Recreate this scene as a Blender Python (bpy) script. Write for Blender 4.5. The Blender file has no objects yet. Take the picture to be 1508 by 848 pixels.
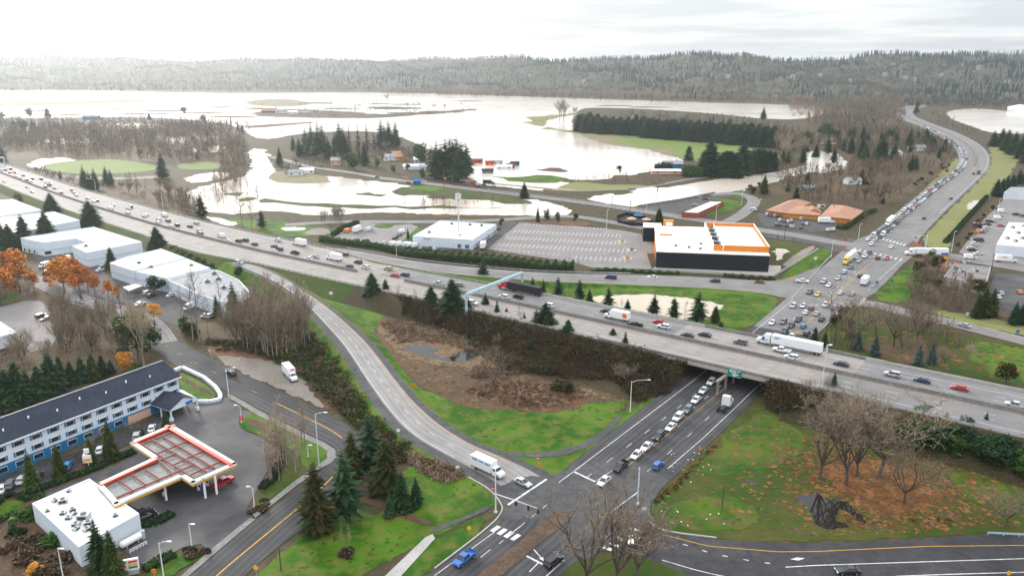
import bpy,bmesh,math,random
import numpy as np
from mathutils import Vector,Matrix
from mathutils.geometry import tessellate_polygon
# ---------------------------------------------------------------- camera,sky,sun,exposure
S = bpy.context.scene
COL = S.collection
HC,FL,YH = 98.0,1150.0,90.0
CX,CY = 754.0,424.0
TH = math.atan((CY - YH) / FL)
CT,ST = math.cos(TH),math.sin(TH)
cam = bpy.data.objects.new('camera',bpy.data.cameras.new('camera'))
COL.objects.link(cam)
cam.location = (0,0,HC)
cam.rotation_euler = (math.pi / 2 - TH,0,0)
cam.data.sensor_fit = 'HORIZONTAL'
cam.data.angle = 2 * math.atan(CX / FL)
cam.data.clip_start = 1
cam.data.clip_end = 30000
S.camera = cam
SUN_EL,SUN_AZ = math.radians(19),math.radians(-31)
wd = bpy.data.worlds.new('World')
S.world = wd
wd.use_nodes = True
nt = wd.node_tree
N,LK = nt.nodes,nt.links
bg = N['Background']
bg.inputs['Strength'].default_value = 0.1
sky = N.new('ShaderNodeTexSky')
sky.sky_type = 'NISHITA'
sky.sun_disc = False
sky.sun_elevation = SUN_EL
sky.sun_rotation = SUN_AZ
tc = N.new('ShaderNodeTexCoord')
sep = N.new('ShaderNodeSeparateXYZ')
LK.new(tc.outputs['Generated'],sep.inputs[0])
zz = N.new('ShaderNodeMath'); zz.operation = 'MAXIMUM'; zz.inputs[1].default_value = 0.0
LK.new(sep.outputs[2],zz.inputs[0])
za = N.new('ShaderNodeMath'); za.operation = 'ADD'; za.inputs[1].default_value = 0.05
LK.new(zz.outputs[0],za.inputs[0])
dx = N.new('ShaderNodeMath'); dx.operation = 'DIVIDE'
dy = N.new('ShaderNodeMath'); dy.operation = 'DIVIDE'
LK.new(sep.outputs[0],dx.inputs[0]); LK.new(za.outputs[0],dx.inputs[1])
LK.new(sep.outputs[1],dy.inputs[0]); LK.new(za.outputs[0],dy.inputs[1])
cmb = N.new('ShaderNodeCombineXYZ')
LK.new(dx.outputs[0],cmb.inputs[0]); LK.new(dy.outputs[0],cmb.inputs[1])
nz = N.new('ShaderNodeTexNoise')
nz.inputs['Scale'].default_value = 0.42; nz.inputs['Detail'].default_value = 7; nz.inputs['Roughness'].default_value = .52
LK.new(cmb.outputs[0],nz.inputs['Vector'])
rp = N.new('ShaderNodeValToRGB')
rp.color_ramp.elements[0].position = 0.44; rp.color_ramp.elements[0].color = (.455,.485,.525,1)
rp.color_ramp.elements[1].position = 0.74; rp.color_ramp.elements[1].color = (.82,.82,.815,1)
LK.new(nz.outputs[0],rp.inputs[0])
ml = N.new('ShaderNodeVectorMath'); ml.operation = 'SCALE'; ml.inputs['Scale'].default_value = 10.0
LK.new(rp.outputs[0],ml.inputs[0])
ev = N.new('ShaderNodeMath'); ev.operation = 'MULTIPLY_ADD'; ev.inputs[1].default_value = 17.5; ev.inputs[2].default_value = 10.0
LK.new(zz.outputs[0],ev.inputs[0]); LK.new(ev.outputs[0],ml.inputs['Scale'])
mx = N.new('ShaderNodeMix'); mx.data_type = 'RGBA'; mx.inputs[0].default_value = 0.88
LK.new(sky.outputs[0],mx.inputs[6]); LK.new(ml.outputs[0],mx.inputs[7])
LK.new(mx.outputs[2],bg.inputs['Color'])
sl = bpy.data.lights.new('sun','SUN')
sl.energy = 2.0
sl.angle = math.radians(11)
sl.color = (1.0,.95,.885)
sun = bpy.data.objects.new('sun',sl)
COL.objects.link(sun)
sd = Vector((math.sin(SUN_AZ) * math.cos(SUN_EL),math.cos(SUN_AZ) * math.cos(SUN_EL),math.sin(SUN_EL)))
sun.rotation_euler = (-sd).to_track_quat('-Z','Y').to_euler()
sun.location = sd * 500
S.view_settings.view_transform = 'Standard'
S.view_settings.look = 'None'
S.view_settings.exposure = 0.66
S.view_settings.gamma = 1
S.view_settings.use_curve_mapping = False
S.render.engine = 'CYCLES'
S.cycles.max_bounces = 5
S.cycles.diffuse_bounces = 2
S.cycles.glossy_bounces = 2
S.cycles.transmission_bounces = 2
S.cycles.volume_bounces = 0
S.cycles.use_denoising = True
# ---------------------------------------------------------------- helpers
R = random.Random(11)
ZONE = {'A': (0,500,.41037),'B': (340,500,.41037),'C': (640,500,.41037),'D': (940,500,.41037),'E': (1200,500,.41),
  'F': (0,230,.35382),'G': (340,230,.35382),'H': (640,230,.35382),'I': (900,230,.35382),'J': (1128,230,.35382),
  'a2': (140,525,.1061),'a3': (0,610,.1061),'a4': (130,610,.15915),'a5': (30,690,.1864),'a6': (180,720,.1509),
  'a7': (320,570,.14154),'b1': (0,285,.14589),'b2': (0,390,.16515),'b3': (150,350,.15331),'b4': (190,430,.16515),
  'b5': (340,420,.16504),'b6': (480,310,.17241),'b7': (700,300,.17241),'b8': (930,300,.14589),'c1': (1100,280,.14154),
  'c2': (1340,260,.15328),'c3': (1300,350,.17687),'c4': (1180,400,.17685),'c5': (600,220,.17241),'c6': (380,160,.2122),
  'c7': (880,200,.17241),'c8': (1120,150,.20053),'d1': (0,230,.13263),'d2': (180,280,.13263),'d3': (360,320,.13263),
  'd4': (540,360,.13263),'d5': (720,400,.13263),'d6': (900,440,.13263),'d7': (1080,480,.13263),'d8': (1260,510,.16512),
  'e1': (1080,440,.14589),'e2': (1240,280,.14147),'e3': (860,420,.15915)}
def q(k,*pts):
 """points read off an enlarged region k of the survey -> survey pixels"""
 x0,y0,s = ZONE[k]
 if not isinstance(pts[0],(tuple,list)): return (x0 + pts[0] * s,y0 + pts[1] * s)
 r = [(x0 + x * s,y0 + y * s) for x,y in pts]
 return r if len(r) > 1 else r[0]
def P(px,py,z=0.0):
 """survey pixel -> point of the world at height z"""
 u,v = (px - CX) / FL,(py - CY) / FL
 t = (HC - z) / (ST + v * CT)
 return Vector((u * t,(CT - v * ST) * t,z))
def PX(p):
 d = p[1] * CT - (p[2] - HC) * ST
 return CX + FL * p[0] / d,CY - FL * (p[1] * ST + (p[2] - HC) * CT) / d
def HT(p,ytop):
 """height above p of a point straight over p that shows on row ytop"""
 k = (CY - ytop) / FL
 return HC + p[1] * (k * CT - ST) / (CT + k * ST) - p[2]
def L2(a,b,t):
 return a + (b - a) * t
def tag(o,label=None,cat=None,group=None,kind=None):
 if label: o['label'] = label
 if cat: o['category'] = cat
 if group: o['group'] = group
 if kind: o['kind'] = kind
 return o
def empty(name,loc,rz=0.0,label=None,cat=None,group=None):
 o = bpy.data.objects.new(name,None)
 o.empty_display_size = .5
 COL.objects.link(o)
 o.location = loc
 o.rotation_euler = (0,0,rz)
 return tag(o,label,cat,group)
class MB:
 """collects faces, then links them as one mesh object"""
 def __init__(s):
  s.v,s.f,s.m,s.uv = [],[],[],[]
 def face(s,pts,m=0):
  b = len(s.v)
  s.v += [tuple(p) for p in pts]
  s.f.append(tuple(range(b,b + len(pts))))
  s.m.append(m)
 def box(s,c,size,rz=0.0,m=0,taper=1.0):
  hx,hy,hz = size[0] / 2,size[1] / 2,size[2] / 2
  ca,sa = math.cos(rz),math.sin(rz)
  b = len(s.v)
  for z in (-1,1):
   t = taper if z > 0 else 1
   for x,y in ((-1,-1),(1,-1),(1,1),(-1,1)):
    X,Y = x * hx * t,y * hy * t
    s.v.append((c[0] + X * ca - Y * sa,c[1] + X * sa + Y * ca,c[2] + z * hz))
  for q_ in ((0,3,2,1),(4,5,6,7),(0,1,5,4),(1,2,6,5),(2,3,7,6),(3,0,4,7)):
   s.f.append(tuple(b + i for i in q_)); s.m.append(m)
  return s
 def beam(s,a,b_,w,h=None,m=0):
  """square bar from a to b"""
  a,b_ = Vector(a),Vector(b_)
  h = h or w
  d = (b_ - a).normalized()
  up = Vector((0,0,1)) if abs(d.z) < .95 else Vector((0,1,0))
  r = d.cross(up).normalized() * (w / 2)
  u = r.cross(d).normalized() * (h / 2)
  n = len(s.v)
  for p in (a,b_):
   s.v += [tuple(p - r - u),tuple(p + r - u),tuple(p + r + u),tuple(p - r + u)]
  for q_ in ((3,2,1,0),(4,5,6,7),(0,1,5,4),(1,2,6,5),(2,3,7,6),(3,0,4,7)):
   s.f.append(tuple(n + i for i in q_)); s.m.append(m)
  return s
 def tube(s,pts,rad,n=8,m=0,cap=True):
  pts = [Vector(p) for p in pts]
  rad = rad if isinstance(rad,(list,tuple)) else [rad] * len(pts)
  b = len(s.v)
  for i,p in enumerate(pts):
   d = (pts[min(i + 1,len(pts) - 1)] - pts[max(i - 1,0)]).normalized()
   up = Vector((0,0,1)) if abs(d.z) < .9 else Vector((1,0,0))
   x = d.cross(up).normalized(); y = d.cross(x).normalized()
   for k in range(n):
    a = 2 * math.pi * k / n
    s.v.append(tuple(p + (x * math.cos(a) + y * math.sin(a)) * rad[i]))
  for i in range(len(pts) - 1):
   for k in range(n):
    k2 = (k + 1) % n
    s.f.append((b + i * n + k,b + i * n + k2,b + (i + 1) * n + k2,b + (i + 1) * n + k)); s.m.append(m)
  if cap:
   s.f.append(tuple(b + k for k in range(n - 1,-1,-1))); s.m.append(m)
   s.f.append(tuple(b + (len(pts) - 1) * n + k for k in range(n))); s.m.append(m)
  return s
 def prism(s,poly,z0,z1,m=0,mtop=None,bottom=False):
  """upright prism over a polygon [(x,y)..]"""
  pts = [(p[0],p[1]) for p in poly]
  ar = sum(a[0] * b[1] - b[0] * a[1] for a,b in zip(pts,pts[1:] + pts[:1]))
  if ar < 0: pts.reverse()
  b,n = len(s.v),len(pts)
  s.v += [(x,y,z0) for x,y in pts] + [(x,y,z1) for x,y in pts]
  for i in range(n):
   j = (i + 1) % n
   s.f.append((b + i,b + j,b + n + j,b + n + i)); s.m.append(m)
  for tri in tessellate_polygon([[Vector((x,y,0)) for x,y in pts]]):
   a,c,d = tri
   p0,p1,p2 = pts[a],pts[c],pts[d]
   if (p1[0] - p0[0]) * (p2[1] - p0[1]) - (p1[1] - p0[1]) * (p2[0] - p0[0]) < 0: c,d = d,c
   s.f.append((b + n + a,b + n + c,b + n + d)); s.m.append(m if mtop is None else mtop)
   if bottom: s.f.append((b + a,b + d,b + c)); s.m.append(m)
  return s
 def build(s,name,mats,parent=None,bevel=0.0,smooth=False):
  me = bpy.data.meshes.new(name)
  me.from_pydata(s.v,[],s.f)
  for mt in (mats if isinstance(mats,(list,tuple)) else [mats]): me.materials.append(mt)
  if any(s.m): me.polygons.foreach_set('material_index',s.m)
  if smooth: me.polygons.foreach_set('use_smooth',[True] * len(s.f))
  if bevel:
   bm = bmesh.new(); bm.from_mesh(me)
   bmesh.ops.remove_doubles(bm,verts=bm.verts,dist=1e-4)
   bmesh.ops.bevel(bm,geom=[e for e in bm.edges if len(e.link_faces) == 2 and e.calc_face_angle(0) > .5],offset=bevel,segments=2,affect='EDGES',profile=.6)
   bm.to_mesh(me); bm.free()
  me.update()
  o = bpy.data.objects.new(name,me)
  COL.objects.link(o)
  if parent: o.parent = parent
  return o
def raw_mesh(name,V,T,mats,mi=None):
 """triangles from numpy arrays"""
 me = bpy.data.meshes.new(name)
 me.vertices.add(len(V)); me.vertices.foreach_set('co',np.ascontiguousarray(V,np.float32).ravel())
 me.loops.add(len(T) * 3); me.loops.foreach_set('vertex_index',np.ascontiguousarray(T,np.int32).ravel())
 me.polygons.add(len(T))
 me.polygons.foreach_set('loop_start',np.arange(0,len(T) * 3,3,dtype=np.int32))
 if mi is not None: me.polygons.foreach_set('material_index',np.ascontiguousarray(mi,np.int32))
 for mt in mats: me.materials.append(mt)
 me.update(calc_edges=True)
 return me
def link(name,me,parent=None):
 o = bpy.data.objects.new(name,me)
 COL.objects.link(o)
 if parent: o.parent = parent
 return o
def dup(root,loc,rz=0.0,scale=1.0,color=None,**kw):
 """a thing copied with its parts and sub-parts"""
 def cp(o,par):
  c = o.copy(); COL.objects.link(c)
  if par: c.parent = par
  if color: c.color = color
  for ch in KIDS.get(o.name,()): cp(ch,c)
  return c
 r = cp(root,None)
 r.location = loc; r.rotation_euler = (0,0,rz)
 r.scale = (scale,) * 3 if not isinstance(scale,(tuple,list)) else scale
 for k in ('label','category','group'):
  if k in r.keys(): del r[k]
 tag(r,kw.get('label'),kw.get('cat'),kw.get('group'))
 return r
KIDS = {}
def remember(root):
 def w(o):
  KIDS[o.name] = [c for c in bpy.data.objects if c.parent == o]
  for c in KIDS[o.name]: w(c)
 w(root)
 return root
# ---------------------------------------------------------------- materials
def mat(name,c,c2=None,c3=None,rough=.8,scale=.3,scale2=None,spec=.1,bump=0.0,obj_var=0.0,metal=0.0,local=False,detail=4,contrast=(.35,.65)):
 m = bpy.data.materials.new(name)
 m.use_nodes = True
 t = m.node_tree
 b = t.nodes['Principled BSDF']
 b.inputs['Roughness'].default_value = rough
 b.inputs['Metallic'].default_value = metal
 b.inputs['Specular IOR Level'].default_value = spec
 b.inputs['Base Color'].default_value = (*c,1)
 out = None
 if c2 or bump:
  geo = t.nodes.new('ShaderNodeTexCoord') if local else t.nodes.new('ShaderNodeNewGeometry')
  vec = geo.outputs['Object' if local else 'Position']
  def noise(sc,det):
   n = t.nodes.new('ShaderNodeTexNoise')
   n.inputs['Scale'].default_value = sc; n.inputs['Detail'].default_value = det; n.inputs['Roughness'].default_value = .6
   t.links.new(vec,n.inputs['Vector'])
   return n
  n1 = noise(scale,detail)
  if c2:
   rmp = t.nodes.new('ShaderNodeValToRGB')
   e = rmp.color_ramp.elements
   e[0].position,e[1].position = contrast
   e[0].color,e[1].color = (*c,1),(*c2,1)
   t.links.new(n1.outputs[0],rmp.inputs[0])
   out = rmp.outputs[0]
   if c3:
    n2 = noise(scale2 or scale * 7,3)
    r2 = t.nodes.new('ShaderNodeValToRGB')
    r2.color_ramp.elements[0].position,r2.color_ramp.elements[1].position = .45,.7
    t.links.new(n2.outputs[0],r2.inputs[0])
    mm = t.nodes.new('ShaderNodeMix'); mm.data_type = 'RGBA'
    t.links.new(r2.outputs[0],mm.inputs[0]); t.links.new(out,mm.inputs[6])
    mm.inputs[7].default_value = (*c3,1)
    out = mm.outputs[2]
  if bump:
   bp = t.nodes.new('ShaderNodeBump'); bp.inputs['Strength'].default_value = bump; bp.inputs['Distance'].default_value = .3
   nb = noise((scale2 or scale * 7),3)
   t.links.new(nb.outputs[0],bp.inputs['Height']); t.links.new(bp.outputs[0],b.inputs['Normal'])
 if obj_var:
  oi = t.nodes.new('ShaderNodeObjectInfo')
  hs = t.nodes.new('ShaderNodeHueSaturation')
  for key,lo,hi in (('Value',1 - obj_var,1 + obj_var),('Hue',.5 - obj_var * .06,.5 + obj_var * .06)):
   mr = t.nodes.new('ShaderNodeMapRange'); mr.inputs[3].default_value = lo; mr.inputs[4].default_value = hi
   t.links.new(oi.outputs['Random'],mr.inputs[0]); t.links.new(mr.outputs[0],hs.inputs[key])
  if out: t.links.new(out,hs.inputs['Color'])
  else: hs.inputs['Color'].default_value = (*c,1)
  out = hs.outputs[0]
 if out: t.links.new(out,b.inputs['Base Color'])
 return m
def obj_color_mat(name,rough=.3,spec=.5,coat=.4):
 m = bpy.data.materials.new(name); m.use_nodes = True
 t = m.node_tree; b = t.nodes['Principled BSDF']
 oi = t.nodes.new('ShaderNodeObjectInfo')
 t.links.new(oi.outputs['Color'],b.inputs['Base Color'])
 b.inputs['Roughness'].default_value = rough; b.inputs['Specular IOR Level'].default_value = spec; b.inputs['Coat Weight'].default_value = coat
 return m
def road_mat(name,c,c2,lane=3.66,dark=.72,joint=0.0,rough=.75):
 """pavement with wheel tracks worn along the lanes (u = metres across, v = metres along)"""
 m = bpy.data.materials.new(name); m.use_nodes = True
 t = m.node_tree; b = t.nodes['Principled BSDF']
 b.inputs['Roughness'].default_value = rough; b.inputs['Specular IOR Level'].default_value = .12
 uv = t.nodes.new('ShaderNodeUVMap')
 sp = t.nodes.new('ShaderNodeSeparateXYZ'); t.links.new(uv.outputs[0],sp.inputs[0])
 def math_(op,a,v=None):
  n = t.nodes.new('ShaderNodeMath'); n.operation = op
  if hasattr(a,'is_output') or not isinstance(a,(int,float)): t.links.new(a,n.inputs[0])
  else: n.inputs[0].default_value = a
  if v is not None:
   if isinstance(v,(int,float)): n.inputs[1].default_value = v
   else: t.links.new(v,n.inputs[1])
  return n.outputs[0]
 w = math_('COSINE',math_('MULTIPLY',sp.outputs[0],4 * math.pi / lane))
 w = math_('MULTIPLY_ADD',w,.5); t.nodes[-1].inputs[2].default_value = .5
 cb = t.nodes.new('ShaderNodeCombineXYZ')
 t.links.new(math_('MULTIPLY',sp.outputs[0],1.1),cb.inputs[0]); t.links.new(math_('MULTIPLY',sp.outputs[1],.035),cb.inputs[1])
 n1 = t.nodes.new('ShaderNodeTexNoise'); n1.inputs['Scale'].default_value = 1; n1.inputs['Detail'].default_value = 5
 t.links.new(cb.outputs[0],n1.inputs['Vector'])
 g = t.nodes.new('ShaderNodeNewGeometry')
 n2 = t.nodes.new('ShaderNodeTexNoise'); n2.inputs['Scale'].default_value = .12; n2.inputs['Detail'].default_value = 6
 t.links.new(g.outputs['Position'],n2.inputs['Vector'])
 f = math_('MULTIPLY',math_('MULTIPLY',w,n1.outputs[0]),1.5)
 m1 = t.nodes.new('ShaderNodeMix'); m1.data_type = 'RGBA'
 rr = t.nodes.new('ShaderNodeValToRGB'); rr.color_ramp.elements[0].position = .35; rr.color_ramp.elements[1].position = .68
 t.links.new(n2.outputs[0],rr.inputs[0])
 t.links.new(rr.outputs[0],m1.inputs[0]); m1.inputs[6].default_value = (*c,1); m1.inputs[7].default_value = (*c2,1)
 m2 = t.nodes.new('ShaderNodeMix'); m2.data_type = 'RGBA'; m2.blend_type = 'MULTIPLY'
 t.links.new(f,m2.inputs[0]); t.links.new(m1.outputs[2],m2.inputs[6]); m2.inputs[7].default_value = (dark,dark * .98,dark * .97,1)
 out = m2.outputs[2]
 if joint:
  jm = math_('LESS_THAN',math_('FRACT',math_('DIVIDE',sp.outputs[1],joint)),.03)
  m3 = t.nodes.new('ShaderNodeMix'); m3.data_type = 'RGBA'; m3.blend_type = 'MULTIPLY'
  t.links.new(math_('MULTIPLY',jm,.5),m3.inputs[0]); t.links.new(out,m3.inputs[6]); m3.inputs[7].default_value = (.5,.5,.5,1)
  out = m3.outputs[2]
 t.links.new(out,b.inputs['Base Color'])
 return m
M = {}
M['ground'] = mat('ground_cover',(.068,.050,.030),(.046,.048,.018),(.10,.074,.045),scale=.012,scale2=.3,bump=.4,detail=9)
M['grass'] = mat('lush_grass',(.022,.082,.003),(.070,.150,.008),(.115,.120,.026),scale=.055,scale2=.22,bump=.5,detail=12,contrast=(.42,.58))
M['grass_pale'] = mat('pale_grass',(.15,.175,.045),(.20,.195,.075),(.24,.20,.11),scale=.05,scale2=.35,bump=.2,detail=7)
M['field'] = mat('wet_field',(.105,.185,.022),(.165,.21,.05),(.17,.165,.07),scale=.02,scale2=.12,detail=8)
M['field_dry'] = mat('stubble_field',(.19,.16,.095),(.24,.20,.12),(.16,.15,.07),scale=.03,scale2=.2,detail=7)
M['weedy'] = mat('weedy_ground',(.026,.066,.004),(.082,.078,.020),(.062,.055,.018),scale=.05,scale2=.5,bump=.5,detail=10,contrast=(.42,.64))
M['meadow'] = mat('meadow_grass',(.024,.078,.004),(.076,.116,.012),(.105,.085,.03),scale=.05,scale2=.22,bump=.5,detail=12,contrast=(.42,.58))
M['slope'] = mat('bramble_soil',(.045,.031,.020),(.036,.038,.013),(.08,.055,.033),scale=.2,scale2=1.4,bump=.7,detail=10)
M['floor'] = mat('woodland_floor',(.085,.055,.033),(.125,.083,.05),(.055,.052,.02),scale=.02,scale2=.25,bump=.4,detail=10)
M['asphalt_grey'] = mat('grey_asphalt',(.20,.19,.185),(.155,.148,.145),(.22,.21,.20),scale=.08,scale2=.3,rough=.7,detail=10)
M['leaf_litter'] = mat('fallen_leaves',(.140,.056,.019),(.27,.122,.045),(.075,.055,.018),scale=.22,scale2=.9,bump=.6,detail=12,contrast=(.40,.60))
M['mud'] = mat('bare_mud',(.085,.045,.027),(.125,.08,.05),(.05,.034,.022),scale=.2,scale2=1.5,bump=.4,detail=9)
M['bark'] = mat('bark_mulch',(.16,.07,.04),(.12,.06,.04),(.2,.11,.07),scale=.3,scale2=2.0,bump=.3)
M['gravel'] = mat('gravel',(.24,.21,.18),(.18,.155,.13),(.3,.26,.22),scale=.15,scale2=2.0,bump=.2,detail=8)
M['reeds_bed'] = mat('reed_bed',(.21,.14,.075),(.14,.092,.05),(.09,.058,.034),scale=.3,scale2=1.0,bump=.6,detail=12)
M['marsh'] = mat('marsh_ground',(.105,.060,.032),(.055,.044,.022),(.15,.09,.05),scale=.12,scale2=1.2,bump=.6,detail=10)
M['asphalt'] = mat('asphalt',(.070,.069,.071),(.105,.101,.10),(.06,.059,.061),scale=.11,scale2=.5,rough=.8,detail=10)
M['asphalt_dark'] = mat('dark_asphalt',(.045,.044,.047),(.07,.067,.068),(.04,.039,.042),scale=.13,scale2=.5,rough=.75,detail=10)
M['lot'] = mat('worn_lot',(.235,.215,.205),(.185,.17,.165),(.255,.235,.22),scale=.05,scale2=.2,rough=.75,detail=10)
M['lot_dark'] = mat('dark_lot',(.060,.058,.062),(.135,.128,.124),(.085,.082,.083),scale=.06,scale2=.16,rough=.7,detail=12,contrast=(.40,.66))
M['concrete'] = mat('concrete',(.42,.40,.37),(.34,.325,.30),(.46,.44,.41),scale=.2,scale2=1.4,rough=.8,detail=7)
M['concrete_dark'] = mat('stained_shaded_concrete',(.20,.19,.178),(.28,.262,.245),(.15,.143,.135),scale=.25,scale2=1.6,rough=.85,detail=8)  # mottled dark grey; on the freeway median walls it stands in for shade
M['island'] = mat('median_soil',(.085,.055,.038),(.13,.085,.06),(.06,.045,.03),scale=.3,scale2=1.6,bump=.3)
M['freeway'] = road_mat('grooved_concrete',(.33,.30,.275),(.265,.243,.226),dark=.74,joint=5.0)
M['freeway_wet'] = road_mat('freeway_asphalt',(.225,.215,.21),(.185,.18,.178),dark=.76)
M['road'] = road_mat('road_asphalt',(.084,.082,.083),(.056,.056,.059),dark=.64)
M['road_grey'] = road_mat('grey_road_asphalt',(.25,.238,.23),(.19,.182,.176),dark=.72)
M['road_light'] = road_mat('pale_road_asphalt',(.30,.285,.27),(.235,.225,.215),dark=.78)
M['paint_white'] = mat('white_paint',(.66,.65,.63),(.36,.355,.35),scale=.7,rough=.7,detail=8,contrast=(.38,.72))
M['paint_yellow'] = mat('yellow_paint',(.60,.31,.05),(.36,.21,.07),scale=.7,rough=.7,detail=8,contrast=(.38,.72))
M['white'] = mat('white_wall',(.68,.74,.80),(.62,.68,.74),scale=.2,rough=.6)
M['white_roof'] = mat('white_roof_membrane',(.84,.83,.80),(.77,.755,.725),(.70,.66,.61),scale=.09,scale2=.35,rough=.7,detail=7)
M['tan_roof'] = mat('stained_roof',(.80,.79,.76),(.74,.72,.68),(.60,.54,.47),scale=.06,scale2=.16,rough=.7,detail=8)
M['black_wall'] = mat('charcoal_siding',(.016,.017,.022),(.022,.023,.030),scale=.4,rough=.55)
M['orange'] = mat('orange_cladding',(.72,.235,.03),(.66,.21,.03),scale=.4,rough=.5)
M['glass'] = mat('window_glass',(.02,.025,.03),rough=.08,spec=.7)
M['blue_glass'] = mat('blue_window_glass',(.06,.16,.24),rough=.1,spec=.7)
M['steel'] = mat('galvanised_steel',(.52,.54,.56),(.44,.46,.48),scale=2,rough=.45,metal=.3)
M['pole'] = mat('pale_pole',(.66,.68,.70),rough=.4)
M['dark_metal'] = mat('dark_metal',(.05,.05,.052),rough=.5)
M['gantry'] = mat('gantry_paint',(.40,.53,.60),(.34,.46,.53),scale=1,rough=.45)
M['wood'] = mat('creosoted_wood',(.09,.065,.05),(.13,.10,.08),scale=2,rough=.9)
M['tyre'] = mat('tyre_rubber',(.018,.018,.018),rough=.9)
M['rim'] = mat('wheel_rim',(.42,.43,.44),rough=.3,metal=.6)
M['lamp_w'] = mat('headlamp_glass',(.75,.77,.78),rough=.15)
M['lamp_r'] = mat('tail_lamp_red',(.45,.02,.015),rough=.25)
M['paint'] = obj_color_mat('vehicle_paint')
M['bodypanel'] = obj_color_mat('cargo_panel',.5,.3,.0)
M['red'] = mat('signal_red',(.62,.035,.02),rough=.45)
M['yellow'] = mat('signal_yellow',(.78,.42,.03),rough=.45)
M['blue'] = mat('sign_blue',(.03,.16,.42),rough=.4)
M['green_sign'] = mat('sign_green',(.0,.22,.16),rough=.4)
M['signwhite'] = mat('sign_white',(.8,.8,.8),rough=.45)
M['cone'] = mat('safety_orange',(.85,.16,.02),rough=.5)
M['brown_roof'] = mat('brown_shingle',(.42,.235,.16),(.34,.185,.125),(.47,.27,.185),scale=.3,scale2=2,rough=.85)
M['ochre'] = mat('ochre_wall',(.62,.28,.06),(.5,.22,.05),scale=.5,rough=.75)
M['brick'] = mat('brick_wall',(.30,.09,.065),(.24,.07,.05),scale=1,rough=.85)
M['slate'] = mat('slate_shingle',(.030,.036,.055),(.045,.052,.072),(.026,.030,.044),scale=.15,scale2=1.2,rough=.85,detail=7)
M['grey_roof'] = mat('grey_roofing',(.33,.33,.34),(.26,.26,.27),(.4,.39,.38),scale=.2,scale2=1,rough=.8)
M['teal'] = mat('blue_wall_paint',(.015,.17,.36),(.015,.15,.31),scale=.5,rough=.55)
M['pink'] = mat('salmon_wall',(.60,.36,.28),rough=.7)
M['canopy_deck'] = mat('canopy_decking',(.22,.22,.213),(.15,.153,.15),(.28,.275,.265),scale=.25,scale2=1.2,rough=.65,detail=8)
M['rust'] = mat('red_oxide_steel',(.27,.045,.03),(.20,.04,.03),scale=.8,rough=.6)
M['canopy_red'] = mat('bright_red_fascia',(.70,.055,.02),(.6,.05,.02),scale=1,rough=.4)
M['ac'] = mat('roof_plant_metal',(.48,.49,.5),(.38,.39,.4),scale=1.2,rough=.5)
M['trunk'] = mat('tree_bark',(.14,.11,.088),(.085,.066,.055),scale=1.5,local=True,rough=.9,obj_var=.15)
M['trunk_pale'] = mat('pale_bark',(.32,.275,.23),(.21,.18,.15),scale=1.2,local=True,rough=.9,obj_var=.15)
M['twig'] = mat('bare_twigs',(.225,.175,.128),rough=.9,obj_var=.2)
M['twig_red'] = mat('reddish_twigs',(.20,.148,.106),rough=.9,obj_var=.2)
M['twig_pale'] = mat('pale_twigs',(.34,.265,.19),rough=.9,obj_var=.2)
M['needle'] = mat('fir_needles',(.012,.032,.013),rough=.75,obj_var=.25)
M['needle2'] = mat('fir_needles_lighter',(.030,.060,.020),rough=.75,obj_var=.25)
M['cedar'] = mat('cedar_sprays',(.026,.044,.009),rough=.75,obj_var=.2)
M['cedar2'] = mat('cedar_sprays_lighter',(.055,.075,.016),rough=.75,obj_var=.2)
M['rusty'] = mat('bronzed_sprays',(.050,.040,.010),rough=.8,obj_var=.2)
M['rusty2'] = mat('bronzed_sprays_lighter',(.10,.062,.024),rough=.8,obj_var=.2)
M['blueneedle'] = mat('blue_spruce_needles',(.045,.075,.062),rough=.75,obj_var=.15)
M['blueneedle2'] = mat('blue_spruce_tips',(.08,.12,.105),rough=.75,obj_var=.15)
M['leaf_green'] = mat('evergreen_leaves',(.030,.070,.012),rough=.6,obj_var=.2)
M['leaf_green2'] = mat('evergreen_leaves_lighter',(.060,.115,.022),rough=.6,obj_var=.2)
M['leaf_orange'] = mat('orange_leaves',(.55,.17,.03),rough=.7,obj_var=.2)
M['leaf_orange2'] = mat('amber_leaves',(.62,.27,.05),rough=.7,obj_var=.2)
M['leaf_rust'] = mat('russet_leaves',(.30,.09,.035),rough=.7,obj_var=.2)
M['leaf_yellow'] = mat('yellow_leaves',(.72,.36,.03),rough=.7,obj_var=.12)
M['brush'] = mat('bramble',(.052,.036,.024),rough=.9)
M['brush2'] = mat('bramble_green',(.040,.046,.013),rough=.9)
M['brush3'] = mat('dry_stalks',(.15,.105,.06),rough=.9)
M['far_conifer'] = mat('far_conifers',(.004,.030,.026),(.012,.050,.030),scale=.01,rough=.95)
M['far_grey'] = mat('far_bare_wood',(.125,.104,.080),(.072,.078,.050),scale=.006,rough=.95)
M['stroke'] = mat('bare_branches',(.265,.188,.130),(.18,.135,.098),scale=.02,rough=.95)
M['far_brown'] = mat('far_brown_wood',(.30,.215,.165),(.235,.172,.128),scale=.006,rough=.95)
M['hill'] = mat('wooded_hill_ground',(.085,.078,.055),(.05,.065,.042),(.14,.115,.08),scale=.004,scale2=.03,rough=.95)
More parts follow.
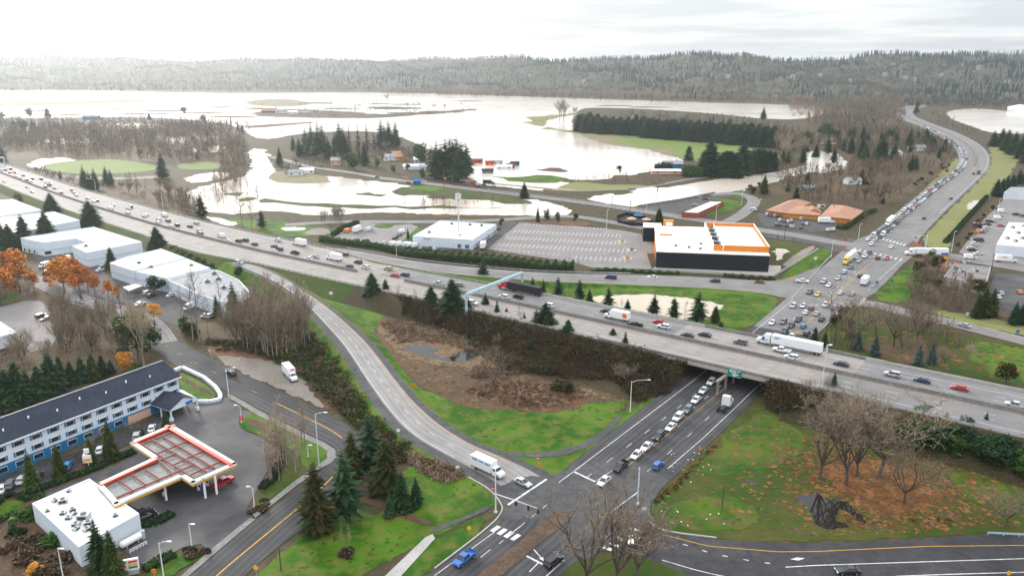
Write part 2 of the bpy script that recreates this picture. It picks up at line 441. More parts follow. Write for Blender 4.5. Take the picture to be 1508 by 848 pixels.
def water_mat(name,c,rough=.06,ripple=.04,scale=.5):
 m = bpy.data.materials.new(name); m.use_nodes = True
 t = m.node_tree; b = t.nodes['Principled BSDF']
 b.inputs['Base Color'].default_value = (*c,1); b.inputs['Roughness'].default_value = rough
 b.inputs['IOR'].default_value = 1.33; b.inputs['Specular IOR Level'].default_value = .55
 g = t.nodes.new('ShaderNodeNewGeometry')
 n = t.nodes.new('ShaderNodeTexNoise'); n.inputs['Scale'].default_value = scale; n.inputs['Detail'].default_value = 3
 t.links.new(g.outputs['Position'],n.inputs['Vector'])
 bp = t.nodes.new('ShaderNodeBump'); bp.inputs['Strength'].default_value = ripple; bp.inputs['Distance'].default_value = .2
 t.links.new(n.outputs[0],bp.inputs['Height']); t.links.new(bp.outputs[0],b.inputs['Normal'])
 n2 = t.nodes.new('ShaderNodeTexNoise'); n2.inputs['Scale'].default_value = .012; n2.inputs['Detail'].default_value = 4
 t.links.new(g.outputs['Position'],n2.inputs['Vector'])
 r = t.nodes.new('ShaderNodeValToRGB')
 r.color_ramp.elements[0].position,r.color_ramp.elements[1].position = .35,.7
 r.color_ramp.elements[0].color = (*c,1); r.color_ramp.elements[1].color = (c[0] * .78,c[1] * .70,c[2] * .62,1)
 t.links.new(n2.outputs[0],r.inputs[0]); t.links.new(r.outputs[0],b.inputs['Base Color'])
 return m
M['water'] = water_mat('muddy_flood_water',(.72,.66,.58),.14,.12)
M['pond'] = water_mat('silty_pond_water',(.50,.42,.31),.1)
M['dark_water'] = water_mat('dark_pond_water',(.022,.020,.018),.05,.03)
# ---------------------------------------------------------------- ground,water,roads
def resample(pts,step):
 pts = [Vector(p) for p in pts]
 d = [0.0]
 for a,b in zip(pts,pts[1:]): d.append(d[-1] + (b - a).length)
 n = max(2,int(d[-1] / step) + 1)
 out,j = [],0
 for i in range(n):
  t = d[-1] * i / (n - 1)
  while j < len(d) - 2 and d[j + 1] < t: j += 1
  k = (t - d[j]) / max(1e-9,d[j + 1] - d[j])
  out.append(L2(pts[j],pts[j + 1],k))
 return out
def smooth(pts,it=2,closed=False):
 pts = [Vector(p) for p in pts]
 for _ in range(it):
  o = [] if closed else [pts[0]]
  for a,b in zip(pts,pts[1:] + (pts[:1] if closed else [])):
   o += [L2(a,b,.25),L2(a,b,.75)]
  if not closed: o.append(pts[-1])
  pts = o
 return pts
def relax(pts,it=20):
 pts = [Vector(p) for p in pts]
 for _ in range(it):
  pts = [pts[0]] + [(a + b * 2 + c) / 4 for a,b,c in zip(pts,pts[1:],pts[2:])] + [pts[-1]]
 return pts
def tri_fill(name,poly,z,m,parent=None):
 """flat sheet over a closed outline"""
 V = [Vector((p[0],p[1],z)) for p in poly]
 tris = tessellate_polygon([V])
 A = np.array([tuple(v) for v in V]); T = np.array(tris)
 n = (A[T[:,1],0] - A[T[:,0],0]) * (A[T[:,2],1] - A[T[:,0],1]) - (A[T[:,1],1] - A[T[:,0],1]) * (A[T[:,2],0] - A[T[:,0],0])
 T[n < 0] = T[n < 0][:,::-1]
 return link(name,raw_mesh(name,A,T,[m]),parent)
def patch(name,px,m,z,rough=.012,sm=2,kind='structure',label=None,world=False):
 w = [Vector(p) for p in px] if world else [P(x,y,z) for x,y in px]
 w = smooth(w,sm,True) if sm else w
 if rough:
  out = []
  for a,b in zip(w,w[1:] + w[:1]):
   st = max(.8,rough * .6 * min(a.y,b.y,3000))
   k = max(1,int((b - a).length / st))
   for i in range(k):
    p = L2(a,b,i / k)
    am = rough * .35 * min(p.y,2500)
    am = min(am,(b - a).length * .35 + .3)
    out.append(p + Vector((R.uniform(-1,1) * am,R.uniform(-1,1) * am,0)))
  w = out
 o = tri_fill(name,w,z,m)
 return tag(o,label,None,None,kind)
def uv_strip(name,rows,us,m,v0=None,parent=None):
 """rows: list of lists of points (one per u); quads with metric uv"""
 me = bpy.data.meshes.new(name)
 n = len(rows[0])
 V = [tuple(p) for r_ in rows for p in r_]
 F,UV = [],[]
 v = [0.0]
 for a,b in zip(rows,rows[1:]): v.append(v[-1] + (Vector(b[n // 2]) - Vector(a[n // 2])).length)
 for i in range(len(rows) - 1):
  for k in range(n - 1):
   F.append((i * n + k,i * n + k + 1,(i + 1) * n + k + 1,(i + 1) * n + k))
   UV += [(us(i,k),v[i]),(us(i,k + 1),v[i]),(us(i + 1,k + 1),v[i + 1]),(us(i + 1,k),v[i + 1])]
 me.from_pydata(V,[],F)
 lay = me.uv_layers.new(name='UVMap')
 for i,c in enumerate(UV): lay.data[i].uv = c
 me.materials.append(m)
 bm = bmesh.new(); bm.from_mesh(me)
 if sum(f.normal.z for f in bm.faces) < 0: bmesh.ops.reverse_faces(bm,faces=bm.faces)
 bm.to_mesh(me); bm.free()
 return link(name,me,parent)
def normals2(path):
 out = []
 for i,p in enumerate(path):
  d = path[min(i + 1,len(path) - 1)] - path[max(i - 1,0)]
  d.z = 0; d.normalize()
  out.append(Vector((-d.y,d.x,0)))
 return out
def road(name,px,width,m,z=.12,step=6,world=False,sm=2,lift=0.0):
 c = [Vector(p) for p in px] if world else [P(x,y,z) for x,y in px]
 c = resample(smooth(c,sm),step)
 ns = normals2(c)
 rows = [[p + n * (width / 2),p + n * (width / 6),p - n * (width / 6),p - n * (width / 2)] for p,n in zip(c,ns)]
 w = [0,width / 3,width * 2 / 3,width]
 return tag(uv_strip(name,rows,lambda i,k: w[k],m),kind='structure'),c
def two_edge(name,A,B,m,zf=.12,n=60,skirt=0.0,skirt_mat=None):
 """a road between two surveyed edges; zf = height or list of heights along it"""
 def edge(E,zs):
  w = [P(x,y,z) for (x,y),z in zip(E,zs)]
  return smooth(w,2)
 zl = lambda E: [zf] * len(E) if isinstance(zf,(int,float)) else list(np.interp(np.linspace(0,1,len(E)),np.linspace(0,1,len(zf)),zf))
 a,b = edge(A,zl(A)),edge(B,zl(B))
 def fix(e):
  L = sum((y - x).length for x,y in zip(e,e[1:]))
  return resample(e,L / (n - 1) * .9999)[:n]
 a,b = fix(a),fix(b)
 rows = [[L2(p,q_,t) for t in (0,.25,.5,.75,1)] for p,q_ in zip(a,b)]
 o = uv_strip(name,rows,lambda i,k: (a[i] - b[i]).length * k / 4,m)
 tag(o,kind='structure')
 if skirt:
  rs = []
  for e,oth in ((a,b),(b,a)):
   rr = []
   for p,q_ in zip(e,oth):
    d = (p - q_); d.z = 0; d.normalize()
    h = max(.05,p.z + .02)
    rr.append([p + Vector((0,0,-.01)),p + d * .6 - Vector((0,0,.06)),p + d * (h * skirt + .7) - Vector((0,0,h))])
   rs.append(rr)
  for rr in rs: tag(uv_strip('road_embankment',rr,lambda i,k: k,skirt_mat),kind='structure')
 return a,b
MARK = {'w': MB(),'y': MB()}
def stripe(pts,w=.15,col='w',dash=None,off=0.0,dz=.02,z=None):
 """painted line along world points; dash = (on, gap)"""
 c = resample(pts,2.0 if not dash else 1.0)
 ns = normals2(c)
 acc = 0.0
 for i in range(len(c) - 1):
  L = (c[i + 1] - c[i]).length
  acc += L
  if dash and (acc % (dash[0] + dash[1])) > dash[0]: continue
  a,b = c[i] + ns[i] * off,c[i + 1] + ns[i + 1] * off
  u = Vector((0,0,dz))
  MARK[col].face([a - ns[i] * w / 2 + u,a + ns[i] * w / 2 + u,b + ns[i + 1] * w / 2 + u,b - ns[i + 1] * w / 2 + u][::-1])
def pl(px,z=.12): return [P(x,y,z) for x,y in px]
g = MB()
xs = [-9000,-1500,-500,0,500,1500,9000]; ys = [-300,300,1200,3000,12000]
for i in range(len(xs) - 1):
 for j in range(len(ys) - 1):
  g.face([(xs[i],ys[j],0),(xs[i + 1],ys[j],0),(xs[i + 1],ys[j + 1],0),(xs[i],ys[j + 1],0)])
tag(g.build('ground',M['ground']),'brown and green winter ground',kind='structure')
patch('flood_water',[(-200,136),(100,132),(300,138),(560,135.5),(760,142),(1000,150),(1185,155),(1245,160),(1190,176),(1130,176),(1060,168),(960,161),(865,158),(850,163),(840,180),(850,194),(875,206),(915,213),(1000,227),(1010,240),(960,252),(900,264),(840,266),(800,258),(745,262),(700,266),(680,246),(640,225),(590,200),(540,192),(440,196),(400,206),(370,202),(355,187),(280,175),(160,172),(60,174),(-200,178)],M['water'],.05,.006)
patch('flood_water',[(366,218),(396,220),(399,248),(420,262),(470,258),(520,263),(600,272),(650,286),(615,291),(720,296),(780,291),(850,309),(830,320),(760,317),(650,317),(560,311),(490,318),(440,316),(400,309),(330,318),(275,302),(262,286),(320,268),(362,262),(374,240)],M['water'],.05,.012)
patch('flood_water',[(860,290),(905,285),(932,281),(952,274),(976,278),(1021,269),(1070,262),(1104,257),(1121,260),(1137,253),(1180,246),(1205,238),(1225,222),(1245,236),(1215,250),(1170,258),(1140,269),(1104,276),(1094,281),(1052,285),(1000,295),(939,306),(880,298)],M['water'],.05,.01)
patch('flood_water',[(1188,221),(1222,224),(1246,235),(1250,246),(1218,256),(1196,252),(1186,240)],M['water'],.055,.01)
patch('flood_water',[(1392,166),(1410,161),(1450,160),(1508,167),(1700,168),(1700,196),(1508,197),(1460,197),(1425,184),(1400,175)],M['water'],.05,.006)
patch('flood_water',[(690,246),(720,262),(780,262),(830,268),(880,275),(840,283),(790,280),(740,276),(690,268)],M['water'],.045,.01)
patch('flood_water',[(60,233),(110,232),(118,246),(70,250),(35,244)],M['water'],.05,.012)
patch('flood_water',[(20,150),(70,146),(200,148),(260,152),(120,158),(30,158)],M['water'],.06,.006)
def land(pts,m='ground',z=.09,r_=.01,sm=1): return patch('field',pts,M[m],z,r_ * 3.5,sm)
land([(772,178),(790,172),(820,169),(846,166),(850,170),(800,177),(789,181),(820,189),(872,196),(862,200),(808,190)],'grass_pale')
land([(-100,150),(60,151),(160,147),(255,147),(160,152.5),(60,156),(-100,158)],'field_dry',.1,.004)
land([(360,149),(420,145),(470,154),(410,158),(365,155)],'field_dry',.1,.004)
land([(370,166),(420,160),(520,165),(570,170),(700,160),(705,162),(600,171),(560,174),(470,174),(380,172)],'ground',.1,.005)
land([(530,158),(575,157),(640,160),(560,162)],'weedy',.1,.004)
land([(360,185),(440,181),(500,177),(440,183),(365,190)],'marsh',.1,.003)
land([(790,250),(815,246),(842,252),(838,254),(800,252)],'marsh',.1,.003)
land([(710,259),(760,261),(800,257),(826,261),(835,265),(806,271),(765,268)],'grass',.1,.006)
land([(820,271),(860,268),(905,273),(938,271),(952,275),(930,280),(880,283),(830,279)],'grass_pale',.1,.008)
land([(795,279),(830,280),(855,283),(830,285),(800,283)],'marsh',.1,.005)
land([(900,283),(925,281),(940,283),(905,288)],'weedy',.1,.006)
land([(850,195),(880,194),(930,198),(1000,202),(1086,214),(1090,236),(1040,240),(1004,234),(960,222),(905,214),(868,206)],'field_dry',.1,.005)
land([(895,206),(935,201),(1000,206),(1018,211),(985,220),(940,218)],'field',.12,.005)
land([(985,221),(1030,208),(1085,212),(1110,222),(1085,238),(1045,240),(1005,234)],'field',.13,.005)
land([(895,258),(920,258),(960,262),(950,268),(915,268)],'marsh',.1,.006)
land([(380,293),(430,296),(510,303),(600,303),(720,306),(740,308),(600,306.5),(510,306),(430,301),(385,299)],'weedy',.1,.008)
land([(580,283),(590,274),(640,277),(600,289)],'weedy',.1,.01)
land([(400,262),(415,250),(480,255),(490,268),(455,270),(420,270)],'field_dry',.11,.01)
land([(520,285),(545,284),(575,288),(550,290)],'weedy',.1,.006)
land([(322,286),(345,283),(362,285),(350,289)],'weedy',.1,.02); land([(345,294),(372,290),(380,293),(360,297)],'weedy',.1,.02)
land([(560,318),(620,316),(740,318),(800,318),(740,321),(640,321),(565,321)],'marsh',.1,.006)
land([(585,283),(600,276),(640,275),(720,285),(775,293),(790,300),(740,299),(690,291),(640,289),(600,288)],'weedy',.12,.01)
land([(600,276),(612,273),(640,274),(668,280),(640,282),(610,280)],'grass',.14,.008)
for x,y,w_,h_ in ((60,163,40,1.2),(150,160,60,1),(240,163,45,1.3),(330,158,35,1),(300,166,40,1),(430,163,40,2),(455,170,50,2),(520,170,40,1.6),(610,167,50,1.5),(650,165,40,1.5),(560,153,20,.8),(690,149,25,.7),(470,152,30,1),(500,160,30,1),(600,154,30,.8),(385,160,30,1.5),(210,168,50,1.2),(100,169,40,1.2),(345,172,40,1.4),(955,158,40,.8),(905,156,30,.8)):
 land([(x - w_,y),(x - w_ * .4,y - h_),(x + w_ * .3,y - h_ * .8),(x + w_,y),(x + w_ * .4,y + h_),(x - w_ * .5,y + h_ * .8)],'marsh',.12,.006)
for w_ in ([(60,205),(120,203),(150,210),(80,214)],[(130,184),(200,180),(260,186),(180,192)],[(235,206),(262,202),(275,209),(250,214)],[(270,218),(330,214),(345,222),(290,227)],[(265,262),(320,252),(350,258),(285,272)]):
 patch('flood_water',w_,M['water'],.11,.01)
patch('playing_field',[(60,243),(110,236),(170,234),(232,243),(236,250),(180,256),(110,256),(70,252)],M['field'],.12,.004)
patch('playing_field',[(262,241),(310,238),(330,243),(325,249),(280,250),(262,248)],M['field'],.12,.004)
patch('path',[(70,258),(110,259),(180,262),(240,258),(250,262),(180,265),(100,263)],M['gravel'],.13,.004)
patch('grass_verge',[(330,318),(380,326),(410,322),(425,330),(480,334),(500,340),(430,352),(395,345),(340,330)],M['grass'],.12,.012)
patch('pond_water',[(412,336),(430,334),(452,335),(450,339),(420,340)],M['water'],.14,.008)
patch('pond_water',[(300,318),(330,322),(352,330),(340,334),(310,326)],M['water'],.14,.01)
patch('path',[(445,342),(470,334),(490,340),(480,346),(455,346)],M['gravel'],.14,.008)
patch('grass_verge',[(455,425),(520,424),(585,452),(588,468),(552,482),(540,500),(590,560),(650,585),(720,604),(800,606),(870,580),(905,560),(925,590),(905,612),(940,596),(985,574),(960,604),(880,662),(826,702),(800,694),(720,664),(640,622),(575,560),(540,505),(500,460)],M['grass'],.06,.012)
patch('marsh_hollow',[(552,470),(590,462),(640,462),(800,500),(930,545),(985,560),(930,590),(870,590),(840,606),(770,606),(690,600),(650,586),(600,555),(560,505)],M['marsh'],.09,.012)
patch('reed_bed',[(555,478),(600,470),(680,492),(700,508),(720,520),(790,520),(800,535),(760,545),(700,540),(640,540),(590,518),(560,500)],M['reeds_bed'],.11,.06)
patch('leaf_bed',[(680,566),(740,546),(860,560),(872,580),(842,600),(780,605),(700,590)],M['mud'],.12,.05)
patch('pond_water',q('G',(700,790),(760,785),(830,800),(860,830)) + [(655,528),(690,512),(708,515),(700,530),(660,534),(612,522)],M['dark_water'],.13,.03)
patch('pond_water',[(596,510),(620,507),(650,513),(640,517),(612,515)],M['dark_water'],.14,.03)
patch('grass_verge',[(690,404),(770,418),(853,420),(920,421),(1040,426),(1120,432),(1156,440),(1102,489),(1040,478),(960,466),(880,452),(800,432),(720,414)],M['grass'],.06,.008)
patch('pond_water',q('e3',(40,110),(250,88),(640,84),(1000,120),(1150,150),(1270,178),(1290,200),(1230,240),(1160,300),(1000,330),(700,290),(450,220),(150,170)),M['pond'],.1,.008)
patch('grass_verge',q('I',(690,520),(770,440),(880,380),(915,385),(920,410),(860,470),(800,520),(740,530)),M['grass'],.06,.006)
patch('swale',q('I',(640,340),(700,345),(820,372),(710,445),(665,450)),M['weedy'],.06,.006)
patch('pond_water',q('c1',(262,605),(400,612),(450,640),(380,665),(340,745),(300,700)),M['pond'],.1,.01)
patch('gravel_bank',q('I',(700,455),(820,372),(862,374),(745,462)),M['gravel'],.1,.004)
patch('grass_verge',q('J',(440,330),(560,225),(680,120),(760,40),(800,0),(812,50),(700,135),(560,255),(450,350),(380,345)),M['grass_pale'],.06,.008)
patch('grass_verge',[(1359,352),(1380,326),(1412,297),(1446,262),(1462,238),(1455,214),(1470,212),(1508,225),(1490,252),(1460,290),(1432,310),(1402,348),(1400,368),(1362,363)],M['grass_pale'],.06,.008)
patch('pond_water',q('c2',(540,300),(590,235),(640,228),(685,240),(650,285),(600,315),(555,318)),M['pond'],.1,.008)
patch('grass_verge',[(1283,436),(1306,415),(1345,388),(1358,395),(1352,420),(1330,448),(1296,444)],M['grass'],.06,.012)
patch('grass_verge',[(1205,500),(1240,462),(1262,450),(1300,462),(1350,478),(1400,488),(1460,500),(1600,520),(1600,590),(1500,566),(1400,548),(1300,528),(1235,514)],M['weedy'],.06,.012)
patch('grass_verge',[(1420,500),(1508,512),(1600,530),(1600,585),(1480,560),(1430,530)],M['grass'],.09,.02)
patch('leaf_bed',[(1262,508),(1330,496),(1400,510),(1390,545),(1300,527)],M['floor'],.1,.06)
patch('grass_verge',[(1345,452),(1420,462),(1508,478),(1600,490),(1600,504),(1508,494),(1440,480),(1380,464)],M['grass_pale'],.08,.01)
patch('grass_verge',[(958,734),(1010,690),(1065,636),(1118,584),(1160,574),(1300,606),(1440,650),(1620,690),(1620,790),(1446,784),(1364,792),(1145,798),(1055,792),(972,780),(956,760)],M['weedy'],.06,.012)
patch('bramble_bed',[(590,450),(640,458),(757,482),(866,508),(985,550),(985,580),(935,592),(880,575),(740,545),(690,500),(610,470)],M['slope'],.13,.03)
patch('bramble_bed',[(1120,580),(1216,586),(1352,618),(1475,650),(1620,690),(1620,730),(1500,716),(1420,690),(1330,652),(1230,622),(1140,614)],M['slope'],.12,.03)
patch('woodland_floor',[(1145,205),(1290,184),(1380,200),(1404,224),(1396,248),(1340,285),(1300,310),(1250,300),(1190,306),(1140,290),(1125,262),(1200,258),(1255,246),(1225,222)],M['floor'],.03,.02)
patch('woodland_floor',[(-60,182),(330,184),(360,205),(350,236),(240,232),(120,234),(-60,238)],M['floor'],.03,.02)
patch('woodland_floor',[(120,278),(250,270),(290,300),(306,322),(200,298)],M['floor'],.03,.02)
patch('woodland_floor',[(-60,400),(40,400),(90,470),(210,460),(240,500),(200,550),(60,570),(-60,600),(-60,510),(80,505),(80,480)],M['floor'],.03,.02)
patch('woodland_floor',[(255,485),(330,470),(400,455),(455,470),(465,520),(420,550),(300,510)],M['floor'],.03,.02)
for w_ in ([(1060,650),(1110,610),(1150,600),(1180,640),(1170,680),(1110,690),(1060,700),(1020,690)],[(985,745),(1050,725),(1110,740),(1120,775),(1040,782),(985,770)],[(1400,690),(1460,700),(1500,730),(1450,740),(1410,720)]):
 patch('grass_verge',w_,M['meadow'],.08,.09)
patch('leaf_bed',[(1205,690),(1240,675),(1310,678),(1370,705),(1385,745),(1335,757),(1275,750),(1240,725)],M['leaf_litter'],.1,.16)
patch('puddle',q('D',(560,565),(620,560),(640,545),(690,572),(735,580),(770,590),(815,655),(790,655),(745,605),(710,605),(700,640),(765,670),(735,680),(690,680),(640,660),(610,600)),M['dark_water'],.13,.012,1)
patch('puddle',q('D',(385,512),(400,500),(440,512),(425,524)),M['dark_water'],.13,.01)
patch('lawn',[(560,770),(590,690),(640,680),(700,706),(728,735),(735,742),(690,765),(640,790),(520,850),(490,900),(330,900),(385,835),(463,775),(510,735)],M['grass'],.06,.01)
patch('lawn',q('C',(0,720),(60,690),(150,640),(175,640),(180,670),(120,730),(0,810)) + [(600,860),(560,880),(545,860)],M['grass'],.08,.01)
patch('dry_grass',q('B',(600,380),(640,400),(830,470),(835,495),(770,520),(690,480),(620,430)),M['reeds_bed'],.09,.02)
patch('bank',[(440,480),(500,500),(530,560),(560,612),(600,655),(560,640),(505,612),(470,596),(430,560),(400,540),(370,520)],M['mud'],.07,.015)
patch('gravel_lay_by',[(300,512),(350,512),(400,530),(440,552),(470,590),(480,604),(440,585),(396,566),(330,535)],M['gravel'],.08,.012)
patch('leaf_bed',[(300,505),(345,512),(380,518),(440,526),(450,540),(400,532),(350,524),(310,522)],M['bark'],.1,.012)
# ------------------------------------------------ freeway on its embankment
MED = [(12,258.5),(53,275),(80,285),(122,299),(148.5,308),(200,323),(240,335.2),(286,347),(334,359),(380,370),(408,376.5),(453,386),(493,394),(534,402.5),(589,413),(659,426.5),(699,434.5),(740,443.5),(794,455),(853,468),(920,482),(982,495),(1033,506.5),(1100,521),(1146,530.5),(1213,545),(1280,559.5),(1343,572.5),(1425,591),(1508,610)]
def zfree(px): return float(np.interp(px,[-100,0,400,800,1508],[2.6,3,4,6.5,6.5]))
FM = [P(x,y,zfree(x)) for x,y in MED]
d0 = (FM[0] - FM[3]).normalized(); d1 = (FM[-1] - FM[-6]).normalized()
d0.z = d1.z = 0
FM = [FM[0] + d0 * 500 + Vector((-40,0,-1)),FM[0] + d0 * 250 + Vector((-6,0,0))] + FM + [FM[-1] + d1 * 60,FM[-1] + d1 * 220]
FM = relax(resample(FM,6),60)
FN = normals2(FM)
FPX = [PX(p)[0] if p.y > 60 and PX(p)[0] < 1700 else 1700 for p in FM]
def f_far(px): return float(np.interp(px,[0,60,150,380,430,470,510],[19,20.5,23.5,25.5,24.5,20,16.8]))
def f_near(px): return float(np.interp(px,[0,190,250,300,345,380,420],[16.4,16.4,16.8,19.5,20.5,18.5,16.4]))
rows,rows_wet = [],[]
for p,n,x in zip(FM,FN,FPX):
 a,b = f_far(x),f_near(x)
 rows.append([p + n * t for t in (a,a * .66,a * .33,0,-b * .33,-b * .66,-b)])
tag(uv_strip('freeway',rows,lambda i,k: (rows[i][k] - rows[i][3]).length * (1 if k < 3 else -1) + 40,M['freeway']),'pale grooved concrete freeway',kind='structure')
def seg(lo,hi): return [i for i,x in enumerate(FPX) if lo <= x <= hi]
def overlay(lo,hi,o0,o1,m,name='freeway_surface',dz=.012,slant=0):
 ids = seg(lo,hi)
 rr = []
 for i in ids:
  j0 = i
  rr.append([FM[i] + FN[i] * L2(o0,o1,t) + Vector((0,0,dz)) for t in (0,.25,.5,.75,1)])
 return tag(uv_strip(name,rr,lambda i,k: L2(o0,o1,k / 4) + 40,m),kind='structure')
overlay(540,1000,1.2,16.7,M['freeway_wet'])
overlay(1228,1699,1.2,16.9,M['freeway_wet'])
overlay(1206,1699,-16.2,-1.2,M['freeway_wet'])
BR0,BR1 = 985,1208
ib0 = min(range(len(FM)),key=lambda i: abs(FPX[i] - BR0)); ib1 = min(range(len(FM)),key=lambda i: abs(FPX[i] - BR1))
for lo,hi in ((0,ib0),(ib1,len(FM) - 1)):
 for s in (1,-1):
  rr = []
  for i in range(lo,hi + 1):
   o = f_far(FPX[i]) if s > 0 else f_near(FPX[i])
   p = FM[i] + FN[i] * s * o
   h = p.z
   rr.append([p + Vector((0,0,-.005)),p + FN[i] * s * 1.2 + Vector((0,0,-.15))] + [p + FN[i] * s * (1.2 + h * 1.9 * t) + Vector((0,0,-h * t - .1 * (1 - t))) for t in (.33,.66,1.02)])
  cut = sum(1 for x in FPX[lo:hi + 1] if x < 565) if lo == 0 else 0
  for part_,mt in ((rr[:cut + 1],'weedy'),(rr[cut:],'slope' if s < 0 else 'weedy')):
   if len(part_) > 1: tag(uv_strip('embankment',part_,lambda i,k: k,M[mt]),'brushy freeway embankment',kind='structure')
cap = MB()
for i,s in ((ib0,1),(ib1,-1)):
 d = (FM[min(i + 1,len(FM) - 1)] - FM[i - 1]); d.z = 0; d.normalize(); d *= s
 a,b,h = f_far(FPX[i]),f_near(FPX[i]),FM[i].z
 T = [FM[i] + FN[i] * (a + .2) + Vector((0,0,-.2)),FM[i] - FN[i] * (b + .2) + Vector((0,0,-.2))]
 Bt = [FM[i] + FN[i] * (a + 1.2 + h * 1.9),FM[i] - FN[i] * (b + 1.2 + h * 1.9)]
 for t in Bt: t.z = 0
 Z = [Vector((T[k].x,T[k].y,0)) + d * 4 for k in (0,1)]
 cap.face([T[0],T[1],Z[1],Z[0]]); cap.face([T[0],Z[0],Bt[0]]); cap.face([T[1],Bt[1],Z[1]])
tag(cap.build('embankment',M['slope']),'end slopes of the fill under the bridge',kind='structure')
def fpt(px,off,dz=0.0,i=None):
 if i is None: i = min(range(len(FM)),key=lambda k: abs(FPX[k] - px))
 return FM[i] + FN[i] * off + Vector((0,0,dz))
def fline(lo,hi,off,**k):
 pts = [FM[i] + FN[i] * (off(FPX[i]) if callable(off) else off) for i in seg(lo,hi)]
 if len(pts) > 2: stripe(pts,dz=.03,**k)
for off in (5.2,8.86): fline(-400,1699,off,dash=(3,9),w=.16)
for off in (-5.6,-9.3): fline(-400,1699,off,dash=(3,9),w=.16)
fline(-400,1699,1.6,w=.16,col='y'); fline(-400,1699,-2.0,w=.16,col='y')
fline(510,1699,12.5,w=.18); fline(-400,470,12.5,dash=(3,9),w=.16); fline(-400,470,lambda x: f_far(x) - 3.0,w=.18)
fline(410,1699,-12.9,w=.18); fline(-400,345,-12.9,w=.16)
# ------------------------------------------------ loop ramp,collector road,arterial,side roads
RW = [(332,386),(360,398),(387,409),(418,427),(446,451),(474,485),(494,508),(521,553),(562,615),(594,648),(648,677),(681,697),(722,722),(742,744)]
RE = [(372,389),(396,395),(434,415.5),(462,434),(494,456),(530,486),(557,512),(607,578),(652,619),(702,651),(751,668),(804,693),(817,702)]
RZ = [4.0,4.0,3.9,3.6,3.0,2.3,1.6,.8,.3,.13,.12,.12]
ra,rb = two_edge('exit_ramp_road',RW,RE,M['road_light'],RZ,90,1.8,M['grass'])
def between(a,b,t): return [L2(p,q_,t) for p,q_ in zip(a,b)]
nr = len(ra)
for t0,t1,nm in ((0,.22,'ramp_shoulder'),(.84,1,'ramp_shoulder')):
 tag(uv_strip(nm,[[L2(p,q_,t) + Vector((0,0,.012)) for t in (t0,(t0 + t1) / 2,t1)] for p,q_ in zip(ra,rb)],lambda i,k: k,M['asphalt']),kind='structure')
stripe(between(ra,rb,.27)[:int(nr * .90)],w=.2)
stripe(between(ra,rb,.80)[:int(nr * .96)],w=.2,col='y')
stripe(between(ra,rb,.53)[int(nr * .42):int(nr * .93)],w=.18,dash=(3,5))
pq = between(ra,rb,.28)[-1],between(ra,rb,.80)[-1]
stripe([P(*q('C',263,592) if 0 else (748,743),.14),P(805,705,.14)],w=.6)
CF = [(478,364),(510,367),(540,371.5),(596,382),(646,388.5),(707,394.5),(773,400),(850,403),(930,404.5),(1025,407),(1098,412),(1150,414),(1185,400),(1205,393)]
CN = [(500,376),(535,381),(575,390),(614,396),(660,403),(704,407),(800,414),(853,416.6),(920,419),(1041,424),(1126,431),(1160,440),(1200,432),(1235,425)]
ca_,cb_ = two_edge('collector_road',CF,CN,M['road_grey'],[4.2,4.2,4.1,3.9,3.4,2.6,1.8,1.0,.5,.2,.12,.12,.12],90,1.6,M['grass'])
stripe(between(ca_,cb_,.2)[:int(90 * .8)],w=.18); stripe(between(ca_,cb_,.82)[4:int(90 * .8)],w=.18,col='y')
stripe(between(ca_,cb_,.5)[int(90 * .55):int(90 * .8)],w=.16,dash=(3,6))
AW = [(520,940),(640,838),(722,776),(742,745),(817,702),(828,692),(940,605),(989,568),(1099,489),(1138,459),(1162,440),(1206,398),(1235,376),(1262,356),(1287,342)]
AE = [(760,940),(838,850),(880,820),(925,780),(956,735),(1002,693),(1063,635),(1116,583),(1205,492),(1233,459),(1262,446),(1290,428),(1312,405),(1336,385),(1362,356)]
wa,wb = two_edge('arterial_road',AW,AE,M['road'],.12,100)
wa2,wb2 = two_edge('highway_road',[(1262,356),(1287,342),(1322.6,311),(1375.7,269),(1408,249),(1413,232),(1405,214.5),(1376,196),(1347,182.6),(1320,175),(1307,164),(1330,157),(1360,154)],
     [(1342,366),(1361,345),(1378,325),(1407.5,297),(1443,263),(1456,249),(1460,232),(1447.5,214.5),(1413,196),(1373,182.6),(1343,170),(1346,161),(1366,156.5)],M['road_grey'],.14,130)
patch('junction',[(1110,480),(1150,446),(1200,402),(1262,352),(1300,340),(1352,350),(1352,372),(1330,388),(1316,404),(1290,430),(1262,446),(1225,470),(1200,496)],M['asphalt_grey'],.145,0,0)
patch('junction',[(722,722),(742,744),(735,768),(820,758),(850,790),(930,800),(975,785),(958,762),(958,734),(1000,694),(940,676),(870,680),(828,692),(812,702),(770,700)],M['asphalt'],.135,.004,1)
patch('slip_road',[(925,775),(950,770),(973,783),(1055,793),(1145,799.6),(1250,798),(1364,793),(1446,786),(1508,787),(1700,788),(1700,960),(1020,960),(1000,850),(960,830),(900,815)],M['asphalt_dark'],.14,.003,1)
patch('road',q('b8',(1260,235),(1340,240),(1430,250)) + [(1182,341),(1225,349),(1256,352),(1270,358),(1240,372),(1223,369),(1206,361),(1168,355.5),(1130,350)],M['asphalt'],.13,0,0)
rd_w,cw = road('flood_road',[(560,262),(592,266),(645,272),(703,279.5),(755,286),(800,291),(860,298.5),(902,304.5),(960,313.5),(1018,322),(1060,328.5),(1126,340),(1182,347.5),(1235,358),(1275,363)],11,M['road_grey'],.16)
road('flood_road',[(400,231),(429,238),(450,245),(482,249.5),(528,255.5),(560,262)],8,M['road_light'],.15)
road('loop_road',[(1070,328),(1090,318),(1107,304),(1112,295),(1100,287),(1080,284),(1045,287)],9,M['road_grey'],.15)
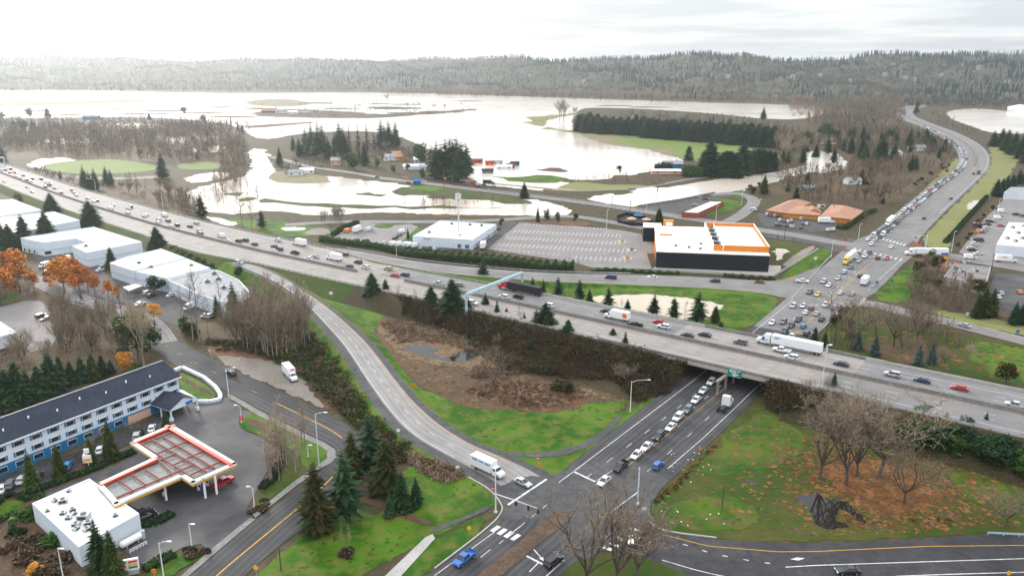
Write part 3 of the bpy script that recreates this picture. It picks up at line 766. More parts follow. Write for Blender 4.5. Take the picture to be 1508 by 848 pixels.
road('farm_lane',[(1160,262),(1100,256),(1050,259),(1000,266),(960,275),(900,279),(850,282),(800,277),(755,273),(720,270)],5,M['gravel'],.15)
road('frontage_road',[(420,331),(470,328),(513,326),(609,327),(704,325.5),(757,322.5),(817,318.5),(850,318.5),(900,327),(951,336)],9,M['road_grey'],.15)
lr,lc = road('side_road',[(1262,446),(1283,447),(1310,453),(1345,463),(1380,470),(1420,480),(1460,490),(1508,502),(1600,524)],9.5,M['road_grey'],.15)
road('side_road',[(1330,372),(1360,372),(1390,375),(1440,384),(1508,396),(1600,410)],13,M['road_grey'],.15)
HS = [(225,512),(263,543),(317,567),(338,578),(384,604),(412,617),(447,636),(476,649),(493,659),(497,671),(488,682),(474,690),(451,713),(376,764),(313,817),(277,848),(200,915)]
HN = [(240,490),(296,519),(332,539),(390,564),(428,583),(469,603),(497,615),(520,632),(533,652),(534,674),(522,700),(500,728),(463,763),(420,797),(381,828),(365,842),(300,915)]
ha,hb = two_edge('street',HS,HN,M['road'],.12,110)
road('street',[(240,505),(226,482),(205,466),(170,455),(120,443),(90,429),(60,415),(20,404)],10,M['road_grey'],.13)
mid = between(ha,hb,.5)
stripe(mid[4:int(110 * .42)],w=.14,col='y',dash=(3,9)); stripe(mid[int(110 * .42):int(110 * .60)],w=.34,col='y'); stripe(mid[int(110 * .66):],w=.34,col='y')
def chain(*pts,z=.15): return [P(x,y,z) for x,y in pts]
stripe(chain((640,847),(728,783)),w=.2)
for a_,b_ in (((823,710),(1020,561)),((957,680),(1062,590)) if 0 else ((834,701),(1016,565))): pass
stripe(chain((823,710),(846,693),(940,622),(1020,561),(1105,492)),w=.22)
stripe(chain((865,702),(940,645),(1030,576),(1080,536)),w=.18,dash=(3,7))
stripe(chain((878,708),(905,690),(945,660)),w=.2); stripe(chain((945,660),(1040,585),(1090,545)),w=.18,dash=(3,7))
for o in (0,): stripe(chain((923 + o * 2,687),(982,641),(1063,575),(1110,535)),w=.16,col='y',off=o)
stripe(chain((983,690),(1034,646),(1082,601),(1116,568)),w=.2)
stripe(chain((953,694),(1010,645),(1075,586)),w=.16,dash=(3,9))
stripe(chain((844,693.7),(877,709)),w=.6)
for k in range(4):
 a = q('C',205 + k * 24,688 + k * 10); b = (a[0] + 11,a[1] - 8)
 stripe(chain(a,b),w=1.1)
for k in range(5):
 a = q('C',605 + k * 24,742 - k * 17 + (k % 2) * 3); stripe(chain(a,(a[0] + 13,a[1] + 5)),w=1.0)
stripe(chain(q('C',330,775),q('C',388,805)),w=.5); stripe(chain(q('C',340,832),q('C',372,800)),w=.25); stripe(chain(q('C',400,848),q('C',465,790)),w=.25)
stripe(chain(q('C',165,780),q('C',200,752)),w=.2); stripe(chain(q('C',280,690),q('C',312,666)),w=.2)
for k in range(5): stripe(chain((735 + k * 16,800 - k * 13),(741 + k * 16,795 - k * 13)),w=.16,z=.16)
stripe(chain((977,787),(1043,803.7),(1145,812),(1200,811.6),(1320,806),(1364,804),(1508,802.5),(1660,803)),w=.22,col='y')
stripe(chain((1157,834.5),(1200,832),(1320,828),(1508,822),(1660,817)),w=.25)
stripe(chain((1319,848),(1400,845),(1508,842),(1660,838)),w=.25)
stripe(chain((975,824),(1022,838),(1059,847),(1100,853)),w=.22)
stripe(chain((985,794),(1050,815),(1110,826),(1150,831)),w=.25,dash=(1,3))
f_ = [P(*q('D',x,y),.165) for x,y in ((545,787),(570,780),(598,783),(575,791))]
MARK['w'].face(f_)
stripe(chain((1108,490),(1146,459),(1168,441)),w=.2)
for t in (.36,.5): stripe(chain((1120 + t * 60,492),(1160 + t * 66,458),(1205 + t * 60,422),(1250 + t * 50,385)),w=.18,dash=(3,8),z=.17)
for o in (0,.55): stripe(chain((1168,497),(1192,474),(1214,452),(1240,428),(1262,405),(1290,382)),w=.18,col='y',off=o,z=.17)
stripe(chain((1212,483),(1238,456),(1260,436)),w=.2,z=.17); stripe(chain((1284,422),(1305,402),(1330,380)),w=.2,z=.17)
stripe(chain((1230,432),(1252,412),(1300,372)),w=.18,dash=(3,8),z=.17)
for (a,b) in (((1257,368),(1325,384)),((1285,349),(1330,362))):
 for k in range(10):
  p = (a[0] + (b[0] - a[0]) * k / 9,a[1] + (b[1] - a[1]) * k / 9); stripe(chain(p,(p[0] + 3.0,p[1] - 2.6),z=.17),w=.9)
for k in range(6):
 p = q('c4',445 + k * 12,275 - k * 11); stripe(chain(p,(p[0] + 8,p[1] + 1.5),z=.17),w=.5)
stripe(chain(q('c4',465,285),q('c4',535,222),z=.17),w=.6)
for t,c,d in ((.06,'w',None),(.2,'w',(3,9)),(.35,'w',(3,9)),(.62,'y',None),(.76,'w',(3,9)),(.92,'w',None)):
 stripe(between(wa2,wb2,t)[10:],w=.25,col=c,dash=d)
stripe([p + Vector((0,0,.02)) for p in lc],off=4,w=.2); stripe(lc,off=-4,w=.2,col='y'); stripe(lc,off=0,w=.15,dash=(3,8))
stripe(cw[int(len(cw) * .72):],w=.3,col='y'); stripe(cw[:int(len(cw) * .7)],w=.3,col='y'); stripe(cw,off=4.6,w=.2); stripe(cw,off=-4.6,w=.2)
for (x,y) in (q('B',575,158),q('B',548,187),q('B',700,343),q('C',372,770)):
 c = P(x,y,.16 if y > 600 else .8); d = (P(x + 6,y + 7,.16) - P(x,y,.16)).normalized(); n = Vector((-d.y,d.x,0))
 z = 1.05 if y < 600 else .17
 c.z = z
 for a in ([c - d * 2 - n * .12,c + d * 1.2 - n * .12,c + d * 1.2 + n * .12,c - d * 2 + n * .12],[c + d * 1.2 - n * .5,c + d * 2.4,c + d * 1.2 + n * .5]): MARK['w'].face(a)
patch('car_park',q('b7',(380,160),(860,190),(1240,225),(1420,260),(1470,440),(1508,560),(1000,545),(840,500),(440,440),(150,395),(100,385)),M['lot'],.1,0,0)
patch('driveway',q('b7',(250,150),(360,160),(110,385),(0,400),(60,360),(180,200)),M['asphalt'],.11,0,0)
patch('bark_bed',q('b7',(420,165),(560,150),(950,150),(1000,180),(860,192),(600,178)),M['bark'],.12,.003,1)
patch('car_park',q('b6',(60,235),(240,110),(330,105),(600,125),(720,115),(790,140),(660,260),(560,290),(350,290)),M['lot'],.1,0,0)
patch('car_park',q('b6',(540,275),(740,250),(1250,320),(1000,345),(600,320)),M['asphalt'],.1,0,0)
patch('lawn',q('b6',(640,265),(790,140),(850,150),(730,235),(690,270)),M['grass'],.12,.003,1)
patch('lawn',q('b6',(400,120),(560,115),(590,125),(540,155),(430,150)),M['grass'],.12,.003,1)
patch('apron',q('b8',(240,640),(1375,690),(1390,620),(1508,625),(1508,690),(1420,740),(190,665)),M['concrete'],.11,0,0)
patch('apron',q('b8',(120,380),(260,385),(235,500),(135,500)),M['gravel'],.12,0,0)
patch('car_park',q('c7',(340,610),(700,548),(1000,520),(1100,490),(1240,462),(1300,480),(1120,520),(1000,545),(720,650),(640,672)),M['asphalt'],.1,0,0)
patch('lawn',q('c7',(980,545),(1080,535),(1240,570),(1250,590),(1130,650),(980,685),(900,680),(1080,570)),M['grass'],.12,.003,1)
patch('lawn',q('c7',(1140,510),(1220,490),(1290,510),(1330,540),(1200,530)),M['grass'],.12,.003,1)
patch('car_park',q('c1',(100,240),(500,300),(940,340),(960,430),(700,435),(180,375),(120,300)),M['asphalt'],.1,0,0)
patch('car_park',[(1412,372),(1450,322),(1482,290),(1520,278),(1640,300),(1640,420),(1508,398),(1440,384)],M['lot'],.1,0,0)
patch('car_park',q('c3',(880,440),(940,300),(1180,300),(1400,330),(1400,640),(1020,600),(960,520)),M['lot_dark'],.1,0,0)
patch('drive',[(1388,407),(1340,385),(1380,376),(1425,386)],M['bark'],.1,.004,1)
patch('forecourt',[(282,588),(336,585),(357,604),(378,604),(351,620),(358,632),(392,648),(404,660),(395,690),(364,748),(374,764),(312,815),(296,800),(268,806),(215,835),(170,800),(206,752),(142,712),(60,740),(30,720),(120,690),(190,655)],M['lot_dark'],.1,0,0)
patch('hotel_lot',[(0,700),(100,668),(200,628),(262,598),(275,600),(255,625),(190,652),(120,690),(40,720),(-20,745),(-40,720)],M['asphalt_dark'],.09,0,0)
patch('hotel_planting',q('A',(40,545),(200,500),(330,430),(470,395),(480,420),(340,480),(120,565),(40,580)),M['mud'],.12,.006,1)
patch('pavement',[(376,764),(313,817),(277,848),(250,870),(240,858),(268,846),(306,812),(368,762)],M['concrete_dark'],.2,0,0)
patch('pavement',[(340,580),(384,605),(447,637),(476,650),(493,661),(496,672),(486,682),(470,690),(440,712),(376,762),(372,757),(436,706),(470,683),(481,674),(482,664),(470,655),(440,642),(380,611),(334,584)],M['concrete_dark'],.19,0,0)
patch('lawn',q('a7',(225,370),(300,290),(400,240),(580,300),(700,370),(1000,530),(1150,610),(1165,700),(1060,800),(900,848),(860,700),(600,560),(400,480),(230,420)),M['grass'],.17,.003,1)
patch('planting_bed',q('a7',(290,350),(370,310),(560,420),(540,480),(330,390)),M['mud'],.2,.004,1)
patch('lawn',[(376,752),(372,742),(400,705),(440,670),(478,662),(480,674),(440,704)],M['weedy'],.16,.005,1)
patch('lawn',q('a6',(300,790),(520,640),(620,600),(800,640),(740,690),(560,780),(500,848),(240,848)) + [(200,850)],M['grass'],.17,.005,1)
patch('planting_bed',[(0,720),(60,700),(130,690),(142,706),(60,745),(46,760),(110,815),(170,840),(150,870),(-60,870),(-60,740)],M['mud'],.08,.006,1)
patch('lawn',[(0,742),(30,735),(35,748),(0,762)],M['grass'],.13,.006,1)
patch('lawn',q('a2',(1165,240),(1220,225),(1508,370),(1660,470),(1700,560),(1500,590),(1420,580),(1180,460)),M['grass'],.17,.002,1)
patch('planting_bed',q('a2',(1170,290),(1250,300),(1560,460),(1650,540),(1620,545),(1480,480),(1200,340)),M['mud'],.2,.004,1)
patch('yard',[(40,362),(60,395),(70,420),(110,432),(165,450),(205,462),(232,470),(262,480),(300,470),(330,458),(300,438),(243,425),(160,405),(130,385),(106,372)],M['asphalt'],.09,0,0)
patch('car_park',[(-60,462),(0,452),(50,440),(72,450),(86,478),(84,505),(50,520),(30,510),(-60,500)],M['lot'],.09,.004,1)
patch('lawn',[(0,430),(20,428),(32,438),(14,446),(0,450)],M['grass'],.12,.006,1)
patch('path',[(748,664),(800,667),(850,657),(890,632),(912,610),(917,613),(897,638),(855,665),(800,674),(752,670)],M['asphalt'],.13,.003,1)
patch('path',[(637,786),(627,790),(566,848),(540,875),(560,875),(590,848),(641,792)],M['concrete'],.14,0,0)
patch('path',q('B',(735,665),(800,650),(926,590),(926,610),(850,640),(760,680),(715,695)),M['asphalt'],.13,.003,1)
patch('path',q('B',(480,565),(560,590),(640,625),(740,660),(720,672),(620,640),(540,608),(470,580)),M['mud'],.13,.004,1)
md = MB(); md.prism([P(x,y)[:2] for x,y in q('C',(430,620),(470,620),(487,635),(480,650),(352,752),(240,848),(200,880),(110,880),(155,845),(310,722))],0,.28,0,1)
tag(md.build('traffic_median',[M['concrete_dark'],M['island']]),'raised brown median with a pale kerb',kind='structure')
md = MB(); md.prism([P(x,y)[:2] for x,y in [(822,850),(850,826),(890,816),(940,820),(975,832),(1015,850),(1010,900),(820,900)]],0,.28,0,1)
tag(md.build('traffic_island',[M['concrete_dark'],M['weedy']]),'kerbed traffic island with dry grass',kind='structure')
md = MB(); md.prism([P(x,y)[:2] for x,y in q('e2',(660,590),(740,530),(840,590),(980,630),(760,600))],0,.3,0,0)
md.prism([P(x,y)[:2] for x,y in q('c1',(895,575),(960,590),(1060,630),(1020,640))],0,.3)
tag(md.build('traffic_island',[M['bark']]),'brick paved corner islands at the far junction',kind='structure')
for pts in ([(640,836),(722,774),(741,752),(738,740),(722,720),(690,702)],[(957,768),(973,781),(1055,791)],[(1165,440),(1204,397),(1225,375)]):
 w = smooth(pl(pts,.2),2); kb = MB()
 for a,b in zip(w,w[1:]): kb.beam(a - Vector((0,0,.06)),b - Vector((0,0,.06)),.3,.3)
 tag(kb.build('kerb',M['concrete']),'concrete kerb',kind='structure')
def row(p0,p1,n,L,both=True):
 a,b = P(*q('b7',*p0),.125),P(*q('b7',*p1),.125)
 d = (b - a).normalized(); nn = Vector((-d.y,d.x,0))
 if both: stripe([a,b],w=.3,dz=0)
 for k in range(n + 1):
  p = L2(a,b,k / n); stripe([p - nn * (L if both else 0),p + nn * L],w=.3,dz=0)
row((430,185),(1100,220),22,4.5,False); row((335,235),(1240,275),27,4.6); row((270,290),(1230,340),27,4.6); row((200,350),(1300,405),29,4.6); row((860,460),(1280,480),10,4.6); row((160,395),(700,440),13,4.0,False)
for c,m in (('w','paint_white'),('y','paint_yellow')):
 o = MARK[c].build('road_markings',M[m]); tag(o,'painted road lines',kind='structure')
 bm = bmesh.new(); bm.from_mesh(o.data)
 bmesh.ops.reverse_faces(bm,faces=[f for f in bm.faces if f.normal.z < 0]); bm.to_mesh(o.data); bm.free()
# ------------------------------------------------ wooded hills along the horizon
def skyline(px): return float(np.interp(px,[-700,0,100,300,500,700,850,900,1000,1040,1100,1160,1220,1290,1400,1508,2200],[80,82,84,85,85,86,84,82,81,78,80,85,84,80,78,75,70]))
def hbase(px): return float(np.interp(px,[-700,0,300,560,760,1000,1185,1300,1508,2200],[136,132,133,133,139,146,150,150,152,156]))
def hill_pt(px,t):
 b = P(px,hbase(px),0)
 d0 = b.y
 dep = 1500 + 300 * math.sin(px * .004)
 D = d0 + dep * t
 zr = HC + (YH - skyline(px)) * (d0 + dep) / FL / CT - 16
 s = t * t * (3 - 2 * t)
 zt = zr * (s * .7 + .3 * t) if t <= 1 else zr - (t - 1) * 260
 k = t * max(0,1.12 - t) * 4
 zt += k * (11 * math.sin(px * .021 + t * 6) + 8 * math.sin(px * .047 + 1.3 - t * 11) + 7 * math.sin(px * .009 + t * 15) + 4 * math.sin(px * .11 + t * 20))
 return Vector(((px - CX) / FL * (D * CT + HC * ST),D,max(zt,.2)))
rows = [[hill_pt(px,t) + Vector((0,0,.3 if t else -1)) for t in np.linspace(0,1.3,27)] for px in range(-700,2201,20)]
tag(uv_strip('hills',rows,lambda i,k: k,M['hill']),'long low wooded ridge',kind='structure')
# ---------------------------------------------------------------- vegetation
def rnd(seed): return np.random.RandomState(seed)
def tri_cloud(rs,n,fpos,size,flat=0.0,droop=0.0):
 """n leaf-clump triangles at positions from fpos(rs, n)"""
 c = fpos(rs,n)
 a = rs.normal(size=(n,3)); a[:,2] *= (1 - flat)
 a /= np.linalg.norm(a,axis=1)[:,None] + 1e-9
 b = rs.normal(size=(n,3)); b[:,2] *= (1 - flat)
 b /= np.linalg.norm(b,axis=1)[:,None] + 1e-9
 s = size * rs.uniform(.6,1.4,(n,1))
 V = np.stack([c + a * s,c - a * s * .5 + b * s * .8,c - a * s * .5 - b * s * .8 - np.array([0,0,droop]) * s],1).reshape(-1,3)
 T = np.arange(n * 3).reshape(-1,3)
 return V,T
def conifer_crown(seed,H=10.,wr=.19,base=.10,dens=1.0,ragged=.25,pw=.85,gap=0.0):
 """whorls of drooping branch sprays"""
 rs = rnd(seed); V,T,MI = [],[],[]
 nw = int(38 * dens)
 for i in range(nw):
  t = (i + rs.uniform(-.4,.4)) / nw
  z0 = H * (base + (1 - base) * max(0,min(.985,t)))
  rad = H * wr * ((1 - t) ** pw) * (0.35 + .65 * min(1,t * 6 + .25)) + .12
  nb = max(5,int((11 if t < .7 else 7) * dens))
  ph = rs.uniform(0,6.28)
  for k in range(nb):
   if rs.rand() < gap: continue
   a = ph + 6.283 * k / nb + rs.uniform(-.25,.25)
   L = rad * rs.uniform(1 - ragged * 1.6,1 + ragged)
   ca,sa = math.cos(a),math.sin(a)
   dz = L * rs.uniform(.12,.42) * (1.1 - t) - L * .35 * max(0,t - .6)
   m = int(rs.rand() < .38)
   for j in range(4):
    f0,f1 = j * .24,min(1.0,j * .24 + .42)
    w = L * .27 * (1.15 - f0) * rs.uniform(.7,1.3)
    r0,r1 = L * f0,L * f1
    zz0,zz1 = z0 - dz * f0 * f0 - .02,z0 - dz * f1 * f1 - rs.uniform(0,.12) * w
    sk = rs.uniform(-.5,.5) * w
    b = len(V)
    V += [(ca * r0 - sa * w,sa * r0 + ca * w,zz0 - w * .35),(ca * r0 + sa * w,sa * r0 - ca * w,zz0 - w * .35 + rs.uniform(-.1,.1) * w),(ca * r1 - sa * sk,sa * r1 + ca * sk,zz1),(ca * r0 * .9,sa * r0 * .9,zz0 + w * .3)]
    T += [(b,b + 2,b + 3),(b + 1,b + 3,b + 2)]; MI += [m,m]
 return np.array(V),np.array(T),np.array(MI)
def bare_crown(seed,H=10.,kind='spread',tw=1.0):
 """returns limb tubes and twig ribbons of a leafless tree"""
 rs = rnd(seed); limbs = MB(); TV,TT = [],[]
 def ribbon(a,b,w):
  d = b - a; n = np.linalg.norm(d) + 1e-9
  s = np.cross(d / n,rs.normal(size=3)); s /= np.linalg.norm(s) + 1e-9
  i = len(TV); TV.extend([a + s * w,a - s * w,b]); TT.append((i,i + 1,i + 2))
 def twigs(p,d,L,n,w):
  for _ in range(n):
   dd = d * .7 + rs.normal(size=3) * .55 + np.array([0,0,.25]); dd /= np.linalg.norm(dd)
   e = p + dd * L * rs.uniform(.5,1.2); ribbon(p,e,w)
   for _ in range(4):
    f = rs.uniform(.25,.95); s = p + (e - p) * f
    d2 = dd * .6 + rs.normal(size=3) * .6 + np.array([0,0,.2]); d2 /= np.linalg.norm(d2)
    ribbon(s,s + d2 * L * rs.uniform(.3,.65),w * .75)
 LEN = {'spread': (.20,.36,.24,.15),'vase': (.17,.46,.26,.15),'slim': (.2,.3,.2,.1)}[kind]
 RAD = (.017,.0095,.0048,.0022)
 def grow(p,d,lev):
  L = LEN[lev] * H * (rs.uniform(.75,1.15) if lev else 1); r = RAD[lev] * H * rs.uniform(.8,1.15)
  n = 4; pts = [p]; dirs = d.copy()
  for i in range(n):
   dirs = dirs + rs.normal(size=3) * (.05 + .06 * lev) + np.array([0,0,.09 if lev else 0]); dirs /= np.linalg.norm(dirs)
   pts.append(pts[-1] + dirs * L / n)
  if lev < 3: limbs.tube(pts,[r * (1.25 if lev == 0 else 1),r * .9,r * .78,r * .64,r * .5],(7,5,4)[lev],cap=False)
  else:
   for a,b in zip(pts,pts[1:]): ribbon(a,b,r)
  if lev >= 2:
   for pt in pts[2:] if lev == 2 else pts[1:]: twigs(pt,dirs,.085 * H,max(1,int(2 * tw)),.0021 * H)
  if lev < 3:
   kids = {'spread': (6,4,4),'vase': (6,4,4),'slim': (0,3,3)}[kind][lev]
   a0 = rs.uniform(0,6.28)
   for k in range(kids):
    f = rs.uniform(.35,1.0) if lev else rs.uniform(.7,1.0)
    j = min(n - 1,int(f * n)); s = pts[j] + (pts[j + 1] - pts[j]) * (f * n - j)
    a = a0 + 6.283 * k / kids + rs.uniform(-.4,.4); sp = {'spread': .85,'vase': .42,'slim': .55}[kind] * rs.uniform(.55,1.2)
    nd = dirs * math.cos(sp) + (np.array([math.cos(a),math.sin(a),0]) + rs.normal(size=3) * .2) * math.sin(sp); nd /= np.linalg.norm(nd)
    grow(s,nd,lev + 1)
 if kind == 'slim':
  pts = [np.array([0,0,0.])]; d = np.array([0,0,1.])
  for i in range(8):
   d = d + rs.normal(size=3) * .035; d[2] = 1; pts.append(pts[-1] + d * H / 8)
  limbs.tube(pts,[.115 * H / 10 * (1 - .11 * i) for i in range(9)],5,cap=False)
  for i in range(int(34 * tw)):
   f = rs.uniform(.25,.98); j = min(7,int(f * 8)); s = pts[j] + (pts[j + 1] - pts[j]) * (f * 8 - j)
   a = rs.uniform(0,6.28); nd = np.array([math.cos(a) * .55,math.sin(a) * .55,rs.uniform(.6,1.1)]); nd /= np.linalg.norm(nd)
   L = H * .17 * (1.15 - f) + H * .05
   e = s + nd * L; ribbon(s,e,.03 * H / 10)
   for g_ in (.35,.6,.85,1): twigs(s + (e - s) * g_,nd,L * .42,2,.018 * H / 10)
 else:
  grow(np.array([0,0,0.]),np.array([0,0,1.]),0)
 return limbs,np.array(TV),np.array(TT)
def finish_tree(name,trunk_me,crown_me):
 o = bpy.data.objects.new(name,None); COL.objects.link(o)
 link('trunk',trunk_me,o); link('crown',crown_me,o)
 o.location = (0,-5000,-500)
 return remember(o)
PROTO = {}
def trunk_mesh(H,r,mt,top=.9):
 m = MB(); rs = rnd(int(H * 7 + r * 100))
 pts = [Vector((rs.uniform(-.1,.1),rs.uniform(-.1,.1),H * top * i / 5)) if i else Vector((0,0,-.6)) for i in range(6)]
 m.tube(pts,[r * 1.25,r,r * .8,r * .6,r * .4,r * .15],7)
 me = bpy.data.meshes.new('trunk'); me.from_pydata(m.v,[],m.f); me.materials.append(mt)
 return me
def mk_conifer(key,name,n,mats,**kw):
 PROTO[key] = []
 for i in range(n):
  V,T,MI = conifer_crown(100 + i + hash_(key),**kw)
  PROTO[key].append(finish_tree(name,trunk_mesh(10,.17,M['trunk']),raw_mesh('crown',V,T,mats,MI)))
def hash_(s): return sum(ord(c) * (i + 3) for i,c in enumerate(s)) % 997
def mk_bare(key,name,n,kind,bark,twig,tw=1.0):
 PROTO[key] = []
 for i in range(n):
  l,TV,TT = bare_crown(300 + i * 7 + hash_(key),10.,kind,tw)
  zmax = max(TV[:,2].max(),1)
  k = 10 / zmax
  me = bpy.data.meshes.new('trunk'); me.from_pydata([(a * k,b * k,c * k - (.3 if c < .01 else 0)) for a,b,c in l.v],[],l.f); me.materials.append(bark)
  PROTO[key].append(finish_tree(name,me,raw_mesh('crown',TV * k,TT,[twig])))
def blob_pos(cs):
 cs = np.array(cs)
 def f(rs,n):
  k = rs.randint(len(cs),size=n)
  d = rs.normal(size=(n,3)); d /= np.linalg.norm(d,axis=1)[:,None]
  r = rs.uniform(.55,1.08,(n,1)) ** .6
  p = cs[k,:3] + d * r * cs[k,3:4]
  p[:,2] = np.abs(p[:,2])
  return p
 return f
def mk_leafy(key,name,n,mats,H=10.,wide=.34,base=.22,leaves=1500,size=.38,trunk=True,bark=None,flat=.3):
 PROTO[key] = []
 for i in range(n):
  rs = rnd(500 + i + hash_(key))
  cs = []
  for _ in range(13):
   z = rs.uniform(base + .1,.88); w = wide * math.sin(max(.25,min(1,(1 - (z - base) / (1 - base)) ** .7 * 1.2)) * 1.35)
   a = rs.uniform(0,6.28); r = w * math.sqrt(rs.rand()) * .75
   cs.append((H * r * math.cos(a),H * r * math.sin(a),H * z,H * rs.uniform(.10,.18)))
  V,T = tri_cloud(rs,leaves,blob_pos(cs),size,flat)
  mi = (rs.rand(len(T)) < .42).astype(int)
  if len(mats) > 2: mi[rs.rand(len(T)) < .12] = 2
  PROTO[key].append(finish_tree(name,trunk_mesh(10,.15,bark or M['trunk'],.75),raw_mesh('crown',V,T,mats,mi)))
def mk_shrub(key,name,n,mats,leaves=420,flat=.2,size=.24,spread=1.0):
 """a mound about one metre high"""
 PROTO[key] = []
 for i in range(n):
  rs = rnd(700 + i + hash_(key))
  cs = [(rs.uniform(-.55,.55) * spread,rs.uniform(-.55,.55) * spread,rs.uniform(.1,.55),rs.uniform(.28,.45)) for _ in range(8)]
  V,T = tri_cloud(rs,leaves,blob_pos(cs),size,flat)
  o = link(name,raw_mesh(name,V,T,mats,(rs.rand(len(T)) < .4).astype(int)))
  o.location = (0,-5000,-500)
  PROTO[key].append(remember(o))
ND,ND2 = M['needle'],M['needle2']
mk_conifer('fir','fir_tree',6,[ND,ND2],wr=.25,base=.06)
mk_conifer('slimfir','fir_tree',4,[ND,ND2],wr=.17,ragged=.3,base=.05)
mk_conifer('raggedfir','pine_tree',5,[ND,ND2],wr=.25,ragged=.45,base=.12,dens=.85,pw=.6,gap=.15)
mk_conifer('cedar','cedar_tree',4,[M['cedar'],M['cedar2']],wr=.25,base=.02,dens=1.2,ragged=.18,pw=.7)
mk_conifer('rusty','cypress_tree',3,[M['cedar'],M['rusty']],wr=.26,base=.03,dens=1.1,ragged=.4,pw=.55)
mk_conifer('tanfir','larch_tree',3,[M['rusty2'],M['twig_pale']],wr=.15,base=.05,dens=.9,ragged=.3,pw=.9)
mk_conifer('blue','spruce_tree',3,[M['blueneedle'],M['blueneedle2']],wr=.24,base=.03,dens=1.1,ragged=.25,pw=.75)
mk_conifer('broadfir','fir_tree',4,[ND,ND2],wr=.35,base=.02,dens=1.2,ragged=.28,pw=.68)
mk_conifer('wall','fir_tree',4,[ND,ND2],wr=.34,base=.0,dens=1.15,ragged=.3,pw=.42)
mk_bare('spread','bare_tree',5,'spread',M['trunk'],M['twig'],.6)
mk_bare('vase','bare_tree',5,'vase',M['trunk'],M['twig'],.6)
mk_bare('slim','alder_tree',6,'slim',M['trunk_pale'],M['twig'],.85)
mk_bare('birch','birch_tree',4,'slim',M['trunk_pale'],M['twig_pale'],1.0)
mk_bare('woods','bare_tree',5,'vase',M['trunk'],M['twig_red'],1.1)
mk_bare('paletree','bare_tree',4,'vase',M['trunk_pale'],M['twig_pale'],1.25)
mk_leafy('orange','autumn_tree',4,[M['leaf_orange'],M['leaf_orange2'],M['leaf_rust']])
mk_leafy('yellow','autumn_tree',2,[M['leaf_yellow'],M['leaf_orange2']],wide=.42)
mk_leafy('russet','autumn_tree',2,[M['leaf_rust'],M['leaf_orange']],leaves=900)
mk_leafy('green','evergreen_tree',4,[M['leaf_green'],M['leaf_green2']],wide=.36,base=.08)
mk_leafy('pinebush','pine_tree',3,[ND,ND2],wide=.42,base=.28,leaves=1300)
mk_leafy('brownround','oak_tree',2,[M['rusty'],M['brush2']],wide=.50,base=.2,leaves=1500)
mk_shrub('shrub','shrub',4,[M['leaf_green'],M['leaf_green2']])
mk_shrub('brown','shrub',4,[M['brush'],M['brush3']])
mk_shrub('weed','shrub',3,[M['brush2'],M['brush']])
mk_shrub('darkbush','shrub',3,[ND,M['leaf_green']])
ORD = ['first','second','third','fourth','fifth','sixth','seventh','eighth','ninth','tenth','eleventh','twelfth','thirteenth','fourteenth','fifteenth','sixteenth','seventeenth','eighteenth','nineteenth','twentieth',
    'twenty-first','twenty-second','twenty-third','twenty-fourth','twenty-fifth','twenty-sixth','twenty-seventh','twenty-eighth','twenty-ninth','thirtieth','thirty-first','thirty-second','thirty-third','thirty-fourth','thirty-fifth','thirty-sixth','thirty-seventh','thirty-eighth','thirty-ninth','fortieth']
TREES = []
def tree(key,bx,by,top,label,group=None,z=0.0,cat='tree',wide=1.0,h=None):
 """stands on survey pixel (bx, by); its tip shows on row top (or height h)"""
 p = P(bx,by,z)
 h = h or max(1.0,HT(p,top))
 pr = PROTO[key][R.randrange(len(PROTO[key]))]
 s = h / 10
 return dup(pr,p,R.uniform(0,6.28),(s * wide,s * wide,s),label=label,cat=cat,group=group)
def trees_row(key,items,fmt,group,z=0.0,wide=1.0,cat='tree'):
 """fmt holds %s for the ordinal counted from the left"""
 for i,it in enumerate(sorted(items)):
  k = it[3] if len(it) > 3 else key
  tree(k,it[0],it[1],it[2],fmt % ORD[i],group,z,cat,wide)
def inside(p,poly):
 c = False
 for (x1,y1),(x2,y2) in zip(poly,poly[1:] + poly[:1]):
  if (y1 > p[1]) != (y2 > p[1]) and p[0] < (x2 - x1) * (p[1] - y1) / (y2 - y1) + x1: c = not c
 return c
def woods(keys,poly,n,h,label,group,cat='tree',wide=1.0,sep=None):
 """n separate trees over a survey polygon"""
 wp = [P(x,y)[:2] for x,y in poly]
 xs,ys = [p[0] for p in wp],[p[1] for p in wp]
 got = []
 for _ in range(n * 60):
  if len(got) >= n: break
  p = (R.uniform(min(xs),max(xs)),R.uniform(min(ys),max(ys)))
  if not inside(p,wp): continue
  if sep and any((a[0] - p[0]) ** 2 + (a[1] - p[1]) ** 2 < sep * sep for a in got): continue
  got.append(p)
 for p in got:
  pr = R.choice(PROTO[R.choice(keys)])
  s = R.uniform(*h) / 10
  w = R.uniform(.85,1.2) * wide
  dup(pr,(p[0],p[1],0),R.uniform(0,6.28),(s * w,s * w,s),label=label,cat=cat,group=group)
SV = [(548,436,404,'broadfir'),(568,434,413,'raggedfir'),(586,446,420,'birch'),(612,452,426,'birch'),(635,455,424,'broadfir'),(666,464,413,'broadfir'),(690,466,440,'fir'),(715,460,433,'fir'),(732,472,443,'slimfir'),(746,472,455,'fir'),
   (766,484,450,'birch'),(772,482,462,'slimfir'),(803,490,448,'broadfir'),(790,488,458,'raggedfir'),(836,504,473,'broadfir'),(880,510,492,'birch'),(902,508,486,'broadfir'),(920,524,489,'slimfir')]
SV = [(a[0],a[1],a[2] - 3,a[3]) for a in SV]
trees_row('fir',SV,'%s tree along the near freeway verge counted from the exit ramp','trees on the near freeway verge',2.5,1.45)
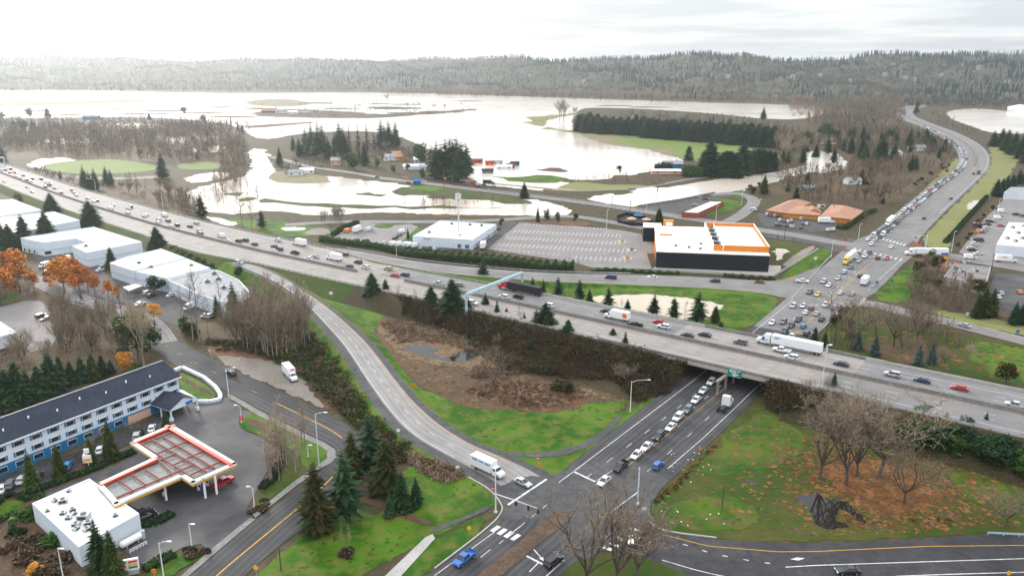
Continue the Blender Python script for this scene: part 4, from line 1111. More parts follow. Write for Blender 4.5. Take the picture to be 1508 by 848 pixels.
NV = [(711,411,380,'raggedfir'),(752,428,402,'birch'),(784,431,408,'raggedfir'),(800,434,409,'slimfir'),(812,436,410,'birch'),(822,437,407,'raggedfir'),(836,440,416,'birch'),(853,442,411,'raggedfir'),(868,447,424,'fir'),(896,452,422,'raggedfir'),(916,456,438,'birch'),(924,458,440,'raggedfir'),
   (963,464,433,'raggedfir'),(992,470,437,'raggedfir'),(1008,470,443,'birch'),(1027,476,429,'raggedfir'),(1053,474,450,'rusty')]
trees_row('fir',NV,'%s tree between freeway and collector road counted from the gantry end','trees on the far freeway verge',0.4,1.3)
tree('green',1060,484,474,'low yellow-green bush beside the silty pond at the bridge approach',h=3.2,wide=1.4)
tree('fir',1226,583,546,'small fir at the bridge end beside the tall light pole',z=3)
tree('shrub',1258,590,572,'round green bush on the verge just past the bridge end',z=3,cat='shrub',h=4)
trees_row('raggedfir',[(1390,640,606,'raggedfir'),(1418,632,615,'birch'),(1448,642,605,'fir')],'%s verge tree beside the lower freeway lanes from the leafless grove','verge trees past the bridge',1.5)
woods(['pinebush','brownround','green'],[(1320,622),(1400,640),(1508,668),(1600,690),(1600,725),(1500,705),(1400,680),(1330,655)],120,(3.5,7.5),'dark bushy undergrowth tree below the freeway guardrail','bushes below the guardrail',wide=1.75)
GR = [(1207,705,574,'vase'),(1246,714,566,'vase'),(1262,700,572,'vase'),(1295,701,574,'spread'),(1331,741,650,'spread'),(1483,776,719,'spread')]
GL = ['pale leafless tree first in the grove above the puddle','largest leafless tree of the grove standing over the puddle','leafless tree behind the largest one in the grove','dark straight leafless tree at the back of the grove','low wide leafless tree on the orange leaves','small round leafless tree alone near the slip road']
for (x,y,t,k),lb in zip(GR,GL): tree(k,x,y,t,lb,'leafless grove by the puddle',wide=.98 if k == 'vase' else 1.3)
woods(['vase','woods','spread'],[(1165,590),(1230,600),(1330,630),(1320,668),(1240,640),(1170,620)],12,(7,12),'thin leafless tree in the thicket behind the grove','thicket behind the leafless grove')
for (x,y,t,lb) in ((862,868,704,'tall leafless tree rising from the kerbed traffic island'),(905,862,712,'leafless tree with many stems on the traffic island edge'),(938,852,752,'shorter leafless tree at the east end of the traffic island')):
 tree('vase',x,y,t,lb,'leafless trees of the traffic island',wide=1.25)
tree('vase',726,576,507,'grey leafless tree alone in the marshy hollow',wide=1.25)
tree('spread',920,565,533,'small pale leafless tree by the footpath under the bridge approach',wide=1.2)
for (k,x,y,t,lb) in (('spread',1251,514,424,'tall dark leafless tree nearest the bridge on the north side'),('spread',1316,510,442,'stout leafless tree in the middle of the north grove'),('vase',1327,521,458,'forked thin leafless tree in the north grove'),('vase',1350,503,432,'wide pale leafless tree beside the side road'),
      ('vase',1366,470,425,'leafless tree between side road and brush'),('spread',1290,492,446,'small leafless tree on the north lawn')):
 tree(k,x,y,t,lb,'leafless grove north of the freeway',wide=1.1)
for (k,x,y,t,lb) in (('raggedfir',1199,505,480,'sparse pine at the corner behind the long white truck'),('fir',1214,510,487,'dark fir at the corner behind the long white truck'),('blue',1263,515,485,'blue spruce under the tall leafless tree'),('blue',1288,524,491,'blue spruce beside the stout leafless tree'),('blue',1352,538,505,'broad blue-green spruce by the freeway barrier'),('blue',1371,536,503,'second blue-green spruce touching the broad one'),('brownround',1481,568,534,'round bronze-green tree on the grass by the freeway')):
 tree(k,x,y,t,lb,wide=1.15)
woods(['woods','spread','brownround'],[(1205,505),(1240,470),(1260,470),(1255,512)],8,(4,7),'low brown leafless thicket tree by the bridge corner','thicket at the bridge corner')
woods(['woods','spread','paletree'],[(1360,470),(1420,490),(1430,530),(1390,545),(1330,510)],14,(5,9),'tan leafless brush tree beside the side road','brush by the side road')
for i,(x,y,t) in enumerate([(1371,391,366),(1355,403,384),(1348,421,404),(1361,421,404),(1378,428,407)]): tree('green',x,y,t,ORD[i] + ' dark evergreen on the overgrown corner opposite the flat roof','evergreens on the overgrown corner')
woods(['woods','spread','vase','brownround'],[(1330,425),(1352,395),(1375,385),(1392,410),(1440,425),(1445,460),(1400,462),(1340,448)],26,(4.5,9),'brown leafless brush tree on the overgrown corner','overgrown corner brush')
for i,(x,y,t) in enumerate([(1438,468,432),(1447,467,421),(1459,465,424),(1493,478,442),(1504,478,440)]): tree('cedar' if i < 3 else 'fir',x,y,t,ORD[i] + ' dense dark conifer along the striped car park','conifers by the striped car park',wide=1.25)
for i,(x,y,t) in enumerate([(1467,289,263),(1475,285,262),(1482,281,258),(1490,277,256),(1500,271,249),(1510,268,246)]): tree('broadfir',x,y,t,ORD[i] + ' fir of the dark row behind the car dealer lot','fir row by the dealer lot',wide=1.1)
for i,(x,y,t) in enumerate([(1462,216,192),(1474,216,188),(1482,222,190),(1492,228,193),(1504,234,194),(1516,240,196)]): tree('broadfir',x,y,t,ORD[i] + ' fir of the dark stand above the highway bend','fir stand above the highway bend',wide=1.15)
for (k,x,y,t,lb,w_) in (('broadfir',77,316,283,'tall dark fir between warehouses and freeway',1.5),('broadfir',134,336,294,'largest dark fir beside the freeway behind the L-shaped warehouse',1.5),('green',28,300,283,'round dark evergreen behind the far warehouse',1.1),('cedar',165,396,362,'olive green conifer squeezed between two white warehouses',1.3),
       ('broadfir',70,357,309,'dark fir in front of the second warehouse',1.2),('broadfir',37,362,315,'slender fir in the group by the second warehouse',1.1),('broadfir',4,370,324,'dark fir at the edge by the second warehouse',1.2),('broadfir',16,368,328,'bushy fir in the group by the second warehouse',1.3),('broadfir',232,368,333,'dark fir at the freeway side of the L-shaped warehouse',1.5),
       ('pinebush',227,433,406,'spreading pine before the middle warehouse front',1.2),('pinebush',239,434,411,'second spreading pine before the middle warehouse',1.1),('slimfir',320,466,432,'slim dark fir by the curved warehouse end',1.35),('fir',346,472,413,'tall fir at the curved warehouse end',1.1),
       ('pinebush',352,410,393,'round dark pine at the top of the exit ramp',1.3)):
 tree(k,x,y,t,lb,wide=w_)
for i,x in enumerate((256,264,272,280,290,300,312)): tree('green',x,373 + (x - 256) * .45,360 + (x - 256) * .45,ORD[i] + ' evergreen shrub of the hedge between warehouse and freeway','warehouse hedge',wide=1.5,cat='shrub')
HT_ = [(0,606,560),(14,602,541),(30,598,530),(44,592,541),(60,585,536),(78,578,518),(92,570,520),(106,566,530),(122,562,524),(138,560,514),(152,554,521),(164,550,529)]
for i,(x,y,t) in enumerate(HT_): tree('broadfir' if i % 3 else 'cedar',x,y,t,ORD[i] + ' tall dark conifer in the row behind the hotel roof','conifers behind the hotel',wide=1.05)
tree('yellow',186,552,518,'yellow-leaved small tree behind the hotel',wide=1.0)
tree('green',203,551,531,'low green evergreen beside the yellow tree',wide=1.3)
for (x,y,t,lb) in ((204,528,448,'dark bushy evergreen beside the side street bend'),(190,520,462,'second dark evergreen beside the street bend'),(222,515,470,'lower dark evergreen beside the street bend')): tree('green',x,y,t,lb,wide=.95)
tree('paletree',212,540,432,'tall pale leafless tree in front of the dark evergreens',wide=.75)
tree('yellow',227,472,447,'bright yellow tree at the warehouse yard entrance',wide=1.25)
for i,(x,y,t) in enumerate([(8,440,395),(30,430,368),(14,412,370),(-4,425,372),(50,425,400),(82,415,385),(95,428,376),(108,420,380),(118,432,390),(130,428,392),(140,430,404),(74,422,398),(160,438,412),(172,440,420)]):
 tree('russet' if i in (3,9) else 'orange' if t > 0 and i % 5 != 4 else 'yellow',x,y,t,ORD[i] + ' orange autumn tree by the warehouse road','autumn trees by the warehouse road',wide=1.05)
woods(['woods','spread','paletree','vase'],[(-40,400),(30,405),(60,440),(50,455),(-40,455)],12,(8,13),'brown leafless tree above the west parking lot','leafless trees by the west parking lot')
woods(['woods','spread','vase'],[(60,430),(105,440),(112,462),(84,470),(66,455)],8,(6,10),'brown leafless roadside tree beside the red car','roadside trees by the west parking lot')
woods(['slim','paletree','vase','woods'],[(84,478),(180,462),(205,480),(222,500),(190,540),(110,545),(84,520)],34,(10,17),'tan leafless tree in the dense copse above the hotel','copse above the hotel',wide=.9)
woods(['woods','spread'],[(-40,515),(60,515),(90,535),(60,560),(-40,575)],12,(8,12),'brown leafless tree behind the hotel conifers','leafless trees behind the hotel')
for (x,y,t,lb) in ((268,484,418,'leaning leafless alder before the white warehouse'),(284,501,408,'straight leafless alder before the white warehouse'),(294,502,396,'tallest leafless alder before the white warehouse'),(331,486,408,'white-stemmed leafless alder before the curved warehouse'),(306,490,430,'thin leafless alder before the curved warehouse')): tree('slim',x,y,t,lb,'alders before the warehouses',wide=1.1)
woods(['slim','slim','birch','vase'],[(330,505),(360,485),(400,470),(440,470),(458,500),(450,528),(420,535),(360,520)],66,(15,23),'slim leafless alder in the stand above the parked moving truck','alder stand by the exit ramp',wide=.85,sep=1.3)
woods(['green','brownround'],[(268,480),(300,495),(310,512),(275,500)],6,(4,6),'dark evergreen bush at the foot of the alders','bushes at the foot of the alders',wide=1.3)
for (x,y,t,lb) in ((49,722,664,'olive conifer nearest the frame edge in the hotel car park row'),(88,698,653,'olive conifer in the middle of the hotel car park row'),(135,682,643,'slim olive conifer behind the hotel sign'),(164,674,618,'tallest olive conifer of the hotel car park row'),(245,634,602,'small conifer beside the hotel entrance porch'),(212,652,628,'young conifer at the end of the hotel car park row')):
 tree('cedar',x,y,t,lb,'conifers of the hotel car park',wide=.95)
tree('fir',150,848,762,'dark conifer before the gas station shop window'); tree('cedar',170,856,779,'second dark conifer before the gas station shop',wide=.9)
woods(['birch'],[(385,700),(405,655),(452,655),(455,680),(430,705),(395,715)],20,(9,15),'slender pale leafless birch at the gas station corner','birch cluster at the gas station',wide=1.15,sep=1.0)
for (k,x,y,t,lb,w_) in (('raggedfir',545,694,608,'tallest dark fir in the little park by the street',1.3),('rusty',570,724,645,'bronze-brown conifer beside the tallest fir',1.15),('raggedfir',508,761,663,'dark fir closest to the street in the little park',1.15),('rusty',467,782,681,'bronze conifer beside the street at the park edge',1.0),('rusty',520,706,634,'bronze-green conifer on the bank behind the firs',.9),
       ('fir',574,761,727,'smallest dark spruce on the park lawn',1.2),('fir',592,746,694,'pointed dark spruce on the park lawn',1.25),('fir',613,740,701,'pointed spruce nearest the loop ramp on the park lawn',1.2)):
 tree(k,x,y,t,lb,wide=w_)
for (x,y,lb) in ((606,748,'low weeping blue juniper at the foot of the spruces'),(596,752,'low spreading juniper on the park lawn')): dup(PROTO['darkbush'][0],P(x,y),1,(2.6,2.2,1.4),label=lb,cat='shrub',group='junipers under the spruces')
dup(PROTO['brown'][1],P(511,818),0,(1.8,1.8,2.0),label='russet shrub below the two young trees on the lawn',cat='shrub')
for (x,y,t,lb) in ((504,812,771,'young pale green tree with lights on the lawn'),(516,810,770,'second young pale green tree on the lawn')): tree('birch',x,y,t,lb,'two young trees on the lawn',wide=.7)
def shrubs(keys,poly,n,s,label,group,flat=1.0):
 wp = [P(x,y)[:2] for x,y in poly]; xs,ys = [p[0] for p in wp],[p[1] for p in wp]; k = 0
 for _ in range(n * 50):
  if k >= n: break
  p = (R.uniform(min(xs),max(xs)),R.uniform(min(ys),max(ys)))
  if not inside(p,wp): continue
  k += 1; a = R.uniform(*s)
  dup(R.choice(PROTO[R.choice(keys)]),(p[0],p[1],0),R.uniform(0,6.28),(a * 1.15,a * 1.15,a * flat * R.uniform(.7,1.1)),label=label,cat='shrub',group=group)
def hedge(name,pts,w,h,mats,label,group=None,wob=.25,z=.0,dens=22):
 """a clipped or loose hedge along survey pixels, one thing"""
 c = resample(pl(pts,z),.5); rs = rnd(len(pts) * 31 + int(pts[0][0]))
 n = int(len(c) * w * dens * .6)
 idx = rs.randint(len(c),size=n)
 base = np.array([tuple(c[i]) for i in idx])
 ns = normals2(c); nn = np.array([tuple(ns[i]) for i in idx])
 o = rs.uniform(-.5,.5,n); hh = h * (1 - wob * np.abs(np.sin(idx * .37 + rs.rand()) + rs.uniform(-.5,.5,n) * wob))
 zz = np.where(rs.rand(n) < .5,hh,hh * rs.rand(n))
 o = np.where(zz < hh * .9,np.sign(o) * .5,o)
 pos = base + nn * (o * w)[:,None]; pos[:,2] += zz
 V,T = tri_cloud(rs,n,lambda r,k: pos,.34,.2)
 core = MB()
 for a,b in zip(c[::4],c[4::4] + [c[-1]]):
  if (b - a).length > .05: core.beam(Vector((a.x,a.y,h * .36 + z)),Vector((b.x,b.y,h * .36 + z)),w * .7,h * .72)
 cv = np.array(core.v); ct = np.array([t for f in core.f for t in ((f[0],f[1],f[2]),(f[0],f[2],f[3]))])
 V2 = np.vstack([V,cv]); T2 = np.vstack([T,ct + len(V)])
 mi = np.concatenate([(rs.rand(len(T)) < .4).astype(int),np.zeros(len(ct),int)])
 return tag(link(name,raw_mesh(name,V2,T2,mats,mi)),label,'hedge',group)
LG,LG2 = M['leaf_green'],M['leaf_green2']
hedge('hedge',q('d3',(845,265),(1100,300),(1508,350)) + [(600,378),(650,386)],3.5,3.2,[LG,LG2],'long clipped green hedge between freeway and white building')
hedge('hedge',[(600,379),(660,385),(710,388),(760,394),(800,399),(845,400)],7,5.5,[LG,ND2],'tall loose evergreen hedge between collector road and empty car park',wob=.45)
hedge('hedge',[(598,381),(650,389),(705,393),(760,398),(845,402)],3,1.8,[M['brush'],M['brush3']],'low brown bramble strip under the evergreen hedge',wob=.5)
hedge('hedge',[(872,400),(900,398),(950,402),(1000,404)],2.5,1.4,[LG,M['brush']],'low ragged shrub strip below the black storage wall',wob=.5)
hedge('hedge',[(1066,407),(1110,411),(1140,412)],3,1.6,[M['brush2'],M['brush3']],'brown-green shrub strip by the storage building corner',wob=.5)
hedge('hedge',q('b6',(60,215),(150,160),(270,110)),3,2.2,[LG,ND],'dark hedge at the side of the trailer yard')
hedge('hedge',q('c7',(490,305),(560,308),(605,300)),10,8,[ND,LG],'square dark green hedge beside the flooded farm buildings')
hedge('hedge',q('c7',(735,345),(810,350),(890,350)),12,10,[LG,ND2],'tall clipped green hedge in front of the dark firs')
hedge('hedge',q('c1',(930,400),(1010,410),(1100,350),(1230,260),(1330,220)),3,2,[LG,M['brush2']],'green shrub border beside the orange restaurant')
hedge('hedge',q('a6',(230,800),(330,740),(500,650)),2.2,1.3,[LG,ND],'clipped hedge beside the gas station drive')
hedge('hedge',q('a6',(200,350),(330,340),(480,250)),2.6,1.0,[ND,LG],'dark planting strip beside the shop')
hedge('hedge',q('A',(60,572),(140,540),(330,470),(480,405)),2.4,1.1,[ND,LG],'long low dark hedge between hotel and gas station')
hedge('hedge',q('a7',(620,480),(560,560),(420,640) if 0 else (640,620)) + [(405,704),(385,720)],2,1.1,[ND,M['brush']],'dark low hedge under the birches')
hedge('hedge',q('c2',(340,640),(420,560),(520,440),(640,310),(740,200)),2.5,2.0,[ND2,M['brush2']],'scrubby green fence line beside the highway verge')
woods(['brownround','orange'],q('c2',(420,700),(560,560),(700,380),(840,220),(860,250),(720,420),(640,560),(560,700)),16,(2.2,3.6),'small brown and yellow ornamental tree beside the parked cars','ornamental trees by the strip mall',wide=1.3)
shrubs(['shrub','darkbush'],[(0,720),(60,700),(60,745),(70,775),(20,790),(-30,760)],12,(1.0,2.0),'rounded dark shrub in the bed behind the gas station','shrubs behind the gas station')
dup(PROTO['shrub'][0],P(78,800),1,(3.0,3.0,2.8),label='big round green shrub against the shop wall',cat='shrub')
dup(PROTO['shrub'][1],P(32,770),1,(2.6,2.6,2.0),label='wide green shrub on the bank behind the shop',cat='shrub')
shrubs(['brown'],[(20,790),(110,815),(160,845),(60,860),(-40,840)],18,(1.2,2.4),'purplish brown shrub below the shop wall','brown shrubs below the shop')
tree('yellow',54,848,828,'small yellow-leaved shrub at the bottom edge',h=3.0,wide=1.6)
shrubs(['brown','weed'],q('a6',(600,640),(720,590),(850,600),(800,650),(680,690)),7,(1.0,1.4),'dark reddish shrub at the gas station exit','reddish shrubs at the exit')
shrubs(['brown'],q('a6',(1250,240),(1290,130),(1420,110),(1400,200),(1320,260)),6,(.9,1.3),'reddish shrub around the lot light','shrubs around the lot light')
woods(['vase','woods'],[(100,655),(140,650),(200,640),(190,650),(110,685)],5,(3.5,5),'small purple-brown leafless tree in the hotel car park','leafless trees of the hotel car park',wide=1.3)
def brush(name,polys,per,mats,h=(.8,2.2),label=None,zf=None,seed=5,nt_=70,size=.45):
 rs = rnd(seed); VV,TT,MM,off = [],[],[],0
 for poly,n in zip(polys,per):
  wp = [P(x,y)[:2] for x,y in poly]; xs,ys = [p[0] for p in wp],[p[1] for p in wp]
  k = 0
  for _ in range(n * 25):
   if k >= n: break
   p = (rs.uniform(min(xs),max(xs)),rs.uniform(min(ys),max(ys)))
   if not inside(p,wp): continue
   z = zf(p) if zf else 0
   if z is None: continue
   k += 1
   hh = rs.uniform(*h) * (1 + .35 * math.sin(p[0] * .35) * math.sin(p[1] * .3 + p[0] * .1))
   V,T = tri_cloud(rs,nt_,lambda r,m: np.stack([r.normal(size=m) * hh * .55 + p[0],r.normal(size=m) * hh * .55 + p[1],z + np.abs(r.uniform(0,1,m)) ** .8 * hh],1),size * (.6 + hh * .16),0)
   VV.append(V); TT.append(T + off); off += len(V)
   c = rs.randint(len(mats)); MM.append(np.where(rs.rand(len(T)) < .75,c,rs.randint(len(mats),size=len(T))))
 return tag(link(name,raw_mesh(name,np.vstack(VV),np.vstack(TT),mats,np.concatenate(MM))),label,None,None,'stuff')
FA = np.array([[p.x,p.y,p.z] for p in FM])
def slope_z(p):
 d = np.hypot(FA[:,0] - p[0],FA[:,1] - p[1]); i = d.argmin()
 return max(0,FA[i,2] - max(0,d[i] - 17.5) / 1.9) if d[i] > 18.4 else None
brush('undergrowth',[[(580,446),(640,452),(757,476),(866,503),(933,520),(985,545),(1010,560),(985,580),(935,592),(905,560),(860,560),(740,545),(680,495),(600,470)],[(470,408),(545,432),(560,450),(500,425)],[(1216,585),(1276,598),(1352,616),(1475,648),(1560,668),(1560,690),(1440,668),(1340,640),(1230,612)],[(1120,578),(1160,572),(1216,585),(1232,612),(1190,618),(1140,612)]],
   [1500,90,800,220],[M['brush'],M['brush2'],M['brush'],M['mud']],(.5,2.2),'tangled brown bramble on the freeway slope',slope_z,6,55,.34)
brush('undergrowth',[[(420,520),(465,492),(496,520),(545,608),(590,655),(640,688),(670,700),(640,690),(590,660),(540,640),(505,612),(470,580),(440,545)],[(300,500),(380,505),(440,520),(430,545),(370,520),(310,515)],[(560,660),(600,655),(600,680),(540,690)]],
   [560,150,60],[M['brush2'],M['brush'],M['brush3'],M['leaf_green']],(.5,1.8),'brown and green bramble bank beside the exit ramp',None,7,80,.34)
brush('reeds',[[(560,478),(600,472),(680,494),(760,528),(800,535),(760,545),(700,520),(640,502),(590,505)],q('B',(600,385),(640,405),(830,475),(830,495),(770,518),(690,478),(625,425)),[(700,540),(770,548),(740,560),(690,556)]],
   [520,170,130],[M['brush3'],M['twig_pale'],M['reeds_bed']],(.5,1.3),'pale dry reeds at the marsh edge',None,8,50,.3)
brush('undergrowth',[[(680,575),(740,560),(850,568),(870,585),(830,600),(760,602)],[(1190,735),(1300,766),(1420,762),(1400,775),(1260,775)],[(960,740),(1010,695),(1060,645),(1062,652),(1014,702),(970,745)]],
   [420,25,90],[M['mud'],M['brush3'],M['brush2'],M['leaf_rust']],(.2,.7),'low weeds and brush around the hollow',None,9,40,.22)
for (x,y,lb) in ((826,574,'round olive bush in the hollow by the footpath'),(800,548,'olive bush below the freeway slope')): dup(PROTO['weed'][0],P(x,y),0,(4.2,3.6,3.2),label=lb,cat='shrub')
def speckle(name,poly,n,size,mats,label,seed,z=.15,core=None):
 """many small ragged patches lying on the turf; with core, they thin out away from it"""
 rs = rnd(seed); wp = [P(x,y)[:2] for x,y in poly]; xs,ys = [p[0] for p in wp],[p[1] for p in wp]
 VV,TT,MM = [],[],[]; k = 0
 for _ in range(n * 20):
  if k >= n: break
  p = (rs.uniform(min(xs),max(xs)),rs.uniform(min(ys),max(ys)))
  if not inside(p,wp): continue
  sz = rs.uniform(*size)
  if core:
   c_ = P(core[0],core[1]); dd = math.hypot(p[0] - c_.x,p[1] - c_.y) / core[2]
   if rs.rand() > math.exp(-dd * dd): continue
  m = 9; a = np.arange(m) * 2 * math.pi / m; r = sz * rs.uniform(.35,1.25,m); st = rs.uniform(.5,1.6); th = rs.uniform(0,3.14)
  x,y = r * np.cos(a) * st,r * np.sin(a)
  b = len(VV); zz = z + k * .000007
  VV.append((p[0],p[1],zz)); VV += [(p[0] + x_ * math.cos(th) - y_ * math.sin(th),p[1] + x_ * math.sin(th) + y_ * math.cos(th),zz) for x_,y_ in zip(x,y)]
  TT += [(b,b + 1 + i,b + 1 + (i + 1) % m) for i in range(m)]; MM += [rs.randint(len(mats))] * m; k += 1
 return tag(link(name,raw_mesh(name,np.array(VV),np.array(TT),mats,np.array(MM))),label,None,None,'stuff')
SE_ = [(966,742),(1014,694),(1066,646),(1120,592),(1170,640),(1300,650),(1440,690),(1600,730),(1600,778),(1446,776),(1364,784),(1145,791),(1055,784),(985,772)]
speckle('fallen_leaves',SE_,3000,(.12,.75),[M['leaf_litter'],M['leaf_litter'],M['leaf_litter'],M['mud']],'drifts of brown and orange leaves around the grove',31,.106,(1305,718,21))
speckle('turf_patches',SE_,700,(.15,.8),[M['weedy'],M['grass'],M['weedy'],M['meadow'],M['mud']],'worn and weedy spots in the grass below the bridge',32,.086)
LOOP_ = [(560,505),(600,560),(650,592),(720,612),(800,612),(870,596),(925,575),(950,596),(890,640),(826,690),(780,676),(700,648),(640,610),(580,550)]
speckle('turf_patches',LOOP_,450,(.15,.9),[M['weedy'],M['grass'],M['meadow']],'worn spots in the grass of the ramp loop',33,.066)
speckle('turf_patches',[(560,770),(600,695),(640,690),(690,706),(725,735),(690,758),(640,782),(520,850),(400,850),(463,785),(510,742)],350,(.15,.7),[M['weedy'],M['grass'],M['meadow']],'mottled spots in the park lawn',34,.066)
speckle('turf_patches',[(800,424),(1040,430),(1145,440),(1100,482),(1075,474),(1068,452),(1000,436),(860,430)],160,(.3,1.4),[M['weedy'],M['meadow']],'mottled spots in the north infield grass',35,.066)
speckle('turf_patches',[(1215,500),(1262,455),(1340,475),(1460,500),(1600,525),(1600,580),(1400,545),(1300,525)],420,(.3,1.6),[M['weedy'],M['floor'],M['meadow'],M['leaf_litter']],'mottled spots in the north grove grass',36,.103)
speckle('marsh_patches',[(560,478),(640,466),(740,500),(800,530),(930,560),(925,585),(870,595),(840,604),(770,606),(690,598),(640,580),(575,520)],900,(.2,1.3),[M['reeds_bed'],M['mud'],M['bark'],M['slope'],M['mud']],'rusty and straw-coloured marsh growth in the hollow',37,.1215)
for i,(x,y,t) in enumerate([(792,327,305),(805,326,306),(821,328,311),(848,329,312)]): tree('green' if i else 'cedar',x,y,t,ORD[i] + ' young evergreen on the bark bed by the car park','young evergreens by the car park',wide=.8)
tree('cedar',970,330,305,'neat green conifer by the storage building',wide=1.5)
tree('green',739,332,320,'small evergreen by the white building drive',wide=1.1)
tree('cedar',601,352,335,'slim dark conifer beside the white building lawn',wide=.7)
for i,x in enumerate((806,822,838,852)): tree('birch',x,398,378,ORD[i] + ' pale leafless tree in the evergreen hedge','leafless trees in the hedge',wide=1.3)
FS = [(432,222,198),(441,231,200),(451,228,185),(460,230,178),(470,234,177),(476,231,180),(484,233,200),(494,230,192),(501,231,177),(507,232,184),(515,226,179,'tanfir'),(528,225,179,'tanfir'),(541,222,178,'tanfir'),(551,220,190,'tanfir'),(562,220,173),(567,219,182),(573,218,175),(583,217,177),(537,244,206),(530,240,218),(412,244,214)]
trees_row('fir',FS,'%s tall conifer of the farmstead row counted from the river','tall conifers of the farmstead',wide=1.15)
woods(['paletree','woods','spread'],[(425,235),(470,240),(490,225),(585,222),(640,230),(640,245),(560,240),(480,246),(430,248)],16,(7,13),'leafless tree among the farmstead conifers','leafless trees of the farmstead')
for i,(x,y,t) in enumerate([(513,249,222),(522,250,224),(556,246,232),(579,254,242),(601,252,240),(620,243,208),(622,262,247),(616,230,209)]): tree('green',x,y,t,ORD[i] + ' rounded evergreen among the farmstead houses','evergreens of the farmstead',wide=1.1)
CL2 = [(636,258,213),(643,261,207),(650,263,211),(657,262,203),(663,263,201),(668,264,205),(673,264,200),(680,266,208),(687,262,209),(640,264,218),(676,268,216)]
trees_row('raggedfir',CL2,'%s tall fir of the clump beside the flooded sheds','fir clump by the flooded sheds',wide=1.15)
tree('fir',772,292,266,'single dark fir beside the flood road',wide=1.5)
woods(['woods'],[(418,240),(440,238),(445,250),(425,262),(412,255)],6,(5,9),'brown leafless tree by the flooded white house','leafless trees by the flooded house')
woods(['paletree','spread'],q('G',(350,290),(480,290),(500,260),(400,250)),7,(7,11),'pale leafless tree by the sandy path','leafless trees by the sandy path')
for (x,y,t,lb) in ((386,337,308,'dark pine beside the freeway and silver pond'),(297,322,283,'ragged pine on the freeway bank before the flood'),(358,336,280,'tall thin tree standing in the flood'),(371,338,290,'second thin tree standing in the flood'),(240,263,219,'tall dark conifer in the playing field woods'),(125,277,241,'dark conifer first of the freeway bank row'),(133,280,250,'second conifer of the freeway bank row'),(141,280,245,'third conifer of the freeway bank row'),(157,270,243,'conifer on the playing field edge'),(164,272,248,'second conifer on the playing field edge'),(89,262,250,'round dark tree beside the freeway light')):
 tree('slim' if 'thin' in lb else 'raggedfir' if 'pine' in lb else 'fir',x,y,t,lb,wide=1.2)
n_ = 26
for i in range(n_):
 f = i / (n_ - 1); x = 852 + f * 282; tree('wall',x,194 + f * 23 + R.uniform(-1,1),168 + f * 19 + R.uniform(-2,3),ORD[i] + ' conifer of the long dark windbreak row beyond the flood','long windbreak of conifers',wide=1.35)
 tree('wall',x + 5,190 + f * 21,165 + f * 18 + R.uniform(-2,3),ORD[i] + ' conifer in the back row of the long windbreak','back row of the windbreak',wide=1.35)
woods(['paletree','woods','fir'],[(850,176),(950,172),(1100,185),(1150,200),(1140,205),(1000,190),(860,182)],14,(10,17),'leafless or evergreen tree behind the windbreak row','trees behind the windbreak')
C7 = [(1014,236,215),(1045,259,207),(1036,258,222),(1062,260,224),(1068,261,221),(1075,261,222),(1083,262,224),(1092,258,212),(1099,256,220),(1108,254,221),(1115,253,218),(1123,253,219),(1132,252,221),(1139,252,223)]
trees_row('wall',C7,'%s dark fir of the farm grove by the brown flood','farm grove firs',wide=1.15)
tree('spread',968,282,258,'leafless tree islanded in the brown flood water',wide=1.3); tree('green',912,256,242,'lone rounded tree standing in the big flood'); tree('cedar',1125,285,256,'olive conifer beside the curved road',wide=1.2)
tree('woods',1018,238,224,'leafless tree beside the teal roofed farm shed')
woods(['woods','brownround'],[(1098,285),(1120,275),(1128,290),(1112,296)],5,(5,8),'brown leafless bush beside the curved road','brown bushes by the curved road')
C8 = [(1268,234,198),(1298,238,193),(1339,217,186),(1188,276,250),(1172,294,272),(1128,250,222),(1120,240,212),(1182,240,214),(1152,242,218),(1160,240,220),(1130,216,188),(1124,176,156),(1260,184,177),(1213,187,179),(1268,270,244),(1280,272,240),(1326,252,238),(1246,214,202),(1188,207,188),(1193,212,194),(1254,206,196),(1160,282,266),(1242,190,183),(1349,167,148),(1300,300,288),(1215,280,268)]
trees_row('fir',C8,'%s conifer scattered in the woods beside the jammed highway','conifers in the highway woods',wide=1.3)
woods(['paletree'],[(1142,215),(1182,210),(1184,232),(1148,238)],16,(16,22),'tall tan poplar in the dense row behind the farm','tan poplars behind the farm',wide=.8)
woods(['woods','paletree','spread','vase'],[(1140,250),(1210,255),(1260,245),(1320,250),(1330,275),(1290,302),(1240,290),(1190,300),(1150,278)],26,(9,15),'leafless tree in the woods behind the orange restaurant','woods behind the restaurant')
woods(['woods','paletree','vase'],[(1215,200),(1280,190),(1360,205),(1400,225),(1390,250),(1340,250),(1300,235),(1250,225)],20,(9,15),'leafless tree in the far woods beside the highway bend','woods beside the highway bend')
for i,(x,y,t) in enumerate([(1296,300,246),(1310,292,252),(1326,285,250)]): tree('spread',x,y,t,ORD[i] + ' big pale leafless tree beside the jammed highway','big leafless trees by the highway',wide=1.2)
woods(['brownround','woods'],[(1340,292),(1400,250),(1412,232),(1400,224),(1385,245),(1330,285)],14,(3,5),'low brown bush on the highway bank','bushes on the highway bank',wide=1.3)
woods(['woods','woods','spread','vase','paletree'],[(-20,215),(60,200),(160,195),(300,195),(350,215),(340,240),(240,238),(150,233),(60,232),(-20,236)],26,(12,18),'brown leafless tree in the wide flooded woods','flooded woods west of the river')
woods(['woods','vase','paletree'],[(320,222),(360,212),(368,240),(350,272),(310,282),(330,250)],16,(10,15),'leafless tree along the flooded river bank','river bank trees')
woods(['woods','slim','vase'],[(140,278),(200,270),(260,280),(280,300),(300,318),(260,312),(200,296)],22,(8,12),'thin leafless tree on the bank beyond the freeway','bank trees beyond the freeway')
